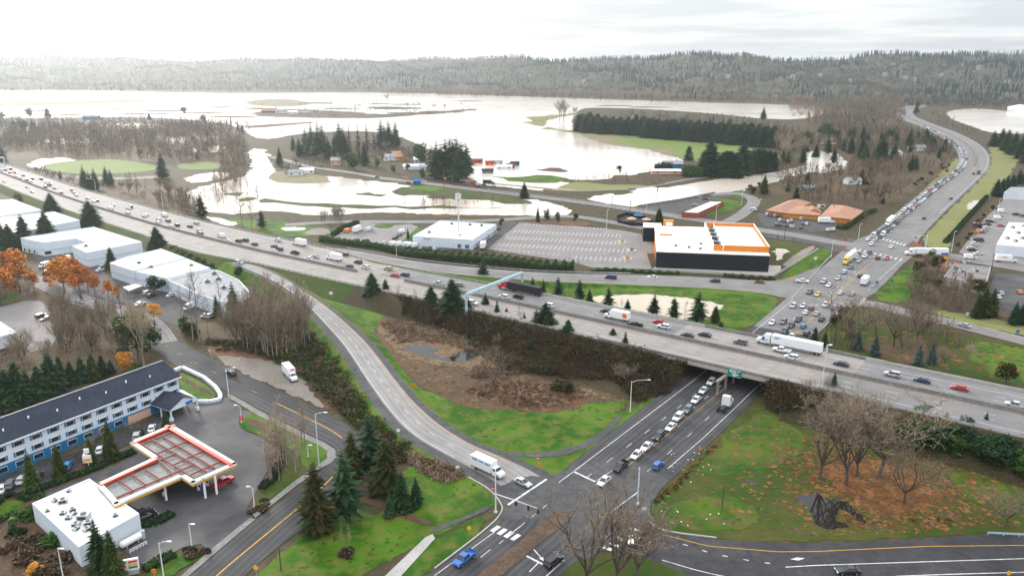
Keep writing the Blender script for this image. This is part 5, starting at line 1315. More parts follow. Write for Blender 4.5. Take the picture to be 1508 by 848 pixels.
woods(['woods','spread'],[(60,255),(100,265),(120,275),(170,283),(160,288),(100,274),(50,258)],9,(6,10),'leafless shrub tree on the far freeway bank','shrub trees on the far freeway bank')
for i,(x,y,t) in enumerate([(44,173,156),(70,172,157),(4,175,163),(22,194,176),(36,197,174),(50,196,176),(271,170,156),(220,176,166),(300,182,168),(0,238,206),(-8,245,210)]): tree('broadfir' if i % 2 else 'green',x,y,t,ORD[i] + ' dark evergreen at the far edge of the flooded woods','dark evergreens in the flooded woods',wide=1.2)
for i,(x,y,t) in enumerate([(824,178,142),(830,179,146),(846,172,156),(570,150,136),(640,160,152),(655,161,152),(600,159,150)]): tree('paletree',x,y,t,ORD[i] + ' leafless tree standing in the far flood','leafless trees in the far flood',wide=.9)
SLF = [(595,462),(622,468),(648,478),(700,482),(725,490),(760,500),(815,512),(845,520),(865,528),(890,535),(935,548),(960,556),(780,520),(690,500)]
for i,(x,y) in enumerate(SLF): tree(('fir','raggedfir','brownround','cedar')[i % 4],x,y,0,ORD[i] + ' young tree on the brown slope below the near guardrail','young trees on the brown slope',1.5 if y < 510 else .5,h=R.uniform(3,6.5),wide=1.2)
woods(['vase','birch','slim'],[(600,455),(757,480),(866,508),(980,550),(960,575),(860,545),(740,520),(640,480)],16,(3.5,7),'spindly leafless sapling on the freeway slope','saplings on the freeway slope')
woods(['fir','broadfir','green','raggedfir'],[(1150,225),(1215,196),(1360,205),(1395,225),(1330,270),(1260,240),(1200,262)],54,(11,20),'evergreen mixed into the woods beside the jammed highway','evergreens in the highway woods',wide=1.15)
woods(['fir','green','cedar'],[(-10,205),(60,195),(250,195),(345,205),(330,235),(240,236),(100,232)],16,(7,13),'evergreen mixed into the flooded western woods','evergreens in the western woods',wide=1.2)
woods(['fir','green'],[(860,186),(1000,178),(1140,196),(1150,210),(1000,192)],16,(10,16),'evergreen behind the long windbreak','evergreens behind the windbreak',wide=1.1)
def far_forest(name,spots,label,mats=None,seed=3,tris=54):
 """spots: (x, y, z, h, kind 0 conifer 1 grey 2 brown)"""
 rs = rnd(seed); S_ = np.array(spots); n = len(S_)
 h = S_[:,3]; kd = S_[:,4].astype(int)
 t = rs.uniform(0,1,(n,tris)) ** 1.15
 con = (kd == 0)[:,None]
 rad = np.where(con,(1 - t) * .20 + .015,np.sqrt(np.clip(1 - ((t - .5) / .52) ** 2,0.02,1)) * .46) * h[:,None]
 a = rs.uniform(0,6.283,(n,tris)); rr = rad * np.sqrt(rs.uniform(.25,1,(n,tris)))
 zz = np.where(con,.04 + .95 * t,.16 + .82 * t) * h[:,None]
 c = np.stack([S_[:,0:1] + rr * np.cos(a),S_[:,1:2] + rr * np.sin(a),S_[:,2:3] + zz],-1).reshape(-1,3)
 sz = np.repeat(h * np.where(kd == 0,.070,.066),tris)[:,None]
 aa = a.reshape(-1,1)
 up = np.where(con,.45,np.clip((t - .45) * 3,-.6,2.5)).reshape(-1,1)
 o_ = np.hstack([np.cos(aa),np.sin(aa),up]) + rs.normal(size=c.shape) * .28
 d1_ = np.hstack([-np.sin(aa),np.cos(aa),rs.normal(size=aa.shape) * .3]); d1_ /= np.linalg.norm(d1_,axis=1)[:,None]
 d2_ = np.cross(o_,d1_); d2_ /= np.linalg.norm(d2_,axis=1)[:,None] + 1e-9
 sg = np.where(rs.rand(len(c),1) < .5,1,-1); d1_,d2_ = d2_ * sg,d1_
 V = np.stack([c + d1_ * sz * 1.3,c - d1_ * sz * .7 + d2_ * sz,c - d1_ * sz * .7 - d2_ * sz],1).reshape(-1,3)
 return tag(link(name,raw_mesh(name,V,np.arange(len(V)).reshape(-1,3),mats or [M['far_conifer'],M['far_grey'],M['far_brown']],np.repeat(kd,tris))),label,None,None,'stuff')
rs = rnd(77); SP = []
def clump(x,t): return math.sin(x * .013 + 3 * t) + math.sin(x * .031 + 9 * t + 1) * .9 + math.sin(x * .0057 - 5 * t) * .8 + math.sin(x * .083 + 23 * t) * .6
for _ in range(16000):
 x = rs.uniform(-250,1780); t = rs.rand() ** .8 * 1.02
 p = hill_pt(x,t)
 if math.sin(x * .027 + 17 * t) + math.sin(x * .061 - 29 * t) > 1.55: continue
 c = clump(x,t) + rs.normal() * .45 + (x - 800) * .0011 + (t - .5) * 1.3 + .25
 k = 0 if c > .75 else (1 if t > .07 else 2)
 SP.append((p.x,p.y,p.z - .5,rs.uniform(9,21) if k == 0 else rs.uniform(9,16),k))
far_forest('forest',SP,'mixed woods covering the far ridge')
SP = []
def strip_wood(px0,px1,y0f,y1f,n,h,pc=.1,kb=2):
 for _ in range(n):
  x = rs.uniform(px0,px1); y = rs.uniform(y0f(x),y1f(x)); p = P(x,y)
  SP.append((p.x,p.y,0,rs.uniform(*h),0 if rs.rand() < pc else (kb if rs.rand() < .8 else 1)))
def stroke_woods(polys,label,seed=9,tris=70,name='woods',mats=None):
 """leafless trees that read as one mass: upward strokes round a stem; polys = (outline, n, (h0, h1))"""
 rs = rnd(seed); pos = []
 for poly,n,h in polys:
  wp = [P(x,y)[:2] for x,y in poly]; xs,ys = [p[0] for p in wp],[p[1] for p in wp]; k = 0
  while k < n:
   p = (rs.uniform(min(xs),max(xs)),rs.uniform(min(ys),max(ys)))
   if inside(p,wp):
    k += 1; g_ = math.sin(p[0] * .045 + 1) + math.sin(p[1] * .032) + math.sin((p[0] + p[1]) * .021 + 2)
    if g_ < .75: pos.append((*p,rs.uniform(h[0] * .6,h[1]) * (1 - .14 * g_)))
 A = np.array(pos); n = len(A); h = A[:,2:3]
 t = rs.uniform(0,1,(n,tris)); a = rs.uniform(0,6.283,(n,tris))
 r0 = np.sin(np.clip(t * 1.15 + .12,0,1) * math.pi) ** .7 * .27 * np.sqrt(rs.uniform(.02,1,(n,tris))) * h
 c = np.stack([A[:,:1] + r0 * np.cos(a),A[:,1:2] + r0 * np.sin(a),(.2 + .7 * t) * h],-1)
 d = np.stack([np.cos(a) * .5,np.sin(a) * .5,np.full_like(a,1.0)],-1) + rs.normal(size=c.shape) * .35
 d /= np.linalg.norm(d,axis=2)[...,None]
 L = (h * rs.uniform(.08,.2,(n,tris)))[...,None]; w = (h * .014)[...,None]
 s_ = np.stack([-np.sin(a),np.cos(a),np.zeros_like(a)],-1)
 V = np.stack([c - s_ * w,c + s_ * w,c + d * L],2).reshape(-1,3)
 st = np.stack([np.stack([A[:,0] - .12,A[:,1],A[:,0] * 0],-1),np.stack([A[:,0] + .12,A[:,1],A[:,0] * 0],-1),np.stack([A[:,0],A[:,1],A[:,2] * .9],-1)],1).reshape(-1,3)
 V = np.vstack([V,st]); T = np.arange(len(V)).reshape(-1,3)
 return tag(link(name,raw_mesh(name,V,T,mats or [M['stroke'],M['far_grey'],M['brush2']],np.where(rs.rand(len(T)) < .35,1,np.where(rs.rand(len(T)) < .08,2,0)).astype(int))),label,None,None,'stuff')
stroke_woods([([(-40,212),(60,198),(160,190),(300,190),(352,212),(340,240),(240,240),(150,234),(60,234),(-40,238)],1736,(10,17)),([(-40,180),(60,176),(200,180),(330,186),(352,200),(300,200),(160,196),(-40,205)],728,(8,13)),
     ([(325,222),(362,208),(372,240),(350,275),(310,285),(330,250)],168,(9,15)),([(140,276),(200,268),(262,280),(285,300),(304,320),(260,312),(200,297)],364,(7,11)),([(40,252),(100,264),(170,282),(150,284),(95,272),(40,256)],112,(4,8)),
     ([(1140,250),(1210,256),(1260,246),(1320,250),(1335,280),(1290,306),(1240,298),(1190,304),(1150,282)],430,(7,14)),([(1185,198),(1280,186),(1370,200),(1402,222),(1390,252),(1340,252),(1300,238),(1250,226),(1190,215)],1176,(7,13)),
     ([(850,174),(950,170),(1100,182),(1160,196),(1150,206),(1000,192),(860,184)],364,(9,15)),([(1090,190),(1180,200),(1185,236),(1140,250),(1130,215)],251,(10,17)),([(1180,158),(1300,160),(1340,185),(1240,195),(1190,190)],560,(9,15)),([(1370,165),(1400,175),(1440,195),(1420,200),(1380,185)],112,(5,9)),
     ([(420,222),(600,218),(640,228),(640,246),(560,240),(480,248),(430,250)],224,(6,11)),([(90,162),(260,160),(330,170),(160,170)],60,(4,9)),([(370,166),(470,150),(560,150),(700,160),(600,172),(470,176)],130,(4,9)),([(775,178),(846,166),(850,172),(800,184)],16,(4,8)),([(1160,160),(1200,149),(1325,145),(1338,178),(1215,182)],1300,(11,18)),([(560,136),(760,141),(1000,149),(1180,153),(1180,157),(1000,153),(760,145),(560,139)],700,(8,14)),([(1380,158),(1600,154),(1600,164),(1400,165)],160,(8,13)),([(280,268),(362,268),(384,300),(300,306)],26,(5,10)),([(570,300),(700,292),(780,296),(750,312),(600,314)],22,(4,8)),([(1040,268),(1120,262),(1130,275),(1060,282)],10,(4,7)),([(840,268),(890,262),(960,262),(940,270),(880,272)],28,(3,6))],'brown leafless woods on the flooded valley floor')
stroke_woods([([(84,478),(180,462),(215,480),(225,505),(190,545),(110,548),(84,520)],60,(8,14)),([(330,505),(360,485),(400,470),(445,470),(460,500),(450,528),(420,535),(360,520)],40,(7,13)),([(-40,400),(40,405),(60,440),(40,456),(-40,456)],30,(7,11)),([(1165,588),(1230,600),(1330,630),(1320,668),(1240,640),(1170,620)],50,(5,9)),([(1340,470),(1420,490),(1430,530),(1390,545),(1330,510)],110,(3,7)),([(1205,505),(1240,470),(1262,470),(1258,514)],50,(3,6)),([(1190,300),(1250,296),(1300,312),(1285,330),(1240,318),(1200,312)],40,(2,5)),([(1300,306),(1400,244),(1408,250),(1380,280),(1310,318)],60,(2,4)),([(1330,425),(1352,395),(1392,410),(1440,425),(1445,460),(1400,462),(1340,448)],170,(3,8))],'thin leafless saplings filling the copses',12,60)
strip_wood(-250,560,lambda x: 131.5,lambda x: 134.5,700,(9,16))
strip_wood(560,1190,lambda x: 133 + (x - 560) * .022,lambda x: 137.5 + (x - 560) * .022,900,(9,16),.04)
strip_wood(1165,1320,lambda x: 143 + abs(x - 1290) * .03,lambda x: 178 - max(0,1215 - x) * .1,160,(9,14),.12)
strip_wood(1330,1760,lambda x: 146,lambda x: 158,520,(10,17),.06,1)
strip_wood(1235,1330,lambda x: 165,lambda x: 196,160,(8,13),.12)
strip_wood(-200,60,lambda x: 178,lambda x: 200,90,(8,13),.15)
strip_wood(60,370,lambda x: 184,lambda x: 200,190,(8,14),.1)
strip_wood(370,700,lambda x: 150 + rs.uniform(0,1) * 16,lambda x: 168,50,(3,7),.2)
far_forest('woods',SP,'brown leafless woods along the far flood shore',seed=4)
brush('fallen_leaves',[[(1130,690),(1200,640),(1330,640),(1440,690),(1460,770),(1330,785),(1220,770)]],[2600],[M['leaf_litter'],M['leaf_orange2'],M['brush3']],(.04,.1),'scattered orange leaves under the grove',None,22,8,.22)
# ---------------------------------------------------------------- buildings and structures
class Thing:
 """a top-level thing whose parts are modelled in world coordinates"""
 def __init__(s,name,loc,label,cat,group=None):
  s.loc = Vector((loc[0],loc[1],loc[2] if len(loc) > 2 else 0))
  s.o = empty(name,s.loc,0,label,cat,group)
 def part(s,name,mb,mats,parent=None,label=None,**k):
  mb.v = [(x - s.loc.x,y - s.loc.y,z - s.loc.z) for x,y,z in mb.v]
  o = mb.build(name,mats,parent or s.o,**k)
  if label: o['label'] = label
  return o
def single(name,mb,mats,label,cat,group=None,loc=None,**k):
 """a thing that is one mesh"""
 loc = Vector(loc) if loc is not None else Vector(mb.v[0])
 loc.z = 0
 mb.v = [(x - loc.x,y - loc.y,z - loc.z) for x,y,z in mb.v]
 o = mb.build(name,mats,None,**k); o.location = loc
 return tag(o,label,cat,group)
def frame(a,b):
 """unit along a->b, unit to the far side"""
 d = Vector((b[0] - a[0],b[1] - a[1],0)); L = d.length; d.normalize()
 n = Vector((-d.y,d.x,0))
 if n.y < 0: n = -n
 return d,n,L
def wall_open(t,parent_name,a,d,n,x,z,w,h,wall=None,fr=None,gl=None,shut=None,name='window',deep=.06):
 """a window on the wall through a along d (outward = -n): frame box with a pane child"""
 c = Vector(a) + d * x
 f = MB(); rz = math.atan2(d.y,d.x)
 f.box((c - n * .05).to_tuple()[:2] + (z,),(w + .16,.12,h + .16),rz)
 o = t.part(name,f,fr or M['signwhite'])
 g_ = MB(); g_.box((c - n * .1).to_tuple()[:2] + (z,),(w,.08,h),rz)
 t.part('pane',g_,gl or M['glass'],o)
 if shut:
  for s in (-1,1):
   k = MB(); k.box((c + d * s * (w / 2 + .32) - n * .07).to_tuple()[:2] + (z,),(.4,.1,h + .1),rz); t.part('shutter',k,shut,o)
 return o
GW = 'white warehouses by the freeway'
M['band'] = mat('pale_blue_band',(.52,.60,.68),rough=.6)
def flat_block(name,roof_px,h,label,wall='white',roof='white_roof',group=None,par=.5,cat='building',band=None,windows=(),extra=None):
 """flat-roofed building: roof outline surveyed at height h"""
 top = [P(x,y,h) for x,y in roof_px]
 c = sum((Vector((p.x,p.y,0)) for p in top),Vector()) / len(top)
 t = Thing(name,c,label,cat,group)
 w = MB(); w.prism([p[:2] for p in top],-.3,h - par); t.part('wall',w,M[wall])
 ar = sum(a.x * b.y - b.x * a.y for a,b in zip(top,top[1:] + top[:1]))
 if ar < 0: top.reverse()
 pr = MB(); k = len(top); th = .35
 ins = []
 for i in range(k):
  a,b,c2 = top[i - 1],top[i],top[(i + 1) % k]
  d1,d2 = (b - a).normalized(),(c2 - b).normalized()
  n1,n2 = Vector((-d1.y,d1.x,0)),Vector((-d2.y,d2.x,0))
  m_ = (n1 + n2); m_ = m_ / max(.35,m_.length_squared) * 2
  ins.append(b + m_ * th)
 for i in range(k):
  j = (i + 1) % k
  A,B_,C,D = top[i],top[j],ins[j],ins[i]
  lo = Vector((0,0,-par)); o = Vector((0,0,0))
  for q_ in ([A + lo,B_ + lo,B_,A],[A,B_,C,D],[D,C,C + lo,D + lo]): pr.face(q_)
 t.part('parapet',pr,M[wall])
 if group == GW:
  bd = MB()
  for i in range(k):
   A,B_ = top[i],top[(i + 1) % k]; bd.beam(Vector((A.x,A.y,h * .42)),Vector((B_.x,B_.y,h * .42)),.12,.9)
  t.part('wall_band',bd,M['band'])
 r_ = MB(); r_.prism([p[:2] for p in ins],h - par - .02,h - par + .06); t.part('roof',r_,M[roof])
 return t,top
def facade(t,a,b,h0,specs,gl='glass',fr='signwhite'):
 """windows along the wall from pixel a to b (at ground); specs = (fraction, z, w, h)"""
 A,B_ = P(*a),P(*b); d,n,L = frame(A,B_)
 for f,z,w,h in specs: wall_open(t,None,A,d,n,f * L,z,w,h,gl=M[gl],fr=M[fr])
def roof_unit(p,size,label,rz=.3,h=None,kind=0,group=None):
 """air handler: curbed box with grille and fan hood, standing on a roof"""
 t = Thing('air_handler',p,label,'roof unit',group)
 s = size
 m = MB(); m.box((p.x,p.y,p.z + s * .38),(s * 1.3,s,s * .66),rz); t.part('casing',m,M['ac'],bevel=.04)
 m = MB(); m.tube([(p.x,p.y,p.z + s * .7),(p.x,p.y,p.z + s * .84)],s * .3,10); t.part('fan_hood',m,M['dark_metal'])
 ca,sa = math.cos(rz),math.sin(rz)
 m = MB(); m.box((p.x + sa * s * .51,p.y - ca * s * .51,p.z + s * .38),(s * .9,.05,s * .4),rz); t.part('grille',m,M['dark_metal'])
flat_block('warehouse',[(-70,300),(18,293),(60.5,309),(0,318),(-70,326)],7,'flat white warehouse farthest back among the firs',group=GW)
flat_block('warehouse',[(-60,328),(0,320),(79.5,311.5),(117,324),(82,331),(0,347),(-60,356)],7,'white warehouse behind the row of dark firs',group=GW)
t,top = flat_block('warehouse',[(30,350),(138,334),(208.6,356),(127,372),(106.5,362),(128,357),(111.6,350.8),(64,357)],7.5,'white L-shaped warehouse with a recessed loading yard',group=GW,roof='tan_roof')
facade(t,(31,371),(64,378),0,[(.2,1.8,1.6,1.8),(.42,1.8,1.6,1.8),(.65,1.8,1.4,1.8)])
facade(t,(66,378),(112,371),0,[(.12,1.9,3.2,1.6)])
m = MB(); a,b = P(66,364,3.2),P(111.6,358,3.2); d,n,L = frame(a,b); m.beam(a - n * .25,b - n * .25,.3,1.0); t.part('canopy_band',m,M['steel'])
m = MB(); a,b = P(106,374.5,1.6),P(127,384,1.6); d,n,L = frame(a,b)
for f in (.35,.7): m.box((a + d * L * f - n * .05).to_tuple()[:2] + (1.8,),(3.0,.1,3.4),math.atan2(d.y,d.x))
t.part('loading_door',m,M['steel'])
t,top = flat_block('warehouse',[(161.5,387),(187,378),(237,366),(271.5,379),(195,398)],7.2,'long white warehouse with small dark windows beside the yard',group=GW,roof='tan_roof')
facade(t,(163,404),(195,415),0,[(.5,2.0,.9,1.6),(.66,2.0,.9,1.6),(.82,2.0,.9,1.6)])
t,top = flat_block('warehouse',[(195.3,398.3),(271.7,379.3),(309.4,394.5),(245,409.5)],6.6,'white warehouse joined to the long one one step lower',group=GW,roof='tan_roof')
facade(t,(197,415),(244,427),0,[(.08,1.9,.9,1.6),(.2,1.9,.9,1.6),(.32,1.9,.9,1.6),(.46,1.9,1.2,2.2)])
m = MB(); a,b = P(181,424,3),P(205,422,3); m.prism([P(x,y,3)[:2] for x,y in ((181,423),(200,418),(209,421),(190,428))],2.8,3.1); m.beam(P(186,428),P(186,428,2.8),.25); m.beam(P(203,424),P(203,424,2.8),.25); t.part('entrance_canopy',m,M['white_roof'])
t,top = flat_block('warehouse',[(246,411.5),(309.6,396.5),(322,398),(352,412),(366,427),(367,438),(350,446),(325,444),(290,432)],6.2,'grey-roofed warehouse with a curved end at the exit ramp',group=GW,roof='grey_roof')
facade(t,(292,449),(340,462),0,[(.1,1.7,2.2,2.4),(.28,1.7,2.2,2.4),(.46,1.7,2.2,2.4),(.64,1.7,2.2,2.4)])
for i,(x,y,l) in enumerate(((316,404,'first'),(322,412,'second'),(306,416,'third'),(330,425,'fourth'))): roof_unit(P(x,y,5.8),1.8,l + ' roof unit on the curved grey warehouse roof',group='units on the curved roof')
for (x,y,lb) in ((205,388,'roof unit on the long white warehouse'),(223,394,'roof unit on the lower white warehouse roof'),(127,363,'roof unit on the front arm of the L-shaped warehouse'),(282,392,'small vent unit at the freeway end of the lower roof')): roof_unit(P(x,y,6.7 if x != 127 else 7.1),1.5,lb)
t,top = flat_block('workshop',[(-60,482),(-5,470),(25.5,489.5),(-60,508)],5,'white workshop with a roll door at the edge of the west car park',wall='white')
m = MB(); a,b = P(-10,528),P(28,518); d,n,L = frame(a,b); m.box((a + d * L * .62 - n * .06).to_tuple()[:2] + (1.4,),(5,.12,2.6),math.atan2(d.y,d.x)); t.part('roll_door',m,M['dark_metal'])
HA,HB = P(-110,748),P(267,593)
d,n,L = frame(HA,HB); HH = 8.3; DEP = 15.0
t = Thing('hotel',HA,'three-storey white hotel with blue ground floor and slate gable roof','hotel')
rz = math.atan2(d.y,d.x)
c = lambda x,y,z: HA + d * x + n * y + Vector((0,0,z))
m = MB(); m.box(c(L / 2,DEP / 2,1.35),(L,DEP,2.7 + .3),rz); t.part('ground_storey',m,M['teal'])
m = MB(); m.box(c(L / 2,DEP / 2,2.85 + (HH - 2.85) / 2),(L,DEP - .02,HH - 2.85),rz)
for s,x in ((0,-.004),(1,L + .004)):
 pts = [c(x,0,HH - .02),c(x,DEP,HH - .02),c(x,DEP / 2,HH + 3.0)]
 m.face(pts if s == 0 else pts[::-1])
t.part('wall',m,M['white'])
m = MB(); e = .7; rh = 3.2
A0,A1 = c(-e,-e,HH - .1),c(L + e,-e,HH - .1); R0,R1 = c(-e,DEP / 2,HH + rh),c(L + e,DEP / 2,HH + rh); B0,B1 = c(-e,DEP + e,HH - .1),c(L + e,DEP + e,HH - .1)
u = Vector((0,0,.22))
m.face([A0 + u,A1 + u,R1 + u,R0 + u]); m.face([R0 + u,R1 + u,B1 + u,B0 + u]); m.face([A0,A0 + u,R0 + u,R0]); m.face([A1,R1,R1 + u,A1 + u]); m.face([A0,A1,A1 + u,A0 + u]); m.face([R0,R0 + u,B0 + u,B0]); m.face([A0,R0,R1,A1]); m.face([R0,B0,B1,R1])
roof = t.part('roof',m,M['slate'])
m = MB(); m.beam(R0 + Vector((0,0,.28)),R1 + Vector((0,0,.28)),.5,.16); t.part('ridge_cap',m,M['grey_roof'],roof)
m = MB(); m.beam(A0 - n * .06 + Vector((0,0,.08)),A1 - n * .06 + Vector((0,0,.08)),.12,.3); t.part('gutter',m,M['signwhite'],roof)
for k in range(7):
 m = MB(); p = c(L * (.30 + .1 * k),3.2 + (k % 2) * 1.1,HH + 1.45 + (k % 2) * .5); m.tube([p,p + Vector((0,0,.75))],.2,8); t.part('roof_vent',m,M['signwhite'],roof)
for k in range(16):
 x = L - 2.2 - k * 4.35
 if x < 2: break
 for z,sh in ((4.25,'teal'),(6.9,'teal')):
  wall_open(t,None,HA,d,n,x,z,1.9,1.15,shut=M['teal'])
 if k > 3: wall_open(t,None,HA,d,n,x - .2,1.6,2.3,1.25)
for k in range(2):
 for z in (4.25,6.9):
  f = MB(); f.box(c(L + .05,4 + k * 6,z),(.12,1.5,1.25),rz); o = t.part('window',f,M['signwhite']); g_ = MB(); g_.box(c(L + .11,4 + k * 6,z),(.06,1.3,1.05),rz); t.part('pane',g_,M['glass'],o)
m = MB(); m.box(c(L - 13.5,-.06,1.2),(7,.12,2.3),rz); t.part('entrance_wall',m,M['pink'])
m = MB(); px0,px1,py = L - 9.3,L - .8,-8.5; ph = 3.6; mid_ = (px0 + px1) / 2
m.face([c(px0 - .5,0,ph),c(px0 - .5,py - .5,ph),c(mid_,py - .5,ph + 2.2),c(mid_,0,ph + 2.2)][::-1]); m.face([c(px1 + .5,0,ph),c(mid_,0,ph + 2.2),c(mid_,py - .5,ph + 2.2),c(px1 + .5,py - .5,ph)][::-1])
m.face([c(px0 - .5,0,ph - .2),c(px0 - .5,py - .5,ph - .2),c(px0 - .5,py - .5,ph),c(px0 - .5,0,ph)])
po = t.part('porch_roof',m,M['slate'])
m = MB(); m.face([c(px0 - .4,py - .3,ph - .1),c(px1 + .4,py - .3,ph - .1),c(mid_,py - .3,ph + 2.0)]); m.beam(c(px0 - .4,py - .3,ph - .25),c(px1 + .4,py - .3,ph - .25),.3,.4); m.beam(c(px0 - .3,0,ph - .25),c(px0 - .3,py - .3,ph - .25),.25,.4); t.part('porch_gable',m,M['white'],po)
m = MB(); m.box(c(mid_ + 1.6,py - .42,ph + .1),(2.2,.12,.9),rz); t.part('fascia_sign',m,M['blue'],po)
for x in (px0,px1):
 m = MB(); p = c(x,py,0); m.tube([p,p + Vector((0,0,ph - .1))],.28,10); m.box(p + Vector((0,0,.5)),(.9,.9,1.0),rz); t.part('porch_column',m,M['white'])
 m = MB(); p = c(x,py + 4.5,0); m.tube([p,p + Vector((0,0,ph - .1))],.22,8); t.part('porch_column',m,M['white'])
wp = [P(*q('a2',x,y),0) for x,y in ((1110,205),(1210,165),(1508,305),(1660,430),(1700,480),(1745,560),(1730,610),(1590,640),(1430,640),(1180,500))]
m = MB()
for a,b in zip(wp,wp[1:]): m.beam(a + Vector((0,0,.45)),b + Vector((0,0,.45)),1.1,.95)
single('planter_wall',m,M['white'],'wide low white wall around the lawn at the hotel end','wall')
SH = 4.8
t,top = flat_block('shop',[(47,740.5),(131.6,704),(205,755.5),(116,805)],SH,'white flat-roofed gas station shop with cluttered roof',par=.35)
a,b = P(119,829),P(206,782); d,n,L = frame(a,b)
for x in (.66,.78,.9): wall_open(t,None,a - n * .0,d,n,L * x,1.6,1.5,1.9,gl=M['blue_glass'])
m = MB(); m.box((a + d * L * .5 - n * .5).to_tuple()[:2] + (2.9,),(5.5,1.0,.4),math.atan2(d.y,d.x)); t.part('awning',m,M['yellow'])
m = MB(); m.box((a + d * (L + .06) + n * 4).to_tuple()[:2] + (1.2,),(.12,3,1.0),math.atan2(d.y,d.x)); t.part('wall_sign',m,M['red'])
RU = [(81,738,1.0),(93,740,1.5),(70,753,.8),(93,757,1.0),(107,752,1.1),(111,757,.9),(124,764,1.9),(101,764,1.0),(112,774,1.2),(130,772,1.3),(112,780,1.0),(128,781,1.1),(170,760,.9),(102,724,.8)]
for i,(x,y,s) in enumerate(RU): roof_unit(P(x,y,SH - .3),s,ORD[i] + ' piece of plant on the shop roof counted from the back',rz=R.uniform(0,1.5),group='plant on the shop roof')
CP = [(191,650.6),(252.5,624.6),(349,681.5),(283,711),(267,700.7),(169,742.5),(142,712),(225.5,673.7)]
CZ = 5.6
cw_ = [P(x,y,CZ) for x,y in CP]
t = Thing('fuel_canopy',sum(cw_,Vector()) / 8 - Vector((0,0,CZ)),'T-shaped fuel canopy with red beams and a yellow and white edge','canopy')
m = MB(); m.prism([p[:2] for p in cw_],CZ - .75,CZ - .6,bottom=True); t.part('deck',m,M['canopy_deck'])
cen = t.loc
def edge_run(mb,i,z0,z1,th,out):
 a,b = cw_[i],cw_[(i + 1) % 8]
 dd = (b - a).normalized(); nn = Vector((-dd.y,dd.x,0))
 ar = sum(p.x * q_.y - q_.x * p.y for p,q_ in zip(cw_,cw_[1:] + cw_[:1]))
 if ar > 0: nn = -nn
 off = nn * out
 zc = (z0 + z1) / 2
 A_,B_ = a + off - dd * th * .0,b + off
 mb.beam(Vector((A_.x,A_.y,zc)),Vector((B_.x,B_.y,zc)),th,z1 - z0)
m = MB()
for i in range(8): edge_run(m,i,CZ - .45,CZ + .02,1.0,-.5)
t.part('fascia',m,M['signwhite'])
m = MB()
for i in (3,4,2,7): edge_run(m,i,CZ - .95,CZ - .47,.34,-.17)
t.part('yellow_trim',m,M['yellow'])
m = MB()
for i in (0,1,6): edge_run(m,i,CZ - .3,CZ + .3,.9,-1.5)
t.part('red_trim',m,M['canopy_red'])
m = MB(); q4 = lambda x,y: P(*q('a4',x,y),CZ - .15)
BM = [((500,275),(800,155)),((630,365),(935,240)),((780,470),(1090,325)),((940,560),(1250,425)),((100,660),(820,360)),((250,775),(985,460)),((470,260),(690,400)),((600,240),(1090,530)),((690,205),(1170,500)),((800,160),(1290,440)),((620,400),(770,540)),((690,410),(960,580)),((520,505),(660,600)),((400,555),(540,655)),((280,605),(420,710))]
for a,b in BM: m.beam(q4(*a),q4(*b),.32 if abs(b[0] - a[0]) > 450 else .2,.3)
t.part('roof_beam',m,M['rust'])
for (x,y) in ((1065,600),(1170,565),(560,330),(900,250),(330,690),(700,620)):
 p = P(*q('a4',x,y),CZ - .7); m = MB(); m.box((p.x,p.y,(CZ - .7) / 2),(.5,.5,CZ - .7),.5); t.part('column',m,M['signwhite'])
p = P(*q('a4',1060,590),CZ - .25); m = MB(); a_ = math.atan2((cw_[3] - cw_[2]).y,(cw_[3] - cw_[2]).x)
for k in range(7):
 a2 = -.2 + (math.pi + .4) * k / 6; m.tube([p + Vector((.12 * math.cos(a2),-.45,.12 * math.sin(a2))),p + Vector((.48 * math.cos(a2),-.45,.48 * math.sin(a2)))],[.05,.12],5)
t.part('canopy_emblem',m,M['yellow'])
for i,(x,y) in enumerate(((1105,660),(1030,700),(820,560),(640,470))):
 p = P(*q('a4',x,y)); tp = Thing('fuel_pump',p,ORD[i] + ' fuel pump under the canopy from the red pickup','fuel pump','fuel pumps')
 m = MB(); m.box((p.x,p.y,1.05),(.9,.55,2.1),.5); tp.part('cabinet',m,M['signwhite'],bevel=.04)
 m = MB(); m.box((p.x,p.y,2.25),(1.0,.6,.3),.5); tp.part('header',m,M['canopy_red'])
 m = MB(); m.box((p.x + .14,p.y - .26,1.3),(.5,.06,.5),.5); tp.part('screen',m,M['glass'])
 m = MB(); m.tube([(p.x + .45,p.y - .1,1.5),(p.x + .62,p.y - .2,.8),(p.x + .5,p.y - .15,.4),(p.x + .45,p.y - .05,1.1)],.03,5); tp.part('hose',m,M['tyre'])
p = P(*q('a5',880,600)); t = Thing('propane_tank',p,'white propane tank on legs beside the shop front','tank')
dv = (P(*q('a5',930,570)) - P(*q('a5',820,630))).normalized()
m = MB(); m.tube([p - dv * 2.4 + Vector((0,0,1.2)),p - dv * 2.1 + Vector((0,0,1.2)),p + dv * 2.1 + Vector((0,0,1.2)),p + dv * 2.4 + Vector((0,0,1.2))],[.35,.75,.75,.35],14); t.part('vessel',m,M['signwhite'])
for s in (-1.3,1.3):
 m = MB(); m.box(p + dv * s + Vector((0,0,.35)),(.2,1.2,.7),math.atan2(dv.y,dv.x)); t.part('leg',m,M['concrete'])
m = MB(); m.tube([p + dv * 2.6,p + dv * 2.6 + Vector((0,0,2.0))],.55,12); t.part('upright_cylinder',m,M['ac'])
m = MB(); a,b = P(*q('a5',870,670)),P(*q('a5',1000,600))
for k in range(6): pp = L2(a,b,k / 5); m.beam(pp,pp + Vector((0,0,1.0)),.12)
for z in (.5,.95): m.beam(a + Vector((0,0,z)),b + Vector((0,0,z)),.1)
single('railing',m,M['signwhite'],'white pipe railing guarding the propane tank','railing')
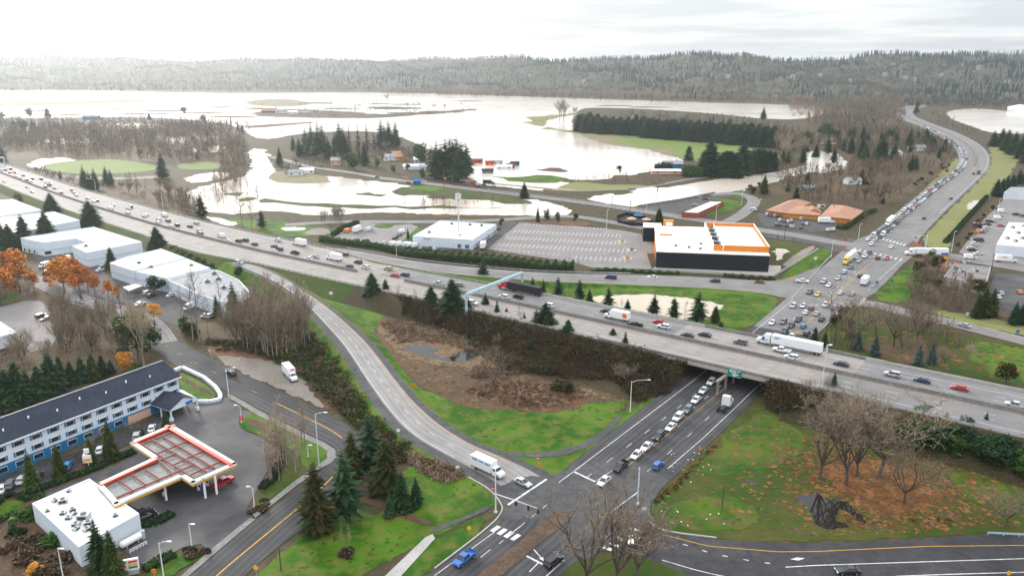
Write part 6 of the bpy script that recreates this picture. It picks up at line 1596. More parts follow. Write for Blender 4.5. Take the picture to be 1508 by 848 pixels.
for (x,y,lb) in ((700,755,'white waste bin on the forecourt below the canopy'),(1050,705,'blue waste bin by the fuel pump')):
 p = P(*q('a4',x,y)); m = MB(); m.tube([p,p + Vector((0,0,.95)),p + Vector((0,0,1.15))],[.33,.36,.2],12); single('waste_bin',m,M['blue' if 'blue' in lb else 'signwhite'],lb,'bin',None,p)
p = P(*q('a5',865,830)); t = Thing('price_sign',p,'gas station price sign with orange emblem and red price strips','sign')
m = MB(); m.box((p.x,p.y,.5),(3.6,.8,1.0),.35); t.part('base',m,M['concrete'])
m = MB(); m.box((p.x,p.y,2.2),(3.8,.5,2.4),.35); t.part('cabinet',m,M['signwhite'])
vx,vn = Vector((math.cos(.35),math.sin(.35),0)),Vector((math.sin(.35),-math.cos(.35),0))
m = MB()
for k in range(7):
 a2 = -.2 + (math.pi + .4) * k / 6; cc = p + vn * .28 - vx * 1.0 + Vector((0,0,2.0)); m.tube([cc + vx * .1 * math.cos(a2) + Vector((0,0,.1 * math.sin(a2))),cc + vx * .62 * math.cos(a2) + Vector((0,0,.62 * math.sin(a2)))],[.08,.2],5)
t.part('emblem',m,M['cone'])
for k,mt in enumerate(('red','yellow','green_sign')):
 m = MB(); m.box(p + vn * .28 + vx * .85 + Vector((0,0,2.85 - k * .62)),(1.6,.08,.42),.35); t.part('price_panel',m,M[mt])
p = P(*q('a3',1240,760)); t = Thing('hotel_sign',p,'white and yellow pole sign between hotel and gas station','sign')
hs = HT(p,q('a3',1200,480)[1]); m = MB(); m.tube([p,p + Vector((0,0,hs))],.14,8); t.part('pole',m,M['pole'])
m = MB(); m.box(p + Vector((0,0,hs - .5)),(1.2,.3,1.1),.2); t.part('upper_panel',m,M['signwhite'])
m = MB(); m.box(p + Vector((0,0,hs * .52)),(1.7,.3,2.0),.2); t.part('lower_panel',m,M['signwhite'])
m = MB(); m.box(p + Vector((.03,-.18,hs * .48)),(1.6,.06,.8),.2); t.part('colour_panel',m,M['yellow'])
t,top = flat_block('depot',[(607.6,347.5),(648,324.7),(731,330),(695.5,353.2)],5.5,'low white depot with a wide flat roof behind the hedge')
a,b = (609.5,361.5),(697,368)
facade(t,a,b,0,[(.07,2.6,2.0,1.3),(.46,2.6,1.4,1.2),(.56,1.6,1.5,2.2),(.66,1.6,1.5,2.2),(.77,1.6,2.2,2.2),(.9,1.6,2.4,2.2)],'blue_glass')
a,b = P(698,367.5),P(733,343); dd = (b - a).normalized(); Lr = (b - a).length
for k in range(9):
 f = MB(); pp = a + dd * Lr * (.08 + k * .1); nn = Vector((dd.y,-dd.x,0)); f.box((pp + nn * .1).to_tuple()[:2] + (1.9,),(1.6,.25,2.4 if k in (1,5,8) else 1.5),math.atan2(dd.y,dd.x)); o = t.part('window',f,M['signwhite']); g_ = MB(); g_.box((pp + nn * .24).to_tuple()[:2] + (1.9,),(1.4,.08,2.2 if k in (1,5,8) else 1.3),math.atan2(dd.y,dd.x)); t.part('pane',g_,M['glass'],o)
m = MB(); aa,bb = P(624,351.5,4.6),P(634,352.3,4.6); m.beam(aa,bb,.1,.5); t.part('fascia_lettering',m,M['grey_roof'])
for i,(x,y) in enumerate(((632,343),(665,330.5),(692,332),(709,333),(676,347))): roof_unit(P(x,y,5.1),1.5,ORD[i] + ' roof unit on the depot behind the hedge',group='units on the depot roof')
p = P(676,362); t = Thing('cell_tower',p,'tall pale steel cell tower with antenna panels beside the depot','tower')
hh = HT(p,283); m = MB(); m.tube([p,p + Vector((0,0,hh))],[.55,.3],10); t.part('mast',m,M['pole'])
m = MB(); m.box(p + Vector((0,0,hh * .88)),(3.0,3.0,.2),.3); t.part('platform',m,M['steel'])
for k in range(6):
 a = k * 1.047; m = MB(); m.box(p + Vector((math.cos(a) * 1.5,math.sin(a) * 1.5,hh * .93)),(.35,.35,2.4),a); t.part('antenna',m,M['signwhite'])
m = MB(); m.tube([p + Vector((-.5,-.5,hh * .62)),p + Vector((-.9,-.9,hh * .62))],.5,10); t.part('dish',m,M['signwhite'])
B0,B1 = P(966,394.5),P(1131,401); d,n,L = frame(B0,B1); rz = math.atan2(d.y,d.x)
back = P(978,333.5,8.2) ; DEPB = (back - Vector((B0.x,B0.y,8.2))).dot(n)
DEPB = min(max(DEPB,40),75)
c = lambda x,y,z: B0 + d * x + n * y + Vector((0,0,z))
SB_H = 8.2
t = Thing('storage_building',B0,'large black walled self storage building with white roof and orange upper block','building')
m = MB(); m.box(c(L / 2,DEPB / 2,SB_H / 2 - .2),(L,DEPB,SB_H - .1),rz); t.part('black_wall',m,M['black_wall'])
m = MB(); m.box(c(L / 2,DEPB / 2,SB_H + .06),(L + .5,DEPB + .5,.4),rz); t.part('roof',m,M['white_roof'],bevel=.05)
m = MB(); m.box(c(-.12,DEPB * .45,4),(.26,DEPB * .5,7.6),rz); t.part('orange_end_wall',m,M['orange'])
ux = (P(1051,371,SB_H) - c(0,0,SB_H)).dot(d); uw = L - ux + .3; uy = 5.5; uh = 3.0; ud = DEPB - uy - 1.2
m = MB()
for (x0,x1) in ((ux,ux + uw * .165),(ux + uw * .19,ux + uw)): m.box(c((x0 + x1) / 2,uy,SB_H + uh / 2 + .2),(x1 - x0,.5,uh),rz)
m.box(c(ux + uw / 2,uy + ud,SB_H + uh / 2 + .2),(uw,.5,uh),rz); m.box(c(ux + uw - .1,uy + ud / 2 + .0,SB_H / 2 + uh / 2),(.5,ud + .4,SB_H + uh + .4),rz)
t.part('orange_parapet',m,M['orange'])
m = MB(); m.box(c(ux + uw * .595,uy + ud / 2 + .6,SB_H + .9),(uw * .80,ud - 1.0,1.2),rz); t.part('upper_roof',m,M['white_roof'])
m = MB(); m.box(c(ux,uy + ud / 2,SB_H + uh / 2 + .2),(.5,ud + .4,uh * .98),rz); m.box(c(ux + uw * .178,uy + ud / 2,SB_H + uh / 2 + .1),(.35,ud,uh * .8),rz); m.box(c(ux + uw / 2,uy + ud + .3,SB_H + uh + .25),(uw + .5,.4,.2),rz); m.box(c(ux + uw + .1,uy + ud / 2,SB_H + uh + .3),(.6,ud + .6,.2),rz); t.part('white_coping',m,M['signwhite'])
for i,y in enumerate((.25,.45,.62,.8)): roof_unit(c(ux + uw * .09,uy + ud * y,SB_H + .25),3.0,ORD[i] + ' air handler in the slot of the storage building roof',rz=rz,group='units on the storage roof')
for i,(x,y) in enumerate(((.18,.2),(.3,.16),(.42,.3),(.40,.12))): roof_unit(c(L * x,DEPB * y,SB_H + .25),1.2,ORD[i] + ' small vent on the wide white storage roof',rz=rz,group='vents on the storage roof')
m = MB(); p0 = P(*q('b8',118,380)); p1 = P(*q('b8',262,385)); d2,n2,L2_ = frame(p0,p1); rz2 = math.atan2(d2.y,d2.x)
m.box((p0 + d2 * L2_ * .55 + n2 * 6 + Vector((0,0,4))),(L2_ * 1.15,12,8),rz2); t.part('entrance_block',m,M['black_wall'])
m = MB(); m.box((p0 + d2 * L2_ * .6 + n2 * 6 + Vector((0,0,8.15))),(L2_ * 1.3,12.6,.35),rz2); t.part('entrance_roof',m,M['white_roof'])
m = MB(); pt = P(*q('b8',375,225),SB_H); m.box((pt.x,pt.y + 1,SB_H + 1.6),(5.5,4,3.2),rz); t.part('stair_tower',m,M['orange'])
m = MB(); m.box((pt.x,pt.y - 1.1,SB_H + 1.4),(3.4,.3,2.0),rz); t.part('tower_panel',m,M['signwhite'])
m = MB(); pt = P(*q('b8',345,325),SB_H); m.box((pt.x,pt.y,SB_H + .6),(6.5,.4,.9),rz); t.part('orange_band',m,M['orange'])
m = MB(); m.beam(P(*q('b8',190,672)) + Vector((0,0,.5)),P(*q('b8',1420,745)) + Vector((0,0,.5)),.3,1.1); m.beam(P(*q('b8',1420,745)) + Vector((0,0,.5)),P(1205,368) + Vector((0,0,.5)),.3,1.1); single('retaining_wall',m,M['concrete'],'low pale concrete wall below the storage building and along the lawn','wall')
for i,(x,y) in enumerate(((1255,330),(1335,400),(1300,470))):
 p = P(*q('b7',x,y)); tp = Thing('planter_island',p,ORD[i] + ' planted kerb island at the end of the empty bays','planter','planter islands')
 m = MB(); m.box((p.x,p.y,.2),(4.5,6.5,.3),.1); tp.part('kerb',m,M['concrete'])
 m = MB(); V,T = tri_cloud(rnd(i),90,blob_pos([(0,0,.5,1.2),(.5,1.5,.4,1.0),(-.3,-1.5,.4,1)]),.4)
 link('plants',raw_mesh('plants',V,T,[M['leaf_yellow'] if i != 1 else M['leaf_green'],M['leaf_rust']],(rnd(i).rand(len(T)) < .4).astype(int)),tp.o)
t = Thing('restaurant',P(1190,325),'low orange restaurant with three brown hipped roofs and a gabled porch','restaurant')
def hip(px4,h,rh,name='wing',inset=.42):
 b = [P(x,y,h) for x,y in px4]
 m = MB(); cen_ = sum(b,Vector()) / 4
 m.prism([(cen_ + (p - cen_) * .94)[:2] for p in b],-.2,h + .02); t.part('wall',m,M['ochre'])
 m = MB(); up = Vector((0,0,rh)); l1,l2 = (b[1] - b[0]).length,(b[2] - b[1]).length
 if l1 >= l2: r0,r1 = L2(L2(b[0],b[3],.5),L2(b[1],b[2],.5),inset * l2 / l1),L2(L2(b[0],b[3],.5),L2(b[1],b[2],.5),1 - inset * l2 / l1); fs = [[b[0],b[1],r1 + up,r0 + up],[b[1],b[2],r1 + up],[b[2],b[3],r0 + up,r1 + up],[b[3],b[0],r0 + up]]
 else: r0,r1 = L2(L2(b[0],b[1],.5),L2(b[3],b[2],.5),inset * l1 / l2),L2(L2(b[0],b[1],.5),L2(b[3],b[2],.5),1 - inset * l1 / l2); fs = [[b[0],b[1],r0 + up],[b[1],b[2],r1 + up,r0 + up],[b[2],b[3],r1 + up],[b[3],b[0],r0 + up,r1 + up]]
 for f in fs: m.face(f)
 m.face(b[::-1])
 return t.part('roof',m,M['brown_roof'])
hip(q('c1',(195,210),(400,240),(670,130),(430,108)),3.4,2.6)
hip(q('c1',(390,240),(770,265),(740,180),(450,165)),3.3,2.2)
hip(q('c1',(760,270),(1090,305),(1215,215),(880,150)),3.4,2.8)
m = MB(); a,b = P(*q('c1',610,285)),P(*q('c1',770,292)); d,n,L = frame(a,b); cc = lambda x,y,z: a + d * x + n * y + Vector((0,0,z))
m.face([cc(-.6,-1,3.2),cc(L / 2,-1,6.2),cc(L / 2,12,6.2),cc(-.6,12,3.2)]); m.face([cc(L + .6,-1,3.2),cc(L + .6,12,3.2),cc(L / 2,12,6.2),cc(L / 2,-1,6.2)]); t.part('porch_roof',m,M['brown_roof'])
m = MB(); m.face([cc(0,-.6,3.2),cc(L,-.6,3.2),cc(L / 2,-.6,5.9)]); t.part('porch_gable',m,M['ochre'])
for f in (.1,.36,.64,.9):
 m = MB(); m.beam(cc(L * f,-.6,0),cc(L * f,-.6,3.3),.5); t.part('porch_column',m,M['signwhite'])
m = MB(); m.box(cc(L / 2,.2,1.4),(L * .5,.2,2.6),math.atan2(d.y,d.x)); t.part('entrance_door',m,M['glass'])
for x in (300,450,850,930,1010):
 p = P(*q('c1',x,262 + (x - 300) * .075)); m = MB(); m.box((p.x,p.y - .4,1.6),(3.0,.3,1.5),-.05); t.part('window',m,M['glass'])
roof_unit(P(*q('c1',770,185),4),3.2,'white roof unit between the brown restaurant roofs')
t,top = flat_block('brick_building',[(1004,312.5),(1045,296),(1066,296.5),(1028,313.5)],3.6,'long single-storey brick building with a white flat roof',wall='brick')
facade(t,(1006,319.5),(1027,320),0,[(.25,1.6,2,1.5),(.7,1.6,2,1.5)])
t,top = flat_block('shop_row',[(1467,360.5),(1486,327),(1600,332),(1600,372)],5.4,'white-roofed shop row with orange fascia on the east car park',par=.4)
a,b = P(1466,374),P(1520,379); d,n,L = frame(a,b); rz = math.atan2(d.y,d.x)
m = MB(); m.box(a + d * 6.5 - n * .3 + Vector((0,0,4.3)),(13,.6,1.9),rz); t.part('orange_fascia',m,M['cone'])
m = MB(); m.box(a + d * 6.5 - n * .64 + Vector((0,0,4.3)),(6,.1,.6),rz); t.part('fascia_lettering',m,M['signwhite'])
m = MB(); m.box(a + d * 24 - n * .3 + Vector((0,0,4.2)),(20,.5,1.6),rz); t.part('white_fascia',m,M['white'])
m = MB(); m.box(a + d * 20 - n * .64 + Vector((0,0,4.3)),(4,.1,.9),rz); t.part('shop_sign',m,M['red'])
m = MB(); m.box(a + d * 17 - n * .15 + Vector((0,0,1.6)),(32,.3,2.6),rz); t.part('shopfront_glass',m,M['blue_glass'])
for i,(x,y) in enumerate(((1491,336),(1499,344),(1505,352),(1483,352),(1507,334),(1495,356))): roof_unit(P(x,y,5.1),1.7,ORD[i] + ' roof unit on the shop row roof',group='units on the shop row')
t,top = flat_block('flat_roofed_building',[(1390,407),(1406,387.5),(1459.5,393),(1451,421)],4.2,'low building with a stained grey flat roof beside the brush',wall='concrete',roof='lot',par=.3)
for i,(x,y) in enumerate(((1422,388),(1406,396),(1415,401),(1402,393),(1436,400))): roof_unit(P(x,y,3.9),1.9,ORD[i] + ' roof unit on the stained grey roof',group='units on the grey roof')
t,top = flat_block('dealer_building',[(1478.5,283.5),(1489,275.5),(1600,279),(1600,291)],5,'white dealer building with a flat roof at the top of the car park',wall='white',roof='grey_roof')
t,top = flat_block('office_block',[(1484,157),(1500,154),(1530,156),(1516,160)],9,'white office block beyond the flooded field',wall='white')
def house(x,y,w,dp,h,rh,rz,wall,roof,label,name='house',group=None,chim=False,z=0):
 p = P(x,y,z); t = Thing(name,p,label,'house' if name == 'house' else name,group)
 ca,sa = math.cos(rz),math.sin(rz)
 L_ = lambda a,b,c_: Vector((p.x + a * ca - b * sa,p.y + a * sa + b * ca,p.z + c_))
 m = MB(); m.box((p.x,p.y,p.z + h / 2 - .3),(w,dp,h + .6),rz)
 for s in (-1,1):
  f = [L_(s * w / 2 * 1.001,-dp / 2,h),L_(s * w / 2 * 1.001,dp / 2,h),L_(s * w / 2 * 1.001,0,h + rh)]; m.face(f if s > 0 else f[::-1])
 t.part('wall',m,M[wall])
 m = MB(); e = .5
 for s in (-1,1):
  f = [L_(-w / 2 - e,s * (dp / 2 + e),h - .15),L_(w / 2 + e,s * (dp / 2 + e),h - .15),L_(w / 2 + e,0,h + rh + .12),L_(-w / 2 - e,0,h + rh + .12)]; m.face(f if s < 0 else f[::-1])
 ro = t.part('roof',m,M[roof])
 m = MB()
 for k in (-.3,.3): m.box(L_(w * k,-dp / 2 - .05,h * .55),(1.4,.14,1.2),rz)
 t.part('window',m,M['glass'])
 if chim: m = MB(); m.box(L_(w * .25,dp * .1,h + rh),(.8,.8,1.8),rz); t.part('chimney',m,M['brick'],ro)
for (x,y,w,dp,h,rh,rz,wl,rf,lb) in ((436,258,12,8,3,2,.2,'white','grey_roof','small white house with a grey roof at the edge of the flood'),(452,255,12,9,3,2,.3,'white','white_roof','pale house beside the small white one at the flood edge'),
            (495,243,9,8,5,2.5,.1,'pink','grey_roof','narrow salmon house by the farmstead lane'),(575,236,14,9,4,2.5,.2,'white','grey_roof','pale farmhouse beneath the tall conifers'),(588,236,10,8,4,2.5,-.3,'ochre','brown_roof','tan house among the farmstead trees'),
            (583,231,10,7,4,2,.5,'brick','brown_roof','red brick house among the farmstead trees'),(620,240,14,10,4,2.4,.1,'white','white_roof','white roofed farmstead house near the fir clump'),(610,249,20,9,3.2,1.6,.1,'white','white_roof','long white shed beside the farmstead lane'),(632,250,18,9,3.2,1.6,.05,'white','grey_roof','long grey roofed shed beside the fir clump'),
            (990,246,18,10,3.5,2.5,.1,'teal','grey_roof','teal farm shed at the flood edge'),(980,256,26,9,3.2,1.2,-.03,'pink','white_roof','long pink farm building by the brown flood'),(1052,242,16,10,4,2.5,.2,'white','grey_roof','white house behind the dark farm firs'),
            (1139,241,12,9,5,3,.3,'white','grey_roof','white house between firs and tan poplars'),(1316,230,14,10,4,2.5,.4,'white','grey_roof','pale house in the woods beside the highway'),(1350,222,18,10,4,2.5,.2,'white','grey_roof','grey roofed house at the highway bend'),(1218,212,13,9,4,2.5,.1,'white','grey_roof','small white house above the pond'),(1224,216,8,7,3,2,.1,'ochre','brown_roof','tan shed above the pond'),
            (1190,281,9,6,3,1.5,.1,'teal','grey_roof','small dark shed behind the restaurant woods'),(1255,271,12,8,3.5,2,.1,'white','grey_roof','pale house hidden in the restaurant woods'),(935,176,14,9,4,3,0,'white','grey_roof','grey roofed barn over the windbreak row'),
            (10,180,22,12,4,3,.2,'white','grey_roof','grey barn at the far edge of the flooded woods'),(135,176,26,12,5,2,.1,'teal','grey_roof','blue grey farm building beside the far flood'),(170,178,24,12,4.5,2,.1,'white','grey_roof','long pale farm building beside the far flood'),(186,177,20,11,5,2,.1,'white','white_roof','white farm building beside the far flood'),
            (396,166,26,12,4,2.5,.1,'brick','brown_roof','red roofed barn on the far flooded farm'),(415,167,22,12,4,2.5,.1,'white','grey_roof','white barn on the far flooded farm'),(432,168,18,11,4,2.5,.1,'white','white_roof','white shed on the far flooded farm'),(450,168,20,11,3,2,.1,'concrete','grey_roof','grey shed on the far flooded farm')):
 house(x,y,w,dp,h,rh,rz,wl,rf,lb,chim=(x % 3 == 0))
for (x,y,w,wl,rf,lb) in ((700,240,14,'brick','rust','red roofed shed standing in the flood'),(721,243,8,'cone','rust','orange container shed in the flood'),(733,242,9,'white','grey_roof','grey roofed cabin in the flood'),(742,249,15,'white','white_roof','long white roofed shed in the flood'),(752,247,7,'brick','rust','small red shed in the flood'),(758,244,8,'teal','slate','small dark blue shed in the flood'),(718,255,10,'concrete_dark','slate','dark sunken shed in the flood'),(614,271,6,'teal','teal','bright blue tent shelter by the flood road')):
 house(x,y,w,6,2.6,1.4,.15,wl,rf,lb,'shed','flooded sheds' if x > 690 else None)
HP = [(1310,95),(1205,111),(1330,113),(1165,113),(1070,112),(1300,110),(1410,97),(1435,100),(1345,116),(1250,118),(560,120),(780,111),(1060,96),(310,95),(350,100),(240,92),(120,96),(1480,120),(1382,110),(860,118),(60,102)]
for i,(px,py) in enumerate(HP):
 best = min((abs(PX(hill_pt(px,t_))[1] - 3 - py),t_) for t_ in np.linspace(.1,1,60))[1]
 p = hill_pt(px,best); w = 12
 t = Thing('house',p,ORD[i] + ' pale house high on the wooded ridge','house','houses on the wooded ridge')
 t.loc = Vector(p); t.o.location = p
 m = MB(); m.box((p.x,p.y,p.z + 6),(w,9,15),.1 * i); t.part('wall',m,M['concrete'])
 m = MB(); m.tube([(p.x - w * .55,p.y,p.z + 14),(p.x + w * .55,p.y,p.z + 14)],4.5,3); t.part('roof',m,M['slate'])
mid_i = (ib0 + ib1) // 2
t = Thing('overpass_bridge',FM[mid_i],'concrete freeway overpass with grey parapets over the arterial','bridge')
t.loc.z = 0; t.o.location = t.loc
e0,e1 = ib0 - 3,ib1 + 3
def run(mb,i0,i1,off,z0,z1,w,st=1):
 for i in range(i0,i1,st):
  j = min(i + st,i1)
  a = FM[i] + FN[i] * (off(FPX[i]) if callable(off) else off); b = FM[j] + FN[j] * (off(FPX[j]) if callable(off) else off)
  zc = (z0 + z1) / 2
  mb.beam(a + Vector((0,0,zc)),b + Vector((0,0,zc)),w,z1 - z0)
m = MB()
for s in (1,-1): run(m,ib0 - 1,ib1 + 1,s * 8.7,-.55,-.04,17.2)
t.part('deck',m,M['concrete'])
for s in (1,-1):
 for k in range(3):
  m = MB(); run(m,ib0 - 1,ib1 + 1,s * (2.5 + k * 6.9 if k < 2 else 16.2),-1.5,-.55,.9); t.part('girder',m,M['concrete'])
for off,lb in ((17.4,'far side parapet'),(-16.9,'near side parapet')):
 m = MB(); run(m,e0,e1,off,-.9,.95,.45); t.part('parapet',m,M['concrete_dark'],label=None)
 m = MB(); run(m,e0,e1,off + (.3 if off > 0 else -.3),-1.05,-.35,.25); t.part('fascia_beam',m,M['concrete'])
ad = (P(1020,613) - P(923,686)); ad.normalize(); an = Vector((ad.y,-ad.x,0))
for k in range(6):
 pp = L2(P(1056,582),P(1056,582) + ad * 31,k / 5 * .95); m = MB(); m.tube([pp + Vector((0,0,-.3)),pp + Vector((0,0,5.1))],.42,12); t.part('pier',m,M['concrete_dark'])
m = MB(); pp = P(1056,582); m.beam(pp - ad * 1 + Vector((0,0,4.75)),pp + ad * 32 + Vector((0,0,4.75)),1.0,.6); t.part('pier_cap',m,M['concrete_dark'])
for i,s in ((ib0,1),(ib1,-1)):
 m = MB(); a = FM[i] + FN[i] * 17; b = FM[i] - FN[i] * 16.5; m.beam(Vector((a.x,a.y,FM[i].z - 2.6)),Vector((b.x,b.y,FM[i].z - 2.6)),1.0,5.0); t.part('abutment',m,M['concrete_dark'])
p = fpt(1075,-17.5,-.4,min(range(len(FM)),key=lambda k: abs(PX(FM[k] + FN[k] * -17.4)[0] - 1075)))
dv = (FM[mid_i + 1] - FM[mid_i - 1]).normalized(); rz = math.atan2(dv.y,dv.x); nn = Vector((math.sin(rz),-math.cos(rz),0))
ts = Thing('road_sign',p,'green overhead road sign with white lettering on the overpass parapet','sign')
m = MB(); m.box(p,(4.3,.15,2.3),rz); ts.part('panel',m,M['green_sign'])
m = MB()
for (x,z,w,h) in ((-1.3,.55,.5,.7),(-.2,.7,1.2,.22),(1.2,.7,.7,.22),(-.1,.25,1.6,.22),(.2,-.35,2.2,.3),(0,-.8,1.0,.25)): m.box(p + dv * x + nn * .1 + Vector((0,0,z)),(w,.04,h),rz)
for (x,z,w,h) in ((0,1.08,4.1,.06),(0,-1.08,4.1,.06)): m.box(p + dv * x + nn * .1 + Vector((0,0,z)),(w,.04,h),rz)
ts.part('legend',m,M['signwhite'])
m = MB()
for s in (-1.5,1.5): m.beam(p + dv * s - nn * .1 + Vector((0,0,-1.1)),p + dv * s - nn * .3 + Vector((0,0,1.2)),.12)
ts.part('bracket',m,M['dark_metal'])
def barrier(name,lo,hi,off,h,w,mt,label,cat='barrier',group=None):
 ids = seg(lo,hi); m = MB(); run(m,ids[0],ids[-1],off,0,h,w); run(m,ids[0],ids[-1],off,0,h * .35,w * 2.2)
 return single(name,m,mt,label,cat,group,FM[ids[len(ids) // 2]])
barrier('median_barrier',-3000,534,-.1,1.25,.42,M['concrete_dark'],'long concrete median wall from the gantry to the short gap')  # dark tone paints in the shaded near face of both median walls
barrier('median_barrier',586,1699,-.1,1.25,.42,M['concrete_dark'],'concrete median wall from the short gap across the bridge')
barrier('edge_barrier',705,e0 and 1010,17.1,.85,.35,M['concrete'],'low concrete barrier on the far edge before the bridge')
barrier('edge_barrier',1238,1699,17.1,.85,.35,M['concrete'],'pale concrete barrier on the far edge beyond the bridge')
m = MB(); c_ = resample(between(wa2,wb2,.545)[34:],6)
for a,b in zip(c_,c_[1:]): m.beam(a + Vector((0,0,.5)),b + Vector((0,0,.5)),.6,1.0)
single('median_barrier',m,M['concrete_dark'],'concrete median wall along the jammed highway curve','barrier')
def guardrail(pts,label,group=None,wood=True):
 c_ = resample(pts,3.8); p0 = c_[len(c_) // 2]; t = Thing('guardrail',p0,label,'guardrail',group); t.loc.z = 0; t.o.location = t.loc
 m = MB()
 for a,b in zip(c_,c_[1:]): m.beam(a + Vector((0,0,.62)),b + Vector((0,0,.62)),.09,.32)
 t.part('rail',m,M['steel'])
 m = MB()
 for a in c_: m.beam(a - Vector((0,0,.3)),a + Vector((0,0,.8)),.17)
 o = t.part('posts',m,M['wood']); o['kind'] = 'stuff'
guardrail([FM[i] - FN[i] * 16.75 for i in seg(395,985)],'guardrail with brown posts along the near freeway edge before the bridge')
guardrail([FM[i] - FN[i] * 16.9 for i in seg(1222,1699)],'guardrail with brown posts along the near freeway edge past the bridge')
guardrail([FM[i] + FN[i] * 17.2 for i in seg(536,705)],'guardrail along the grassy gore beside the far lanes')
guardrail([FM[i] + FN[i] * (f_far(FPX[i]) + .3) for i in seg(-300,490)],'guardrail along the far edge of the western freeway')
w = smooth([P(x,y,z) for (x,y),z in zip(CF[1:9],[4.2,4.2,4.1,3.9,3.4,2.6,1.8,1.0])],2); guardrail([p + Vector((0,.8,0)) for p in w],'guardrail along the hedge side of the collector road')
for (i0,i1,z,lb) in ((18,70,.3,'far side rail of the flood road bridge'),(18,70,.3,'near side rail of the flood road bridge')):
 s = 1 if 'far' in lb else -1; ns_ = normals2(cw); guardrail([cw[i] + ns_[i] * s * 5.3 for i in range(int(len(cw) * .28),int(len(cw) * .72),1)],lb)
m = MB(); a,b = P(*q('c7',345,608)),P(*q('c7',1000,492)); c_ = resample([a,P(*q('c7',700,553)),b],4)
for p,q_ in zip(c_,c_[1:]): m.beam(p + Vector((0,0,.6)),q_ + Vector((0,0,.6)),.5,1.3)
single('flood_wall',m,M['concrete_dark'],'long low grey wall between brown flood and car park','wall')
m = MB(); c_ = resample([P(*q('E',x,y)) for x,y in ((620,702),(690,706),(790,710))],3)
for p,q_ in zip(c_,c_[1:]): m.beam(p + Vector((0,0,.7)),q_ + Vector((0,0,.7)),.12,.4)
for p in c_: m.beam(p,p + Vector((0,0,.8)),.15)
single('guardrail',m,M['gantry'],'short pale blue guardrail at the edge of the slip road','guardrail')
g0,g1 = P(687,462,5.6),P(769,427.5,5.6)
zt = HT(g0,434) + 0; zt2 = HT(g1,402)
t = Thing('sign_gantry',g0,'pale blue steel gantry spanning the far freeway lanes','gantry'); t.loc.z = 0; t.o.location = t.loc
for g_,z in ((g0,zt),(g1,zt2)):
 m = MB(); m.beam(g_ - Vector((0,0,4)),g_ + Vector((0,0,z)),1.0); t.part('leg',m,M['gantry'])
m = MB(); m.beam(g0 + Vector((0,0,zt)),g1 + Vector((0,0,zt2)),1.1,1.1); t.part('beam',m,M['gantry'])
gd = (g1 - g0).normalized(); m = MB()
for f in (.2,.4,.6,.8): pp = L2(g0 + Vector((0,0,zt)),g1 + Vector((0,0,zt2)),f); m.box(pp + Vector((0,0,-.7)),(.6,.5,.4),.3)
t.part('toll_reader',m,M['dark_metal'])
g1 = P(7.5,244,3); g0 = g1 + Vector((-26,-30,0)); zt = HT(g1,232)
t = Thing('sign_gantry',g1,'distant blue gantry at the far west end of the freeway','gantry')
t.loc.z = 0; t.o.location = t.loc
for g_ in (g0,g1):
 m = MB(); m.beam(g_ - Vector((0,0,3)),g_ + Vector((0,0,zt)),1.0); t.part('leg',m,M['gantry'])
m = MB(); m.beam(g0 + Vector((0,0,zt)),g1 + Vector((0,0,zt)),1.2); t.part('beam',m,M['gantry'])
# ---------------------------------------------------------------- vehicles (built pointing along +x)
def loft(mb,prof,hw,m=0,top_in=0.0,zt=None):
 """side outline [(x,z)..] swept across the width; points above zt drawn in by top_in"""
 n = len(prof); b = len(mb.v)
 for s in (-1,1):
  for x,z in prof:
   k = hw - (top_in if zt is not None and z >= zt else 0) - (.10 * hw if abs(x) > max(abs(p[0]) for p in prof) * .93 else 0)
   mb.v.append((x,s * k,z))
 for i in range(n):
  j = (i + 1) % n
  mb.f.append((b + i,b + j,b + n + j,b + n + i)[::-1]); mb.m.append(m)
 tr = tessellate_polygon([[Vector((x,z,0)) for x,z in prof]])
 for a,c_,d in tr:
  p0,p1,p2 = prof[a],prof[c_],prof[d]
  if (p1[0] - p0[0]) * (p2[1] - p0[1]) - (p1[1] - p0[1]) * (p2[0] - p0[0]) < 0: c_,d = d,c_
  mb.f.append((b + a,b + c_,b + d)); mb.m.append(m); mb.f.append((b + n + a,b + n + d,b + n + c_)); mb.m.append(m)
def cabin(x0,x1,x2,x3,z0,z1,w0,w1):
 """glasshouse from base x0..x3 to roof x1..x2"""
 g_,r_ = MB(),MB()
 B_ = [(x0,-w0,z0),(x3,-w0,z0),(x3,w0,z0),(x0,w0,z0)]; T_ = [(x1,-w1,z1),(x2,-w1,z1),(x2,w1,z1),(x1,w1,z1)]
 for i in range(4): g_.face([B_[i],B_[(i + 1) % 4],T_[(i + 1) % 4],T_[i]])
 g_.face(T_)
 r_.box(((x1 + x2) / 2,0,z1 + .02),(x2 - x1 + .1,w1 * 2 + .06,.09))
 for s in (-1,1):
  for i,j in ((0,0),(1,1)):
   a = Vector((B_[i][0],s * w0,z0)); b = Vector((T_[j][0],s * w1,z1)); r_.beam(a,b,.1)
  r_.beam(((x0 + x3) / 2,s * (w0 + .005),z0),((x1 + x2) / 2,s * (w1 + .005),z1),.09)
 return g_,r_
def wheel(mb_or,x,y,r,w=.24):
 m = MB(); m.tube([(x,y - w / 2,r),(x,y + w / 2,r)],r,14,0)
 m.tube([(x,y - w / 2 - .012,r),(x,y + w / 2 + .012,r)],r * .6,10,1)
 return m
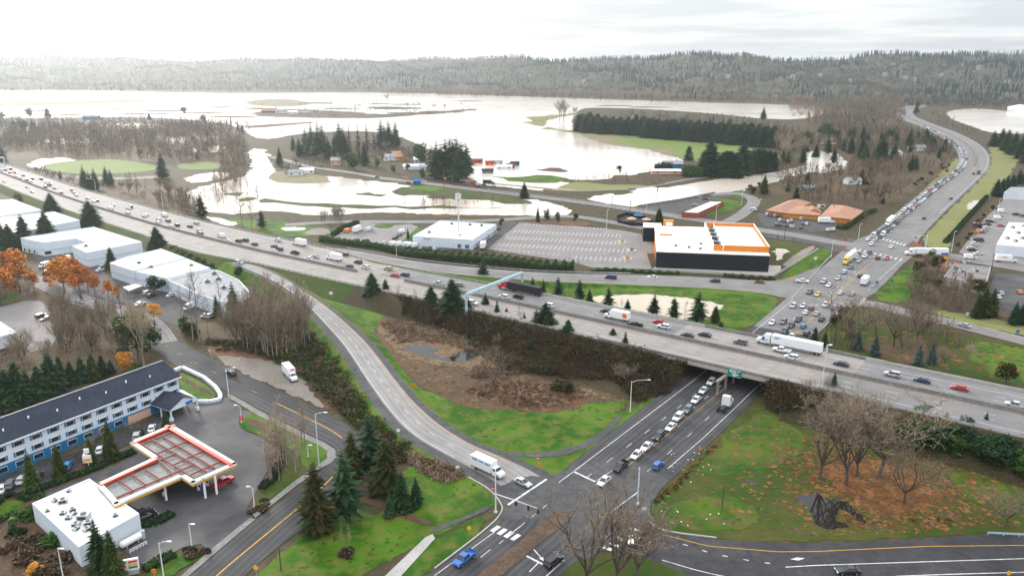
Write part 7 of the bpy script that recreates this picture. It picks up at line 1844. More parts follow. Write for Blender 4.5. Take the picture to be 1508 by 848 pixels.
def car_parts(kind):
 """[(part name, MB, materials)]"""
 out = []
 LW,LR,LT = MB(),MB(),MB()
 if kind in ('sedan','coupe'):
  L,W,r = 4.75,.92,.33; b = MB()
  loft(b,[(-2.36,.32),(2.36,.32),(2.40,.55),(2.28,.74),(1.15,.93),(-1.75,.98),(-2.30,.92),(-2.40,.6)],W)
  g_,ro = cabin(-1.85,-1.15,.15,1.15,.92,1.42,.84,.64); ax = (-1.4,1.45)
 elif kind == 'hatch':
  L,W,r = 4.2,.90,.32; b = MB()
  loft(b,[(-2.05,.32),(2.1,.32),(2.14,.58),(2.0,.80),(1.15,.97),(-1.85,1.0),(-2.08,.9),(-2.12,.6)],W)
  g_,ro = cabin(-2.0,-1.6,.2,1.15,.96,1.50,.83,.66); ax = (-1.28,1.3)
 elif kind == 'suv':
  L,W,r = 4.75,.97,.38; b = MB()
  loft(b,[(-2.3,.38),(2.36,.38),(2.42,.68),(2.30,.96),(1.25,1.10),(-2.2,1.12),(-2.38,1.0),(-2.40,.65)],W)
  g_,ro = cabin(-2.22,-1.95,.35,1.2,1.08,1.70,.90,.74); ax = (-1.42,1.45)
 elif kind == 'pickup':
  L,W,r = 5.8,1.0,.42; b = MB()
  loft(b,[(-2.9,.48),(2.9,.48),(2.95,.8),(2.85,1.10),(1.6,1.2),(-.75,1.2),(-.75,.72),(-2.9,.72)],W)
  for s in (-1,1): b.box((-1.83,s * .94,.96),(2.15,.1,.5))
  b.box((-2.86,0,.96),(.1,1.84,.5))
  g_,ro = cabin(-.72,-.5,.85,1.6,1.18,1.82,.9,.74); ax = (-1.75,1.85)
 elif kind == 'van':
  L,W,r = 5.7,1.0,.38; b = MB()
  loft(b,[(-2.8,.4),(2.8,.4),(2.86,.75),(2.75,1.1),(2.25,1.3),(1.5,2.3),(1.25,2.42),(-2.7,2.42),(-2.84,2.2)],W,0,.10,2.0)
  g_ = MB(); g_.face([(2.30,-.8,1.32),(2.30,.8,1.32),(1.60,.74,2.22),(1.60,-.74,2.22)])
  for s in (-1,1): g_.face([(2.05,s * 1.005,1.35),(1.1,s * 1.005,1.35),(1.1,s * .96,2.0),(1.62,s * .96,2.0)])
  ro = MB(); ro.box((-.7,0,2.45),(3.6,1.6,.05)); ax = (-1.75,1.9)
 b.v += []
 off = len(b.v)
 b.v += ro.v; b.f += [tuple(i + off for i in f) for f in ro.f]; b.m += ro.m
 out.append(('body',b,['paint']))
 out.append(('windows',g_,['glass']))
 fx = L / 2; hz = .62 if kind in ('sedan','coupe','hatch') else .82
 for s in (-1,1):
  for x in ax: out.append(('wheel',wheel(None,x,s * (W - .08),r),['tyre','rim']))
 for s in (-1,1):
  h_ = MB(); h_.box((fx - .05,s * W * .68,hz),(.16,.42,.18)); out.append(('headlight',h_,['lamp_w']))
  h_ = MB(); h_.box((-fx + .02,s * W * .72,hz + .12),(.14,.36,.2)); out.append(('taillight',h_,['lamp_r']))
 t_ = MB(); t_.box((fx + .01,0,hz - .2),(.06,W * 1.2,.16)); t_.box((-fx - .01,0,hz - .22),(.05,.5,.14)); out.append(('bumper_trim',t_,['dark_metal']))
 return out
def truck_parts(kind):
 out = []
 if kind == 'boxtruck':
  b = MB(); loft(b,[(1.9,.6),(4.6,.6),(4.68,1.0),(4.55,1.55),(3.3,1.75),(1.9,1.8)],1.05)
  loft(b,[(1.85,1.7),(3.35,1.72),(2.85,2.55),(1.85,2.6)],.98,0,.1,2.4); out.append(('cab',b,['paint']))
  g_ = MB(); g_.face([(3.36,-.85,1.8),(3.36,.85,1.8),(2.95,.75,2.45),(2.95,-.75,2.45)])
  for s in (-1,1): g_.face([(3.1,s * 1.0,1.8),(2.2,s * 1.0,1.8),(2.2,s * .93,2.4),(2.75,s * .93,2.4)])
  out.append(('windows',g_,['glass']))
  x = MB(); x.box((-1.75,0,2.35),(7.0,2.5,2.7)); out.append(('cargo_box',x,['bodypanel']))
  x = MB(); x.box((-.6,0,.85),(9.4,.9,.3)); x.box((-4.9,0,.7),(.3,2.3,.2)); out.append(('chassis',x,['dark_metal']))
  for xx in (-3.6,3.6):
   for s in (-1,1): out.append(('wheel',wheel(None,xx,s * 1.0,.5,.34),['tyre','rim']))
  fx = 4.66
 else:
  b = MB(); loft(b,[(4.6,.7),(7.9,.7),(8.0,1.2),(7.8,1.9),(6.4,2.15),(4.6,2.2)],1.1)
  loft(b,[(3.4,.9),(6.3,2.0),(6.35,2.2),(5.8,3.05),(5.2,3.75),(3.4,3.9)],1.2,0,.12,3.0); out.append(('cab',b,['paint']))
  g_ = MB(); g_.face([(6.42,-.95,2.22),(6.42,.95,2.22),(5.92,.85,2.98),(5.92,-.85,2.98)])
  for s in (-1,1): g_.face([(6.05,s * 1.21,2.1),(5.1,s * 1.21,2.1),(5.1,s * 1.15,2.85),(5.7,s * 1.15,2.85)])
  out.append(('windows',g_,['glass']))
  x = MB(); x.box((3.6,0,.95),(7.4,.9,.3)); out.append(('chassis',x,['dark_metal']))
  for s in (-1,1):
   x = MB(); x.tube([(4.0,s * 1.15,.85),(5.4,s * 1.15,.85)],.33,10); out.append(('fuel_tank',x,['rim']))
  wx = [6.9,1.7,.4]
  if kind == 'semi':
   x = MB(); x.box((-5.2,0,2.55),(16.1,2.58,2.85)); out.append(('trailer',x,['bodypanel']))
   x = MB(); x.box((-5.2,0,1.02),(15.9,2.4,.2)); x.box((-11.4,0,.8),(3.2,1.0,.3)); x.box((-13.1,0,.6),(.15,2.2,.15)); out.append(('trailer_frame',x,['dark_metal']))
   wx += [-10.8,-12.1]
  for xx in wx:
   for s in (-1,1): out.append(('wheel',wheel(None,xx,s * 1.02,.52,.5 if xx < 5 else .34),['tyre','rim']))
  fx = 7.95
 for s in (-1,1):
  h_ = MB(); h_.box((fx - .03,s * .8,1.05),(.14,.4,.24)); out.append(('headlight',h_,['lamp_w']))
 return out
VP = {}
for k in ('sedan','hatch','suv','pickup','van','boxtruck','semi','bobtail'):
 nm = {'sedan': 'car','hatch': 'car','suv': 'car','pickup': 'pickup_truck','van': 'van','boxtruck': 'box_truck','semi': 'semi_truck','bobtail': 'tractor_truck'}[k]
 parts = car_parts(k) if k in ('sedan','hatch','suv','pickup','van') else truck_parts(k)
 o = bpy.data.objects.new(nm,None); COL.objects.link(o); o.location = (0,-5000,-500)
 for pn,mb,ms in parts:
  mb.build(pn,[M[x] for x in ms],o,bevel=.07 if pn == 'body' else .1 if pn in ('cab',) else .03 if pn in ('cargo_box','trailer') else 0)
 VP[k] = remember(o)
 big = MB(); mats = []
 for pn,mb,ms in parts:
  off = len(big.v); base = []
  for x in ms:
   if x not in mats: mats.append(x)
   base.append(mats.index(x))
  big.v += mb.v; big.f += [tuple(i + off for i in f) for f in mb.f]; big.m += [base[i] for i in mb.m]
 o = big.build(nm,[M[x] for x in mats]); o.location = (0,-5000,-500)
 VP[k + '_far'] = remember(o)
CC = {'white': (.80,.81,.82),'silver': (.48,.50,.52),'grey': (.14,.145,.155),'black': (.012,.012,.014),'dark': (.03,.033,.04),'red': (.50,.02,.02),'maroon': (.16,.015,.02),'blue': (.02,.13,.42),'navy': (.02,.035,.10),'tan': (.46,.38,.29),
   'yellow': (.78,.50,.03),'brown': (.22,.10,.05),'skyblue': (.03,.25,.55),'orange': (.75,.22,.03),'pale': (.60,.66,.70)}
CW = {'dark': 'dark','pale': 'pale blue','tan': 'tan','skyblue': 'bright blue'}
WORD = {'sedan': 'sedan','hatch': 'hatchback','suv': 'SUV','pickup': 'pickup','van': 'van','boxtruck': 'box truck','semi': 'semi truck with trailer','bobtail': 'tractor truck'}
VALL = []
def veh(kind,px,py,col,z,head,label=None,group=None,far=None,key=None):
 """head = world direction (Vector) the vehicle faces"""
 p = P(px,py,z) if not isinstance(px,Vector) else px.copy()
 if far is None: far = PX(p)[1] < 372
 a = math.atan2(head.y,head.x)
 o = dup(VP[kind + ('_far' if far else '')],p,a,1.0,(*CC[col],1),label=label,cat={'boxtruck': 'truck','semi': 'truck','bobtail': 'truck','pickup': 'pickup','van': 'van'}.get(kind,'car'),group=group)
 return o
def batch(items,zf,headf,where,group):
 """items = (kind, px, py, colour[, label]); repeats of one look are told apart by their order along the road"""
 seen = {}
 for it in items: seen.setdefault((it[0],it[3]),[]).append(it)
 for it in items:
  same = seen[(it[0],it[3])]
  base = '%s %s' % (CW.get(it[3],it[3]),WORD[it[0]])
  lb = it[4] if len(it) > 4 else ('%s %s %s' % (ORD[same.index(it)],base,where) if len(same) > 1 else '%s %s' % (base,where))
  z = zf(it[1],it[2]); h = headf(it[1],it[2])
  veh(it[0],it[1],it[2],it[3],z,h,lb,group)
def near_free(px,py):
 p = P(px,py,zfree(px)); i = int(np.argmin(np.hypot(FA[:,0] - p.x,FA[:,1] - p.y))); return i
def fz(px,py): return FM[near_free(px,py)].z + .04
def fdir(px,py):
 i = near_free(px,py); d = FM[min(i + 1,len(FM) - 1)] - FM[max(i - 1,0)]; d.z = 0
 return d.normalized()
def away(px,py): return -fdir(px,py)
D1 = lambda x,y: q('d1',x,y); D2 = lambda x,y: q('d2',x,y); D3 = lambda x,y: q('d3',x,y); D4 = lambda x,y: q('d4',x,y); D5 = lambda x,y: q('d5',x,y); D6 = lambda x,y: q('d6',x,y); D7 = lambda x,y: q('d7',x,y); D8 = lambda x,y: q('d8',x,y)
def V_(fn,L): return [(k,*fn(x,y),c) for k,x,y,c in L]
batch(V_(D1,[('sedan',25,162,'white'),('suv',62,158,'red'),('suv',118,148,'black'),('sedan',110,188,'grey'),('sedan',165,188,'red'),('sedan',175,228,'white'),('sedan',260,220,'maroon'),('sedan',222,254,'dark'),('suv',295,275,'dark'),('sedan',340,288,'white'),('sedan',360,258,'dark'),('suv',458,262,'black'),('suv',505,350,'grey'),('sedan',555,328,'dark'),('sedan',605,362,'silver')]),
   fz,away,'in the far west freeway lanes before the white box truck','cars on the freeway')
veh('boxtruck',*D1(528,316),'white',fz(70,272),away(70,272),'white box truck among cars on the distant west freeway','trucks on the freeway')
batch(V_(D1,[('sedan',680,414,'maroon'),('suv',803,388,'red'),('sedan',820,412,'pale'),('sedan',850,442,'white'),('sedan',968,474,'white'),('sedan',1040,512,'white'),('sedan',1083,503,'black'),('van',1230,595,'white'),('sedan',1258,553,'white'),('suv',1450,574,'black'),('sedan',1425,590,'white'),('suv',1420,642,'white')]),
   fz,away,'passing the large dark fir on the west freeway','cars on the freeway')
batch(V_(D2,[('sedan',245,298,'white'),('sedan',272,282,'white'),('suv',408,338,'white'),('sedan',395,368,'white'),('suv',508,352,'dark'),('sedan',550,410,'white'),('suv',607,402,'dark'),('sedan',752,414,'black'),('suv',823,380,'silver'),('suv',853,462,'white'),('suv',866,496,'grey'),('van',1103,525,'white'),('sedan',1180,575,'white'),('suv',1293,578,'black'),('suv',1368,570,'black'),('sedan',1470,612,'black')]),
   fz,away,'in the northbound lanes before the warehouses','cars on the freeway')
veh('van',*D2(468,292),'white',fz(242,318),away(242,318),'white delivery van under the freeway light by the playing field','vans on the freeway')
batch(V_(D3,[('suv',375,268,'white'),('sedan',330,334,'dark'),('suv',390,368,'navy'),('sedan',325,386,'white'),('pickup',560,408,'black'),('sedan',785,450,'silver'),('sedan',715,470,'white'),('suv',1113,428,'maroon'),('suv',1262,512,'black'),('sedan',1165,556,'dark'),('suv',1345,568,'white')]),
   fz,away,'in the far lanes opposite the clipped hedge','cars on the freeway')
veh('boxtruck',*D3(608,312),'white',fz(440,361),away(440,361),'small white box truck beside the clipped hedge','trucks on the freeway')
veh('boxtruck',*D3(992,476),'white',fz(491,383),away(491,383),'white box truck with a grey side near the freeway split','trucks on the freeway')
batch(V_(D4,[('suv',240,284,'tan'),('sedan',310,356,'red'),('suv',425,352,'navy'),('pickup',803,454,'silver'),('sedan',1025,462,'grey')]),fz,away,'in the far lanes between the split and the gantry','cars on the freeway')
batch(V_(D5,[('suv',165,296,'white'),('suv',325,296,'black'),('suv',660,392,'white'),('sedan',1300,452,'dark')]),fz,away,'in the far lanes just past the gantry','cars on the freeway')
veh('boxtruck',*D5(1410,530),'white',fz(908,470),away(908,470),'white box truck with an orange emblem approaching the bridge','trucks on the freeway')
batch(V_(D6,[('pickup',265,308,'black'),('sedan',530,272,'red'),('suv',583,326,'white'),('sedan',845,420,'dark'),('sedan',1035,414,'black'),('suv',1435,500,'grey')]),fz,away,'in the far lanes at the bridge approach','cars on the freeway')
batch(V_(D7,[('pickup',535,290,'white'),('suv',645,368,'white'),('sedan',1195,438,'dark')]),fz,away,'beside the long white semi on the bridge','cars on the freeway')
batch(V_(D8,[('suv',328,266,'silver'),('sedan',590,318,'navy'),('sedan',925,386,'red'),('pickup',1432,548,'silver')]),fz,away,'in the far lanes beyond the bridge','cars on the freeway')
batch([('sedan',*D1(50,290),'black'),('sedan',*D1(305,352),'dark'),('sedan',*D1(358,404),'grey'),('suv',*D2(1300,815),'silver'),('suv',*D4(1175,665),'white')],fz,fdir,'alone in the near freeway lanes','cars on the near lanes')
dd_ = away(1146,515)
tr = veh('semi',*D7(520,232),'white',fz(1149,515),dd_,'long white semi truck and trailer crossing the bridge','trucks on the freeway')
def on_vehicle(root,name,boxes,m,parent_part=None):
 """lettering or marks on a vehicle, in its own axes: (x, y, z, sx, sy, sz)"""
 mb = MB()
 for x,y,z,a,b,c_ in boxes: mb.box((x,y,z),(a,b,c_))
 par = next((o for o in bpy.data.objects if o.parent == root and o.name.startswith(parent_part)),root) if parent_part else root
 return mb.build(name,m,par)
on_vehicle(tr,'stripe',[(4.9,1.225,2.0,2.4,.03,.18),(5.6,1.225,1.75,1.6,.03,.14)],M['skyblue'] if 'skyblue' in M else M['blue'],'cab')
on_vehicle(tr,'trailer_lettering',[(1.6 - k * .42,1.31,3.5 - (k // 4) * .02,.3,.03,.34) for k in range(5)] + [(1.3,1.31,3.05,1.6,.03,.2)],M['blue'],'trailer')
bx = [o for o in bpy.data.objects if 'label' in o.keys() and o['label'].startswith('white box truck with an orange emblem')][0]
e_ = MB(); e_.tube([(-4.1,1.26,2.5),(-4.1,1.29,2.5)],.95,14); e_.build('side_emblem',M['cone'],next(o for o in bpy.data.objects if o.parent == bx and o.name.startswith('cargo_box')))
rt = veh('semi',*D4(1640,520),'red',fz(740,429),away(735,428),'red semi truck with a black and silver trailer on the shoulder by the gantry','trucks on the freeway')
for o in bpy.data.objects:
 if o.parent == rt and o.name.startswith('trailer'): o.color = (.02,.02,.022,1)
ci = lambda x,y: (P(x + 12,y + .9) - P(x,y)).normalized()
batch([('van',899,412,'navy','dark blue tall van on the collector road'),('sedan',961,409.5,'white','white sedan on the collector road behind the black storage wall'),('suv',1053,416,'navy','dark blue SUV on the collector road by the storage building'),('sedan',1118,417,'brown','brown sedan on the collector road nearing the arterial'),('pickup',1181,416,'white','white pickup entering the arterial from the collector road')],
   lambda x,y: max(.15,4 - (x - 560) * .0105),lambda x,y: -ci(x,y) if x < 1150 else ci(x,y),'','cars on the collector road')
sd_ = (P(889,708) - P(1040,571)).normalized()
Q1 = [('sedan',889.5,711,'white','white sedan past the stop line at the junction'),('pickup',914,690,'black','black pickup first in the queue at the stop line'),('sedan',937.5,672,'white','white sedan directly behind the black pickup'),('sedan',952,660,'white','white sedan second behind the black pickup'),('suv',970,645,'dark','dark SUV in the middle of the queue under the bridge'),
   ('sedan',988,631,'white','white sedan following the dark SUV'),('suv',998.5,617,'white','boxy white SUV with dark glass in the queue'),('suv',1012.6,606,'grey','grey SUV in the queue nearing the bridge shadow'),('sedan',1025,591,'white','white sedan just outside the bridge shadow'),('sedan',1036,577,'pale','pale blue sedan at the edge of the bridge shadow'),('suv',1047.5,565,'white','white SUV under the bridge edge')]
batch(Q1,lambda x,y: .16,lambda x,y: sd_,'','queue at the junction')
batch([('hatch',968.5,688,'blue','bright blue hatchback driving away under the bridge')],lambda x,y: .16,lambda x,y: -sd_,'',None)
bt = veh('bobtail',*q('D',296,262),'white',.16,-sd_,'white tractor truck without a trailer going under the bridge')
batch([('pickup',684,826,'blue','blue pickup at the bottom heading out of the junction')],lambda x,y: .16,lambda x,y: (P(640,860) - P(690,820)).normalized(),'',None)
batch([('suv',815,830,'black','black SUV waiting behind the leafless island trees')],lambda x,y: .16,lambda x,y: (P(860,795) - P(815,830)).normalized(),'',None)
batch([('sedan',941,802,'white','white sedan on the slip road beside the crosswalk')],lambda x,y: .17,lambda x,y: (P(900,795) - P(960,800)).normalized(),'',None)
batch([('sedan',1248,843,'dark','dark sedan at the bottom of the slip road')],lambda x,y: .17,lambda x,y: (P(1100,845) - P(1300,843)).normalized(),'',None)
rd_ = (P(770,712) - P(700,680)).normalized()
batch([('sedan',770,713,'silver','silver sedan waiting at the ramp stop line')],lambda x,y: .16,lambda x,y: rd_,'',None)
wt = veh('boxtruck',720,696,'white',.16,rd_,'white box truck with faded lettering at the end of the exit ramp')
on_vehicle(wt,'side_lettering',[(1.3 - k * .46,-1.27,3.05,.34,.03,.42) for k in range(13) if k not in (4,8)],M['blue'],'cargo_box')
batch([('suv',340,552,'black','black SUV driving down the side street')],lambda x,y: .16,lambda x,y: (P(300,532) - P(340,552)).normalized(),'',None)
mv = veh('boxtruck',428,556,'white',.12,(P(440,566) - P(424,548)).normalized(),'white moving truck with red marks parked on the gravel')
on_vehicle(mv,'red_marks',[(-4.2,-1.27,3.2,1.1,.03,.5),(1.77,.3,3.3,.03,1.2,.5)],M['red'],'cargo_box')
pk = veh('pickup',*q('a4',1250,650),'red',.14,(P(*q('a4',1350,590)) - P(*q('a4',1150,690))).normalized(),'red pickup at the fuel pump')
veh('suv',*q('b2',370,468),'black',.12,(P(*q('b2',440,440)) - P(*q('b2',320,480))).normalized(),'black SUV parked beside the red car in the west lot')
veh('sedan',*q('b2',412,490),'red',.12,(P(*q('b2',350,500)) - P(*q('b2',470,465))).normalized(),'red car parked alone with a black SUV in the west lot')
veh('sedan',*q('b2',705,340),'silver',.15,(P(90,430) - P(120,445)).normalized(),'silver car on the road below the orange trees',far=False)
hd = (P(140,395) - P(60,420)).normalized()
for (k,x,y,c_,lb) in (('van',66,393,'white','white van in the yard of the L-shaped warehouse'),('sedan',73,399,'brown','brown and white car behind the orange trees'),('sedan',148,399,'white','white car between two warehouses'),('suv',152,395,'silver','silver SUV at the corner of the L-shaped warehouse'),('van',97,384,'white','white delivery van backed to the loading doors'),('sedan',207,449,'white','white car in the warehouse lane near the yellow tree'),
        ('suv',224,437,'black','black SUV under the spreading pine'),('sedan',252,436,'white','white car beside the spreading pine'),('van',279,455,'white','white van before the curved warehouse'),('suv',310,467,'white','white SUV before the garage doors'),('sedan',303,466,'silver','silver car next to the white SUV at the garage doors'),('suv',218,433,'silver','silver SUV parked beyond the black SUV')):
 veh(k,x,y,c_,.11,hd if k != 'van' else -hd,lb,far=False)
hv = (P(160,640) - P(150,668)).normalized()
for (k,x,y,c_,lb) in (('sedan',147.5,665,'white','white sedan parked behind the tallest hotel conifer'),('suv',162,658,'pale','pale blue SUV parked beside the white sedan'),('van',131,676,'white','white van behind the hotel sign'),('sedan',224,633,'white','white car by the hotel entrance drive'),('suv',202,645,'silver','silver SUV near the end of the hotel row'),('hatch',100,688,'skyblue','blue hatchback in the hotel car park'),
        ('sedan',4,722,'white','white sedan at the frame edge of the hotel lot'),('suv',16,716,'grey','grey SUV second in the hotel lot row'),('sedan',32,709,'silver','silver sedan third in the hotel lot row'),('sedan',56,704,'dark','dark sedan behind the olive conifer')):
 veh(k,x,y,c_,.13,hv,lb,'cars of the hotel car park',far=False)
veh('sedan',*q('a6',240,290),'black',.14,(P(*q('a6',350,240)) - P(*q('a6',200,300))).normalized(),'black sedan parked beside the gas station shop')
veh('suv',*q('a6',205,262),'dark',.14,(P(*q('a6',350,190)) - P(*q('a6',200,262))).normalized(),'dark SUV parked close to the shop wall')
dv = (P(600,345) - P(580,352)).normalized()
for (k,x,y,c_,lb) in (('sedan',525,355,'black','black sedan in the yard behind the clipped hedge'),('suv',539,356,'dark','dark SUV in the yard behind the clipped hedge'),('sedan',582,352,'dark','dark car parked by the depot lawn'),('sedan',588,348,'grey','grey car parked by the depot lawn'),('van',593,343,'white','white van parked by the depot lawn'),('suv',589,343,'white','white SUV parked by the depot lawn'),
        ('van',579,361.5,'white','first white van of the depot row'),('van',588,362,'white','second white van of the depot row'),('van',598,362.5,'white','third white van of the depot row'),('van',604,363,'white','fourth white van of the depot row'),('van',612,364,'white','fifth white van of the depot row'),('sedan',621,366,'silver','silver car beside the depot vans'),('suv',632,367,'grey','grey SUV beside the depot vans'),('sedan',640,368,'white','white car at the end of the depot vans'),('sedan',733,338,'navy','navy car behind the depot corner'),('sedan',566,359,'white','white car at the start of the depot row')):
 veh(k,x,y,c_,.13,dv,lb,'cars of the depot')
veh('boxtruck',712,365,'white',.13,(P(720,350) - P(708,368)).normalized(),'white box trailer parked at the depot corner')
veh('boxtruck',528,341,'white',.13,(P(540,336) - P(520,345)).normalized(),'white truck with an orange crate in the trailer yard')
veh('van',512,342,'orange',.13,dv,'orange machine parked beside the white truck')
veh('van',544,340,'pale',.13,dv,'pale truck beside the white truck in the trailer yard')
E1 = [('suv',605,85,'silver'),('sedan',705,82,'pale'),('sedan',783,108,'maroon'),('pickup',930,75,'white'),('sedan',1020,98,'tan'),('sedan',730,148,'white'),('sedan',840,162,'silver'),('sedan',890,218,'black'),('suv',655,224,'black'),('sedan',392,252,'white'),('suv',503,246,'grey'),('suv',583,284,'black'),('hatch',705,290,'skyblue'),('suv',517,342,'dark'),('suv',740,364,'navy'),('sedan',585,392,'white')]
ud = (P(1168,452) - P(1262,372)).normalized()
batch([(k,*q('e1',x,y),c_) for k,x,y,c_ in E1],lambda x,y: .17,lambda x,y: ud if x < 1180 or y < 452 and x < 1200 else -ud,'just north of the bridge on the arterial','cars north of the bridge')
E2 = [('pickup',70,180,'grey'),('sedan',135,198,'yellow'),('suv',185,92,'silver'),('sedan',228,122,'white'),('sedan',305,64,'silver'),('sedan',325,184,'white'),('sedan',425,196,'tan'),('suv',490,46,'dark'),('suv',358,14,'pale')]
batch([(k,*q('c4',x,y),c_) for k,x,y,c_ in E2],lambda x,y: .17,lambda x,y: ud if x < 1236 else -ud,'on the arterial before the far junction','cars before the far junction')
veh('boxtruck',*q('c4',532,100),'white',.17,-ud,'white box truck leaving along the east kerb of the arterial')
E3 = [('suv',1080,815,'grey'),('sedan',1165,746,'silver'),('sedan',1140,708,'white'),('sedan',1155,675,'dark'),('pickup',1225,700,'white'),('suv',1272,664,'dark'),('suv',1360,718,'maroon')]
batch([(k,*q('c1',x,y),c_) for k,x,y,c_ in E3],lambda x,y: .17,lambda x,y: ud if x < 1290 else -ud,'near the yellow semi at the far junction','cars at the far junction')
ys = veh('semi',1249,386,'yellow',.17,ud,'yellow semi with a grey trailer turning at the far junction',far=False)
for o in bpy.data.objects:
 if o.parent == ys and o.name.startswith('trailer'): o.color = (.62,.62,.60,1)
batch([('suv',1283,361,'white','white SUV leading the jam through the far junction'),('sedan',1312,365,'white','white sedan alone in the middle of the far junction'),('suv',1306,382,'red','red SUV waiting on the south side of the far junction')],lambda x,y: .17,lambda x,y: ud,'','cars at the far junction')
ws = veh('semi',1356,376,'white',.18,(P(1330,375) - P(1380,376)).normalized(),'white semi truck crossing the far junction from the east',far=False)
veh('sedan',1420,481,'silver',.17,(P(1400,475) - P(1440,487)).normalized(),'silver sedan on the curved side road')
jam_end = len(wa2) - 1
jc = ['white'] * 9 + ['silver'] * 4 + ['black'] * 3 + ['grey'] * 3 + ['red','navy','dark','pale']
tot = 0; jr = random.Random(5)
for li,t in enumerate((.13,.27,.42)):
 lane = resample(between(wa2,wb2,t),1.0)
 i = 8; n_ = int(len(lane))
 while i < n_ - 8:
  if tot >= 126: break
  p = lane[i]
  if li == 2 and (p.y > P(0,262)[1]): break
  if p.y > P(0,186)[1]: break
  k = jr.choice(['sedan','sedan','suv','suv','hatch','pickup','van'])
  d = (lane[i - 3] - lane[i + 3]).normalized()
  if not (li == 0 and 52 < i < 78):
   c_ = jr.choice(jc)
   veh(k,p + Vector((0,0,.04)),0,c_,0,d,'%s %s crawling in the long jam down the highway curve' % (CW.get(c_,c_),WORD[k]),'the %s %ss of the highway jam' % (CW.get(c_,c_),WORD[k])); tot += 1
  i += int(jr.uniform(8.2,12) + max(0,p.y - 480) * .009)
lane = resample(between(wa2,wb2,.13),1.0)
veh('semi',lane[62] + Vector((0,0,.04)),0,'white',0,(lane[58] - lane[66]).normalized(),'white semi truck standing in the highway jam')
for (t,i_,k,c_,lb) in ((.72,95,'sedan','black','black sedan alone in the free highway lanes'),(.84,190,'sedan','dark','dark sedan farther up the free highway lanes'),(.72,350,'suv','black','black SUV beside a truck on the highway bend'),(.85,356,'boxtruck','grey','dark box truck driving away on the highway bend')):
 lane = resample(between(wa2,wb2,t),1.0); i_ = min(i_,len(lane) - 8); veh(k,lane[i_] + Vector((0,0,.04)),0,c_,0,(lane[i_ + 4] - lane[i_]).normalized(),lb)
rv = (P(*q('c1',420,340)) - P(*q('c1',400,380))).normalized()
RC = [('suv',205,262,'white'),('sedan',245,268,'grey'),('suv',290,276,'silver'),('suv',330,282,'dark'),('suv',340,322,'white'),('sedan',425,332,'white'),('suv',458,330,'silver'),('suv',305,368,'grey'),('sedan',342,370,'dark'),('sedan',410,380,'black'),('sedan',480,388,'silver'),('suv',560,308,'pale'),('sedan',575,355,'grey'),('sedan',620,358,'white'),('sedan',560,398,'maroon'),('suv',75,205,'white'),
   ('sedan',835,422,'white'),('sedan',865,418,'pale'),('sedan',900,415,'white'),('sedan',385,332,'maroon'),('sedan',455,384,'silver')]
batch([(k,*q('c1',x,y),c_) for k,x,y,c_ in RC],lambda x,y: .13,lambda x,y: rv,'parked before the orange restaurant','cars of the restaurant')
veh('boxtruck',*q('c1',830,345),'white',.13,Vector((1,-.1,0)).normalized(),'white truck parked lengthwise at the restaurant porch')
sv = (P(*q('c2',700,500)) - P(*q('c2',640,540))).normalized(); sv = Vector((1,.1,0)).normalized()
SC = [('van',880,345,'white'),('suv',860,385,'silver'),('van',845,410,'white'),('suv',765,440,'black'),('sedan',800,435,'white'),('suv',740,470,'dark'),('sedan',735,495,'white'),('sedan',715,520,'silver'),('sedan',690,545,'red'),('sedan',870,480,'red'),('van',660,625,'dark'),('suv',620,655,'white'),('suv',605,675,'silver'),('sedan',590,695,'white'),('suv',595,715,'black'),('sedan',655,748,'white'),('suv',1020,372,'black'),('van',650,480,'navy'),('sedan',1085,385,'dark')]
batch([(k,*q('c2',x,y),c_) for k,x,y,c_ in SC],lambda x,y: .13,lambda x,y: sv,'parked along the shop row lot','cars of the shop row')
st_ = veh('boxtruck',1482,386,'white',.2,Vector((1,-.2,0)).normalized(),'white trailer with red lettering before the shop row',far=False)
on_vehicle(st_,'side_lettering',[(-.6 - k * .5,-1.27,2.7,.36,.03,.5) for k in range(5)],M['red'],'cargo_box')
veh('van',1428,381,'white',.2,Vector((1,-.1,0)),'white van on the road beside the stained flat roof',far=False)
for i,(x,y) in enumerate(q('c3',(960,500),(985,470),(1140,460))): veh('sedan',x,y,('white','silver','orange')[i],.12,Vector((.4,1,0)).normalized(),('white','silver','orange')[i] + ' car in the striped car park by the conifers','cars of the striped car park')
FV = [('suv',395,275,'grey'),('van',475,275,'white'),('van',530,282,'orange'),('sedan',575,282,'dark'),('sedan',505,298,'skyblue'),('sedan',610,302,'white'),('suv',605,320,'red'),('boxtruck',700,300,'dark'),('sedan',740,318,'white'),('sedan',420,278,'black')]
batch([(k,*q('c5',x,y),c_) for k,x,y,c_ in FV],lambda x,y: .2,lambda x,y: Vector((1,-.1,0)).normalized(),'stopped beside the fir clump on the flood road','vehicles on the flood road')
for (k,x,y,c_,lb) in (('sedan',556,262,'black','black car on the farmstead lane'),('sedan',474,246,'dark','dark car parked by the farmstead lane'),('suv',597,264,'orange','orange vehicle beside the farmstead lane'),('sedan',602,270,'dark','dark car by the blue tent'),('sedan',624,268,'white','white car behind the blue tent'),('sedan',1014,317,'navy','navy car beside the brick building'),('sedan',1024,303,'silver','silver car behind the brick building'),('sedan',1039,294,'dark','dark car at the end of the brick building'),('suv',1109,310,'white','white SUV on the curved road by the restaurant')):
 veh(k,x,y,c_,.2,Vector((1,-.3,0)).normalized(),lb)
p = P(922,328); t = Thing('storage_yard',p,'black screened yard with pale awnings beside the flood road','yard')
m = MB(); a = [P(*q('c5',x,y)) for x,y in ((1210,560),(1300,530),(1420,545),(1508,575))]
a = [P(908,322),P(922,317),P(948,322),P(961,327),P(955,333),P(930,333),P(910,328)]
for u_,v_ in zip(a,a[1:] + a[:1]): m.beam(u_ + Vector((0,0,1)),v_ + Vector((0,0,1)),.2,2.0)
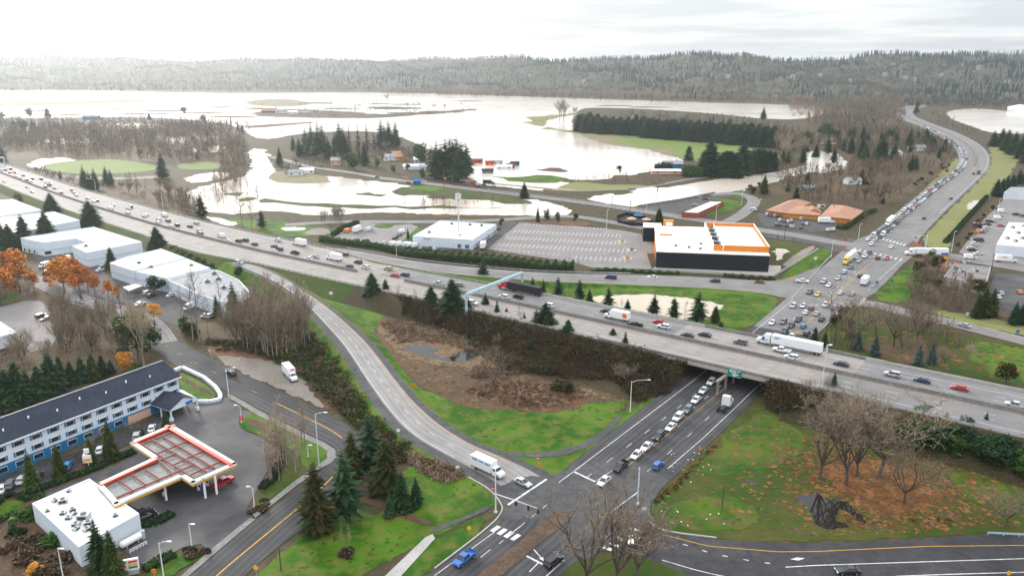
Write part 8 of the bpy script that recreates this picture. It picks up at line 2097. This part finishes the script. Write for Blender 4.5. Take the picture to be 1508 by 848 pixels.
t.part('screen_fence',m,M['black_wall'])
for i,(x,y) in enumerate(((930,327),(952,328),(940,322))):
 pp = P(x,y); m = MB(); m.tube([pp + Vector((0,0,2.2)),pp + Vector((0,0,3.3))],[3.2,.3],10); m.tube([pp,pp + Vector((0,0,2.3))],.1,6); t.part('awning',m,M['tan'] if 'tan' in M else M['pink'] if i < 2 else M['teal'])
m = MB(); m.box((P(925,329).x,P(925,329).y,.9),(8,4,1.8),.2); t.part('container',m,M['dark_metal'])
# ---------------------------------------------------------------- lights,poles,signs
def lamp_post(bx,by,tx,ty,arm=None,label='',group=None,z=0.0,double=False,mat_='pole',banner=None):
 """pole from (bx,by) to row ty; arm = survey x of the lamp head"""
 p = P(bx,by,z); h = max(3,HT(p,ty)); t = Thing('street_lamp',p,label,'street lamp',group)
 m = MB(); m.tube([p,p + Vector((0,0,h))],[.16,.09],8); t.part('pole',m,M[mat_])
 m = MB(); m.box(p + Vector((0,0,.25)),(.5,.5,.5)); t.part('base',m,M['concrete'])
 top = p + Vector((0,0,h))
 dep = p.y * CT + (HC - p.z - h) * ST
 dxm = ((arm - PX(top)[0]) * dep / FL) if arm else .6
 for s in ((1,-1) if double else (1,)):
  e = top + Vector((dxm * s,-.2,.5 if arm else .1))
  m = MB(); m.tube([top - Vector((0,0,.4)),top + Vector((dxm * s * .35,-.05,.25)),e],.06,6); t.part('arm',m,M[mat_])
  m = MB(); m.box(e + Vector((.3 * (1 if dxm * s > 0 else -1),0,-.02)),(.85,.36,.16)); t.part('lamp_head',m,M['signwhite'],bevel=.03)
 if banner: m = MB(); m.box(p + Vector((0,-.05,1.6)),(.9,.12,1.5)); t.part('banner',m,M[banner])
LG_ = 'street lamps'
for a in ((337,584,333,543,344,'street lamp beside the white planter wall'),(470,687,467,609,478,'tallest street lamp at the street bend by the birches'),(243,862,234,799,248,'street lamp rising past the price sign'),(95,860,90,807,None,'white lot light at the bottom corner below the shop'),(283,808,281,771,None,'white lot light in the reddish shrubs at the station exit'),
    (375,748,371,718,368,'white lot light beside the sidewalk at the pump side'),(928,607,931,561,954,'tall street lamp by the footpath near the bridge'),(485,391,484,373,None,'lamp on the median wall by the freeway split'),(584,378,583.5,361,567,'freeway lamp in front of the depot hedge'),(93,268,89,251,None,'freeway lamp beside the dark round tree'),(142,286,139,264,129,'freeway lamp with a long arm past the conifers'),
    (241,312,237,283,226,'freeway lamp over the delivery van'),(756,449,757,427,None,'lamp on the freeway median beyond the gantry'),(1264,352,1266,330,None,'lamp at the highway corner of the far junction'),(1224,379,1225,354,None,'white lamp on the lawn tip at the far junction'),(1401,371,1406,341,None,'white lamp post by the highway verge and brush'),(82,430,81,424,91,'street lamp under the orange trees'),
    (130,455,129,448,137,'street lamp by the leafless copse'),(1280,430,1281,421,None,'short pale lamp beside the side road mouth'),(893,347,894,309,None,'slim lamp by the road along the flood'),(952,312,951,282,None,'slim lamp on the flood road'),(1092,303,1093,281,None,'slim lamp at the curved road'),(1054,325,1055,303,None,'slim lamp behind the brick building'),(1463,321,1466,304,None,'car park lamp first from the highway verge'),(1470,308,1473,293,None,'car park lamp second by the shop row lot'),(1479,296,1481,283,None,'car park lamp by the dealer building'),
    (773,322,773,299,None,'slim lamp behind the empty car park')):
 lamp_post(a[0],a[1],0,a[3],a[4],a[5],LG_)
lamp_post(356,623,0,598,349,'lot light with a red banner on the green island',LG_,banner='red')
lamp_post(454,674,0,655,None,'short white lamp among the birches',LG_)
lamp_post(1209,580,0,508,None,'tall silver lamp post at the bridge end',LG_,5.5)
lamp_post(1218,520,0,508,None,'short silver lamp on the far barrier of the bridge',LG_,6.5)
def utility_pole(bx,by,ty,label,wires=None,arms=1):
 p = P(bx,by); h = HT(p,ty); t = Thing('utility_pole',p,label,'utility pole','utility poles')
 m = MB(); m.tube([p,p + Vector((0,0,h))],[.2,.12],8); t.part('pole',m,M['wood'])
 for k in range(arms): m = MB(); m.box(p + Vector((0,0,h - .5 - k * .9)),(2.4,.14,.14),.3); t.part('crossarm',m,M['wood'])
for a in ((1155,353,319,'dark utility pole before the restaurant car park'),(1460,398,374,'dark utility pole between flat roof and striped car park'),(654,280,246,'utility pole by the fir clump'),(668,274,256,'shorter utility pole by the fir clump'),(516,250,226,'utility pole beside the farmstead lane'),(1145,353,346,'short dark post first along the restaurant road'),(1168,356,350,'short dark post second along the restaurant road'),(901,304,288,'utility pole on the flood road'),(928,313,296,'second utility pole on the flood road')):
 utility_pole(*a)
p = P(1063,751); m = MB(); m.tube([p,p + Vector((0,0,HT(p,713)))],[.16,.13],8); single('wooden_post',m,M['wood'],'bare brown wooden post standing alone on the grass','post',None,p)
p = P(414,840); m = MB(); m.tube([p,p + Vector((0,0,HT(p,806)))],[.17,.13],8); single('wooden_post',m,M['wood'],'wooden post on the lawn by the street edge','post',None,p)
def signal(bx,by,ty,arm_px,heads,label,curve=False):
 p = P(bx,by); h = HT(p,ty); t = Thing('traffic_signal',p,label,'traffic light','traffic lights')
 m = MB(); m.tube([p,p + Vector((0,0,h))],[.2,.12],10); t.part('pole',m,M['pole'])
 m = MB(); m.box(p + Vector((0,0,.2)),(.8,.8,.4)); t.part('base',m,M['concrete'])
 (ax,ay),hz_ = arm_px
 a0 = p + Vector((0,0,HT(p,hz_))); a1 = P(ax,ay,a0.z + .3)
 m = MB(); m.tube([a0,L2(a0,a1,.5) + Vector((0,0,.1)),a1],[.13,.1,.07],8); t.part('mast_arm',m,M['pole'])
 for f in heads:
  c_ = L2(a0,a1,f); m = MB(); m.box(c_ - Vector((0,0,.55)),(.42,.36,1.25),.5); hd_ = t.part('signal_head',m,M['dark_metal'])
  m = MB()
  for k,mt in ((.9,0),(.55,1),(.2,2)):
   m.tube([c_ + Vector((.1,-.16,-k)),c_ + Vector((.13,-.24,-k))],.12,8)
  t.part('lens',m,M['dark_metal'],hd_)
signal(730,755,699,((794,749),727),(.48,.76,.98),'traffic signal mast with three dark heads at the ramp end')
signal(939,743,688,((896,757),724),(.6,.95),'traffic signal mast behind the leafless island trees')
signal(1363,365,345,((1345,348),348),(.4,.8),'traffic signal mast with blue sign at the far junction')
SG = [(726,738,716,'red','round red do-not-enter sign beside the signal mast',1),(792,688,672,'red','red and white wrong way sign on the grass corner',1),(795,689,683,'cone','orange placard at the foot of the wrong way sign',0),(691,787,774,'yellow','yellow warning sign by the park path',1),(498,510,503,'signwhite','white sign first along the exit ramp',0),(537,588,580,'cone','orange sign on the exit ramp bank',0),(587,642,631,'signwhite','blue-white sign midway down the exit ramp',0),(674,694,685,'signwhite','small white sign before the ramp end',0),
   (610,571,566,'cone','red-orange marker on the green slope inside the ramp',0),(488,441,430,'signwhite','pale sign on the grass at the ramp gore',0),(440,450,441,'pale' if 'pale' in M else 'signwhite','pale blue sign behind the alder stand',0),(378,848,832,'yellow','yellow sign on a dark post by the street',1),(228,850,837,'cone','orange sign beside the station hedge',0),(529,625,617,'yellow','yellow sign under the firs',0),(609,395,389,'yellow','yellow exit sign in the collector road gore',0),(259,318,311,'yellow','orange warning sign beside the freeway van',0),(376,344,337,'cone','orange sign by the silver pond',0),(91,275,270,'cone','orange board beside the western freeway',0),(123,279,273,'skyblue' if 'skyblue' in M else 'blue','blue board beside the western freeway',0),
   (1164,427,408,'yellow','yellow warning sign on the corner of the collector road',0),(1312,424,412,'green_sign','green street sign by the slip lane',0),(1291,420,414,'blue','blue sign at the edge of the arterial',0),(1243,368,352,'red','red and white sign on the far corner',0),(1120,299,293,'yellow','yellow sign at the curved road',0),(1498,492,486,'skyblue' if 'skyblue' in M else 'blue','blue covered sign on the east verge',0),(1424,466,461,'signwhite','white marker on the side road verge',0),(1484,850,840,'yellow','yellow sign at the slip road edge',1),(948,755,746,'signwhite','pale board at the foot of the signal mast',0),(1200,388,379,'signwhite','grey information board on the corner lawn',0),(1352,362,356,'red','red stop marker at the highway corner',1),(1436,277,268,'red','red marker beside the highway',0),(656,271,262,'yellow','yellow sign by the fir clump',0)]
for (bx,by,ty,mt,lb,rd) in SG:
 p = P(bx,by,.05 if by > 300 else .1); h = max(1.6,HT(p,ty)); t = Thing('road_sign',p,lb,'sign','small roadside signs')
 m = MB(); m.tube([p,p + Vector((0,0,h))],.05,6); t.part('post',m,M['steel'])
 sc = 1.0 if by > 560 else 1.5
 m = MB()
 if rd: m.tube([p + Vector((0,-.07,h - .45)),p + Vector((0,-.11,h - .45))],.5 * sc,12)
 else: m.box(p + Vector((0,-.08,h - .45)),(.95 * sc,.05,.8 * sc),.15)
 t.part('panel',m,M[mt])
 if mt == 'red' and by > 600: m = MB(); m.box(p + Vector((0,-.14,h - .45)),(.66,.03,.16)); t.part('bar',m,M['signwhite'])
p = P(1388,394); t = Thing('pylon_sign',p,'tall orange and blue pylon sign beside the stained flat roof','sign'); h = HT(p,372)
for s in (-1.6,1.6): m = MB(); m.beam(p + Vector((s,0,0)),p + Vector((s,0,h)),.5); t.part('leg',m,M['tan'] if 'tan' in M else M['pink'])
for z,w_,hh_,mt in ((.92,3.0,.14,'blue'),(.70,2.6,.2,'yellow'),(.5,2.6,.14,'glass')): m = MB(); m.box(p + Vector((0,0,h * z)),(w_,.5,h * hh_)); t.part('panel',m,M[mt])
m = MB(); m.beam(p + Vector((-1.9,0,h * .82)),p + Vector((1.9,0,h * .82)),.5,.8); t.part('crossbar',m,M['pink'])
for (x,y,lb) in ((1031,662,'orange traffic cone on the edge of the arterial'),(777,428,'orange barrel at the foot of the gantry')):
 p = P(x,y,.1); t = Thing('traffic_cone',p,lb,'cone'); m = MB(); m.tube([p,p + Vector((0,0,1.1))],[.32,.07],10); t.part('body',m,M['cone']); m = MB(); m.box(p + Vector((0,0,.03)),(.7,.7,.06)); t.part('foot',m,M['dark_metal'])
m = MB(); c_ = resample([P(774,428.5,2.5),P(783,430,2),P(795,432,1.5)],2.5)
for a,b in zip(c_,c_[1:]): m.beam(a + Vector((0,0,.6)),b + Vector((0,0,.6)),.1,1.1)
single('safety_netting',m,M['cone'],'orange safety netting by the gantry leg','netting')
rs = rnd(9); m = MB()
for poly,n in (([(998,716),(1012,700),(1050,662),(1058,672),(1020,712)],22),([(965,748),(1000,774),(1080,780),(1040,764)],9),([(300,512),(350,515),(390,530),(420,545)],14)):
 wp = [P(x,y)[:2] for x,y in poly]; xs,ys = [p[0] for p in wp],[p[1] for p in wp]
 for _ in range(n):
  x,y = rs.uniform(min(xs),max(xs)),rs.uniform(min(ys),max(ys)); m.box((x,y,.17),(rs.uniform(.12,.4),rs.uniform(.1,.25),.12),rs.uniform(0,3))
tag(m.build('litter',M['signwhite']),'scraps of white litter on the verges',None,None,'stuff')
for k,(a,b) in enumerate((((0,776),(118,842)),((0,798),(60,860)),((0,815),(40,860)))):
 p0,p1 = P(a[0] - 120,a[1] - 70,9),P(b[0] + 30,b[1] + 20,9); m = MB(); m.tube([L2(p0,p1,f) - Vector((0,0,4 * f * (1 - f) * .8)) for f in np.linspace(0,1,14)],.035,4)
 single('power_line',m,M['wood'],ORD[k] + ' overhead wire crossing the corner below the shop','wire','overhead wires at the corner')
# ---------------------------------------------------------------- haze
hz = MB(); hz.box((0,3800,110),(15000,9000,222))
hm = bpy.data.materials.new('haze'); hm.use_nodes = True
ht = hm.node_tree; ht.nodes.remove(ht.nodes['Principled BSDF'])
pv = ht.nodes.new('ShaderNodeVolumePrincipled')
pv.inputs['Color'].default_value = (.90,.955,1,1); pv.inputs['Density'].default_value = HAZE if 'HAZE' in globals() else .00009; pv.inputs['Anisotropy'].default_value = .7
ht.links.new(pv.outputs[0],ht.nodes['Material Output'].inputs['Volume'])
ho = hz.build('haze',hm); tag(ho,'pale winter haze over the valley',None,None,'stuff'); ho.visible_shadow = True
for d_ in (PROTO,VP):
 for v in d_.values():
  for o in (v if isinstance(v,list) else [v]):
   for c_ in list(KIDS.get(o.name,())): bpy.data.objects.remove(c_)
   bpy.data.objects.remove(o)
